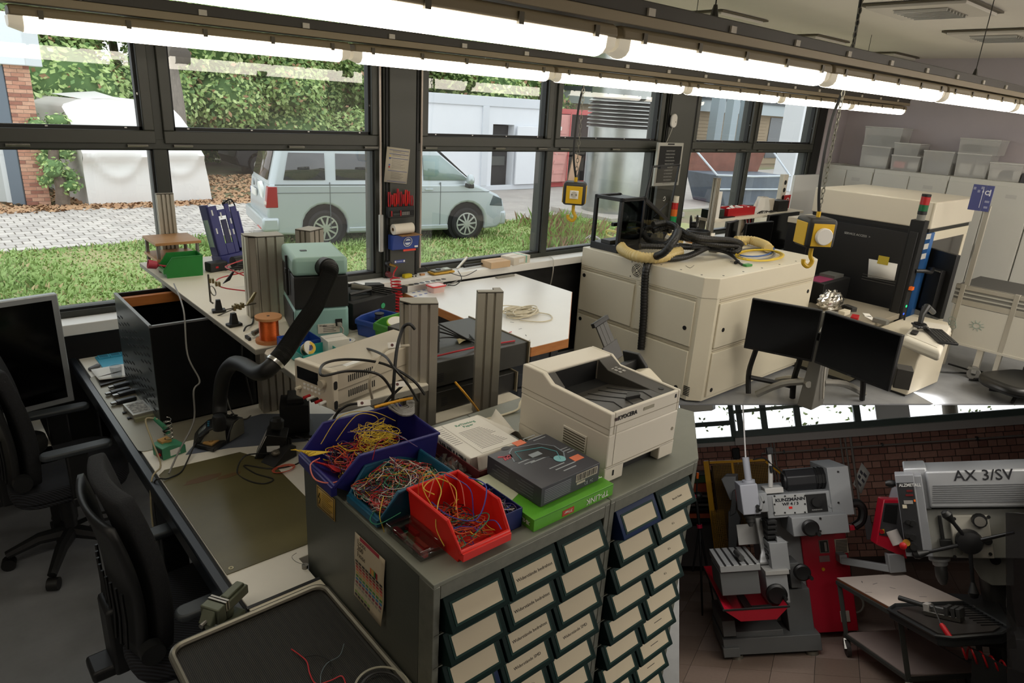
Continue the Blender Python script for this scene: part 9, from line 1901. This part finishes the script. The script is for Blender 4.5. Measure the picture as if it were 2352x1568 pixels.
db('display_red',[(2082,2096,1125,1129,-.172,.006),(2080,2098,1135,1139,-.172,.006)],M('display_red','#5e1518',.4),fp_,bev=0); db('grey_label',[(2076,2097,1149,1157,-.172,.006)],M('label_mid','#8b8782',.5),fp_,bev=0); db('white_label',[(2073,2083,1159,1167,-.172,.006)],M('label_cream2','#c2b9a2',.5),fp_,bev=0); db('warning_mark',[(2099,2103,1147,1152,-.172,.006)],ORANGE,fp_,bev=0)
for (x,y,r_) in ((2087,1197,.02),(2097,1200,.026),(2084,1228,.02),(2097,1232,.026),(2099,1255,.028)): p = FD.Y(x,y,-.17); B().cyl((p.x,-.205,p.z),(p.x,-.165,p.z),r_,n=16).done('rotary_knob',BLACK,fp_)
p = FD.Y(2074,1251,-.17); B().lathe([(.014,.03),(.03,.0),(.03,-.02),(.012,-.03)],(p.x,-.19,p.z),(0,1,0),16).done('emergency_knob',RED,fp_); p = FD.Y(2082,1246,-.17); B().cyl((p.x,-.175,p.z),(p.x,-.165,p.z),.03,n=16).done('yellow_disc',M('disc_amber','#b5832a',.5),fp_)
gp = db('gear_plate',[(2187,2278,1183,1282,.0,.06)],M('plate_cream','#a8a59b',.45),bev=.01)
for (x,y) in ((2192,1191),(2271,1187),(2193,1278),(2275,1272)): p = FD.Y(x,y,-.005); B().cyl((p.x,-.01,p.z),(p.x,.0,p.z),.014,n=10).done('plate_screw',BLACK,gp)
p = FD.Y(2249,1194,.0); kb_ = B().cyl((p.x,-.06,p.z),(p.x,.0,p.z),.055,.06,n=12).done('speed_knob',BLACK,gp); B().cyl((p.x,-.066,p.z),(p.x,-.06,p.z),.042,n=20).done('knob_cap',M('cap_grey2','#6d6a64',.4),kb_)
p = FD.Y(2201,1266,.0); B().cyl((p.x,-.012,p.z),(p.x,.0,p.z),.035,n=18).done('sight_glass',M('sight_grey','#6f6e66',.4),gp); p = FD.Y(2268,1241,.0); B().cyl((p.x,-.02,p.z),(p.x,.0,p.z),.035,n=16).done('black_plug',BLACK,gp)
db('depth_scale',[(2159,2168,1185,1258,.02,.04)],BLACK); db('depth_stop',[(2159,2187,1240,1256,-.02,.06)],BLACK)
hub_ = FD.Y(2227,1246,-.1); hb_ = B(); hb_.lathe([(.03,.1),(.1,.08),(.105,.02),(.09,-.03),(.03,-.045)],(hub_.x,hub_.y,hub_.z),(0,1,0),24); ho = hb_.done('lever_hub',M('hub_black','#1a1a1b',.4),dr)
for (x,y) in ((2176,1183),(2110,1272),(2236,1360),(2330,1222)):
 q = FD.Y(x,y,-.16); dd = (q-hub_); B().cyl(hub_+dd.normalized()*.08,q,.017,.014,n=10).done('lever_rod',M('rod_black','#202021',.35,.4),ho);
 if x<2300: B().lathe([(.016,0),(.028,.04),(.042,.085),(.03,.12),(.01,.13)],q-dd.normalized()*.08,dd,14).done('lever_grip',BLACK,ho)
p = FD.Y(2060,1110,-.1); p2_ = FD.Y(2050,1110,-.1); B().cyl(p,FD.Y(2072,1116,-.1),.014,n=8).done('small_lever',BLACK,dr); B().lathe([(.012,0),(.03,.03),(.034,.06),(.02,.09)],p,p2_-p,14).done('small_lever_ball',BLACK,dr)
p = FD.Y(2158,1282,.12); b = B(); b.lathe([(.085,0),(.085,-.02),(.06,-.03),(.06,-.06),(.05,-.07)],(p.x,.15,p.z),(0,0,1),22); b.done('quill',SILVM,dr); zq = FD.Y(2158,1344,.12).z; B().lathe([(.04,-.06),(.05,-.09),(.05,(zq-p.z)*.7),(.035,(zq-p.z)*.9),(.02,zq-p.z)],(p.x,.15,p.z),(0,0,1),18).done('drill_chuck',IRON,dr)
p = FD.Y(2295,1400,.35); zt = FD.Y(2295,1270,.35).z; B().cyl((p.x,.4,0),(p.x,.4,zt),.115,n=30).done('column',M('column_steel','#4a4a48',.35,.6),dr); q_ = [FD.Y(x,y,.2) for x,y in ((2222,1278),(2330,1278),(2330,1345),(2278,1345),(2252,1328))]; B().prism([(v.x,v.z) for v in q_],.2,.5,'y').done('head_bracket',M('drill_grey','#8c8c86'),dr,bev=.008); p = FD.Y(2286,1285,.19); B().cyl((p.x,.17,p.z),(p.x,.2,p.z),.04,n=16).done('bracket_knob',BLACK,dr)
t_ = FD; zt = .84
q = [F0.Z(x,y,zt) for x,y in ((2040,1396),(2056,1386),(2215,1380),(2320,1440),(2300,1452),(2186,1461),(2150,1457))]
li = BAYM.inverted()@FD.m; il = li.inverted()
q = [il@v for v in q]; TBI = M('table_iron','#333536',.4,.35)
B().prism([(v.x,v.y) for v in q],zt-.085,zt-.02).done('drill_table',TBI,dr,bev=.006); cq = sum(q,Vector())/len(q)
rim = B(); rim.tube([(v.x,v.y,zt-.012) for v in q],.016,6,cyc=True); rim.done('table_rim',TBI,dr); B().prism([(v.lerp(cq,.16).x,v.lerp(cq,.16).y) for v in q],zt-.03,zt-.006).done('table_plate',M('plate_iron','#46423f',.35,.4),dr)
for k in range(10): a,c = q[2].lerp(q[3],.12+.085*k),q[1].lerp(q[4],.55+.04*k); B().tube([(a.x,a.y,zt-.004),(a.x-.16,a.y-.05,zt-.004)],.006,4).done('table_groove',BLACK,dr)
B().box(cq.x-.06,p.x,.0+cq.y,.5,zt-.2,zt-.085).done('table_arm',TBI,dr,bev=.01); B().box(p.x-.35,p.x+.35,-.1,.7,0,.09).done('foot_plate',TBI,dr,bev=.01)
# things on and around the drill press
a,c = F0.Z(2125,1400,zt+.03),F0.Z(2210,1418,zt+.03)
t = thing('drill_vise','grey machine vise with a long dark handle on the drill press table','vise',(0,0,0),0,None,True); an = atan2(c.y-a.y,c.x-a.x); mv = Matrix.Translation(a)@Matrix.Rotation(an,4,'Z'); w_ = (c-a).length
B().box(0,w_,-.04,.04,-.03,.005).done('bed',STEEL,t,bev=.003,mtx=mv);
for x in (.60,.78,.92): B().box(w_*x,w_*x+.03,-.045,.045,.0,.075).done('jaw',IRON,t,bev=.003,mtx=mv)
B().box(.0,.045,-.03,.03,.0,.06).done('white_block',M('block_pale','#a7a3a0',.5),t,bev=.003,mtx=mv); B().cyl((.05,0,.035),(w_*.9,0,.035),.018,n=10).done('screw',IRON,t,mtx=mv); B().cyl((-.22,.02,.05),(.0,0,.035),.022,.018,n=12).done('handle',DGREY,t,mtx=mv)
a,c,e = F0.Z(2142,1386,zt+.09),F0.Z(2161,1432,zt+.05),F0.Z(2196,1484,zt-.08)
t = thing('red_handle_tool','red-handled hook tool leaning across the drill press table','tool',(0,0,0),0,None,True); B().cyl(a,c,.006,n=8).done('steel_rod',CHROME,t); dd = (e-c); B().lathe([(.014,0),(.02,dd.length*.1),(.022,dd.length*.6),(.016,dd.length*.95),(.01,dd.length)],c,dd,14).done('red_handle',M('handle_red','#c01824',.35),t)
b = B(); pts = []
for i in range(60): f_ = i/59; a0 = 2*pi*i/12; base = F0.Z(2200,1490,.72).lerp(F0.Z(2322,1540,.55),f_); pts.append(base+Vector((0,.05*cos(a0),.05*sin(a0))))
b.tube(pts,.008,6); one(b,'coiled_hose',M('air_hose_red','#b5121c'),'red coiled hose hanging behind the dark sheet at the bottom right','hose',bay=True)
q = [F0.Y(x,y,-1.35) for x,y in ((2234,1489),(2318,1535),(2400,1560),(2400,1640),(2230,1640))]; one(B().prism([(v.x,v.z) for v in q],-1.35,-1.33,'y'),'dark_sheet',M('sheet_dark','#2d2d2e',.5),'dark upright metal sheet at the bottom right of the drill press','metal sheet',bay=True,smooth=0)
q = [F0.Y(x,y,-1.5) for x,y in ((2310,1177),(2420,1182),(2420,1640),(2314,1640))]; one(B().prism([(v.x,v.z) for v in q],-1.5,-1.49,'y'),'clear_shield',glass_mat('shield_plastic',(.62,.62,.66),.22,.4),'hazy clear plastic shield at the right edge in front of the drill press','shield',bay=True,smooth=0)
q = F0.Z(2322,1520,.3); one(B().box(q.x,q.x+.3,q.y,q.y+.3,0,.5),'grey_cabinet',GRM,'small grey cabinet at the right edge behind the clear shield','cabinet',bay=True,bev=.01)
b = F0.Y(2140,1450,1.0)
one(B().box(F0.Y(2095,1480,.9).x,F0.Y(2245,1480,.9).x,.9,1.15,.30,.34),'brown_bench_board',M('bench_brown','#6b3a22',.6),'brown wooden board under the drill press table','board',bay=True,bev=.004)
# text objects become meshes
# ------------------------------------------------------------------ lettering as plain meshes
bpy.context.view_layer.update(); _dg = bpy.context.evaluated_depsgraph_get()
for o in [x for x in COL.objects if x.type=='FONT']:
 me = bpy.data.meshes.new_from_object(o.evaluated_get(_dg)); n = bpy.data.objects.new(o.name,me); n.parent = o.parent; n.matrix_local = o.matrix_local.copy(); nm = o.name
 bpy.data.objects.remove(o); n.name = nm; COL.objects.link(n)
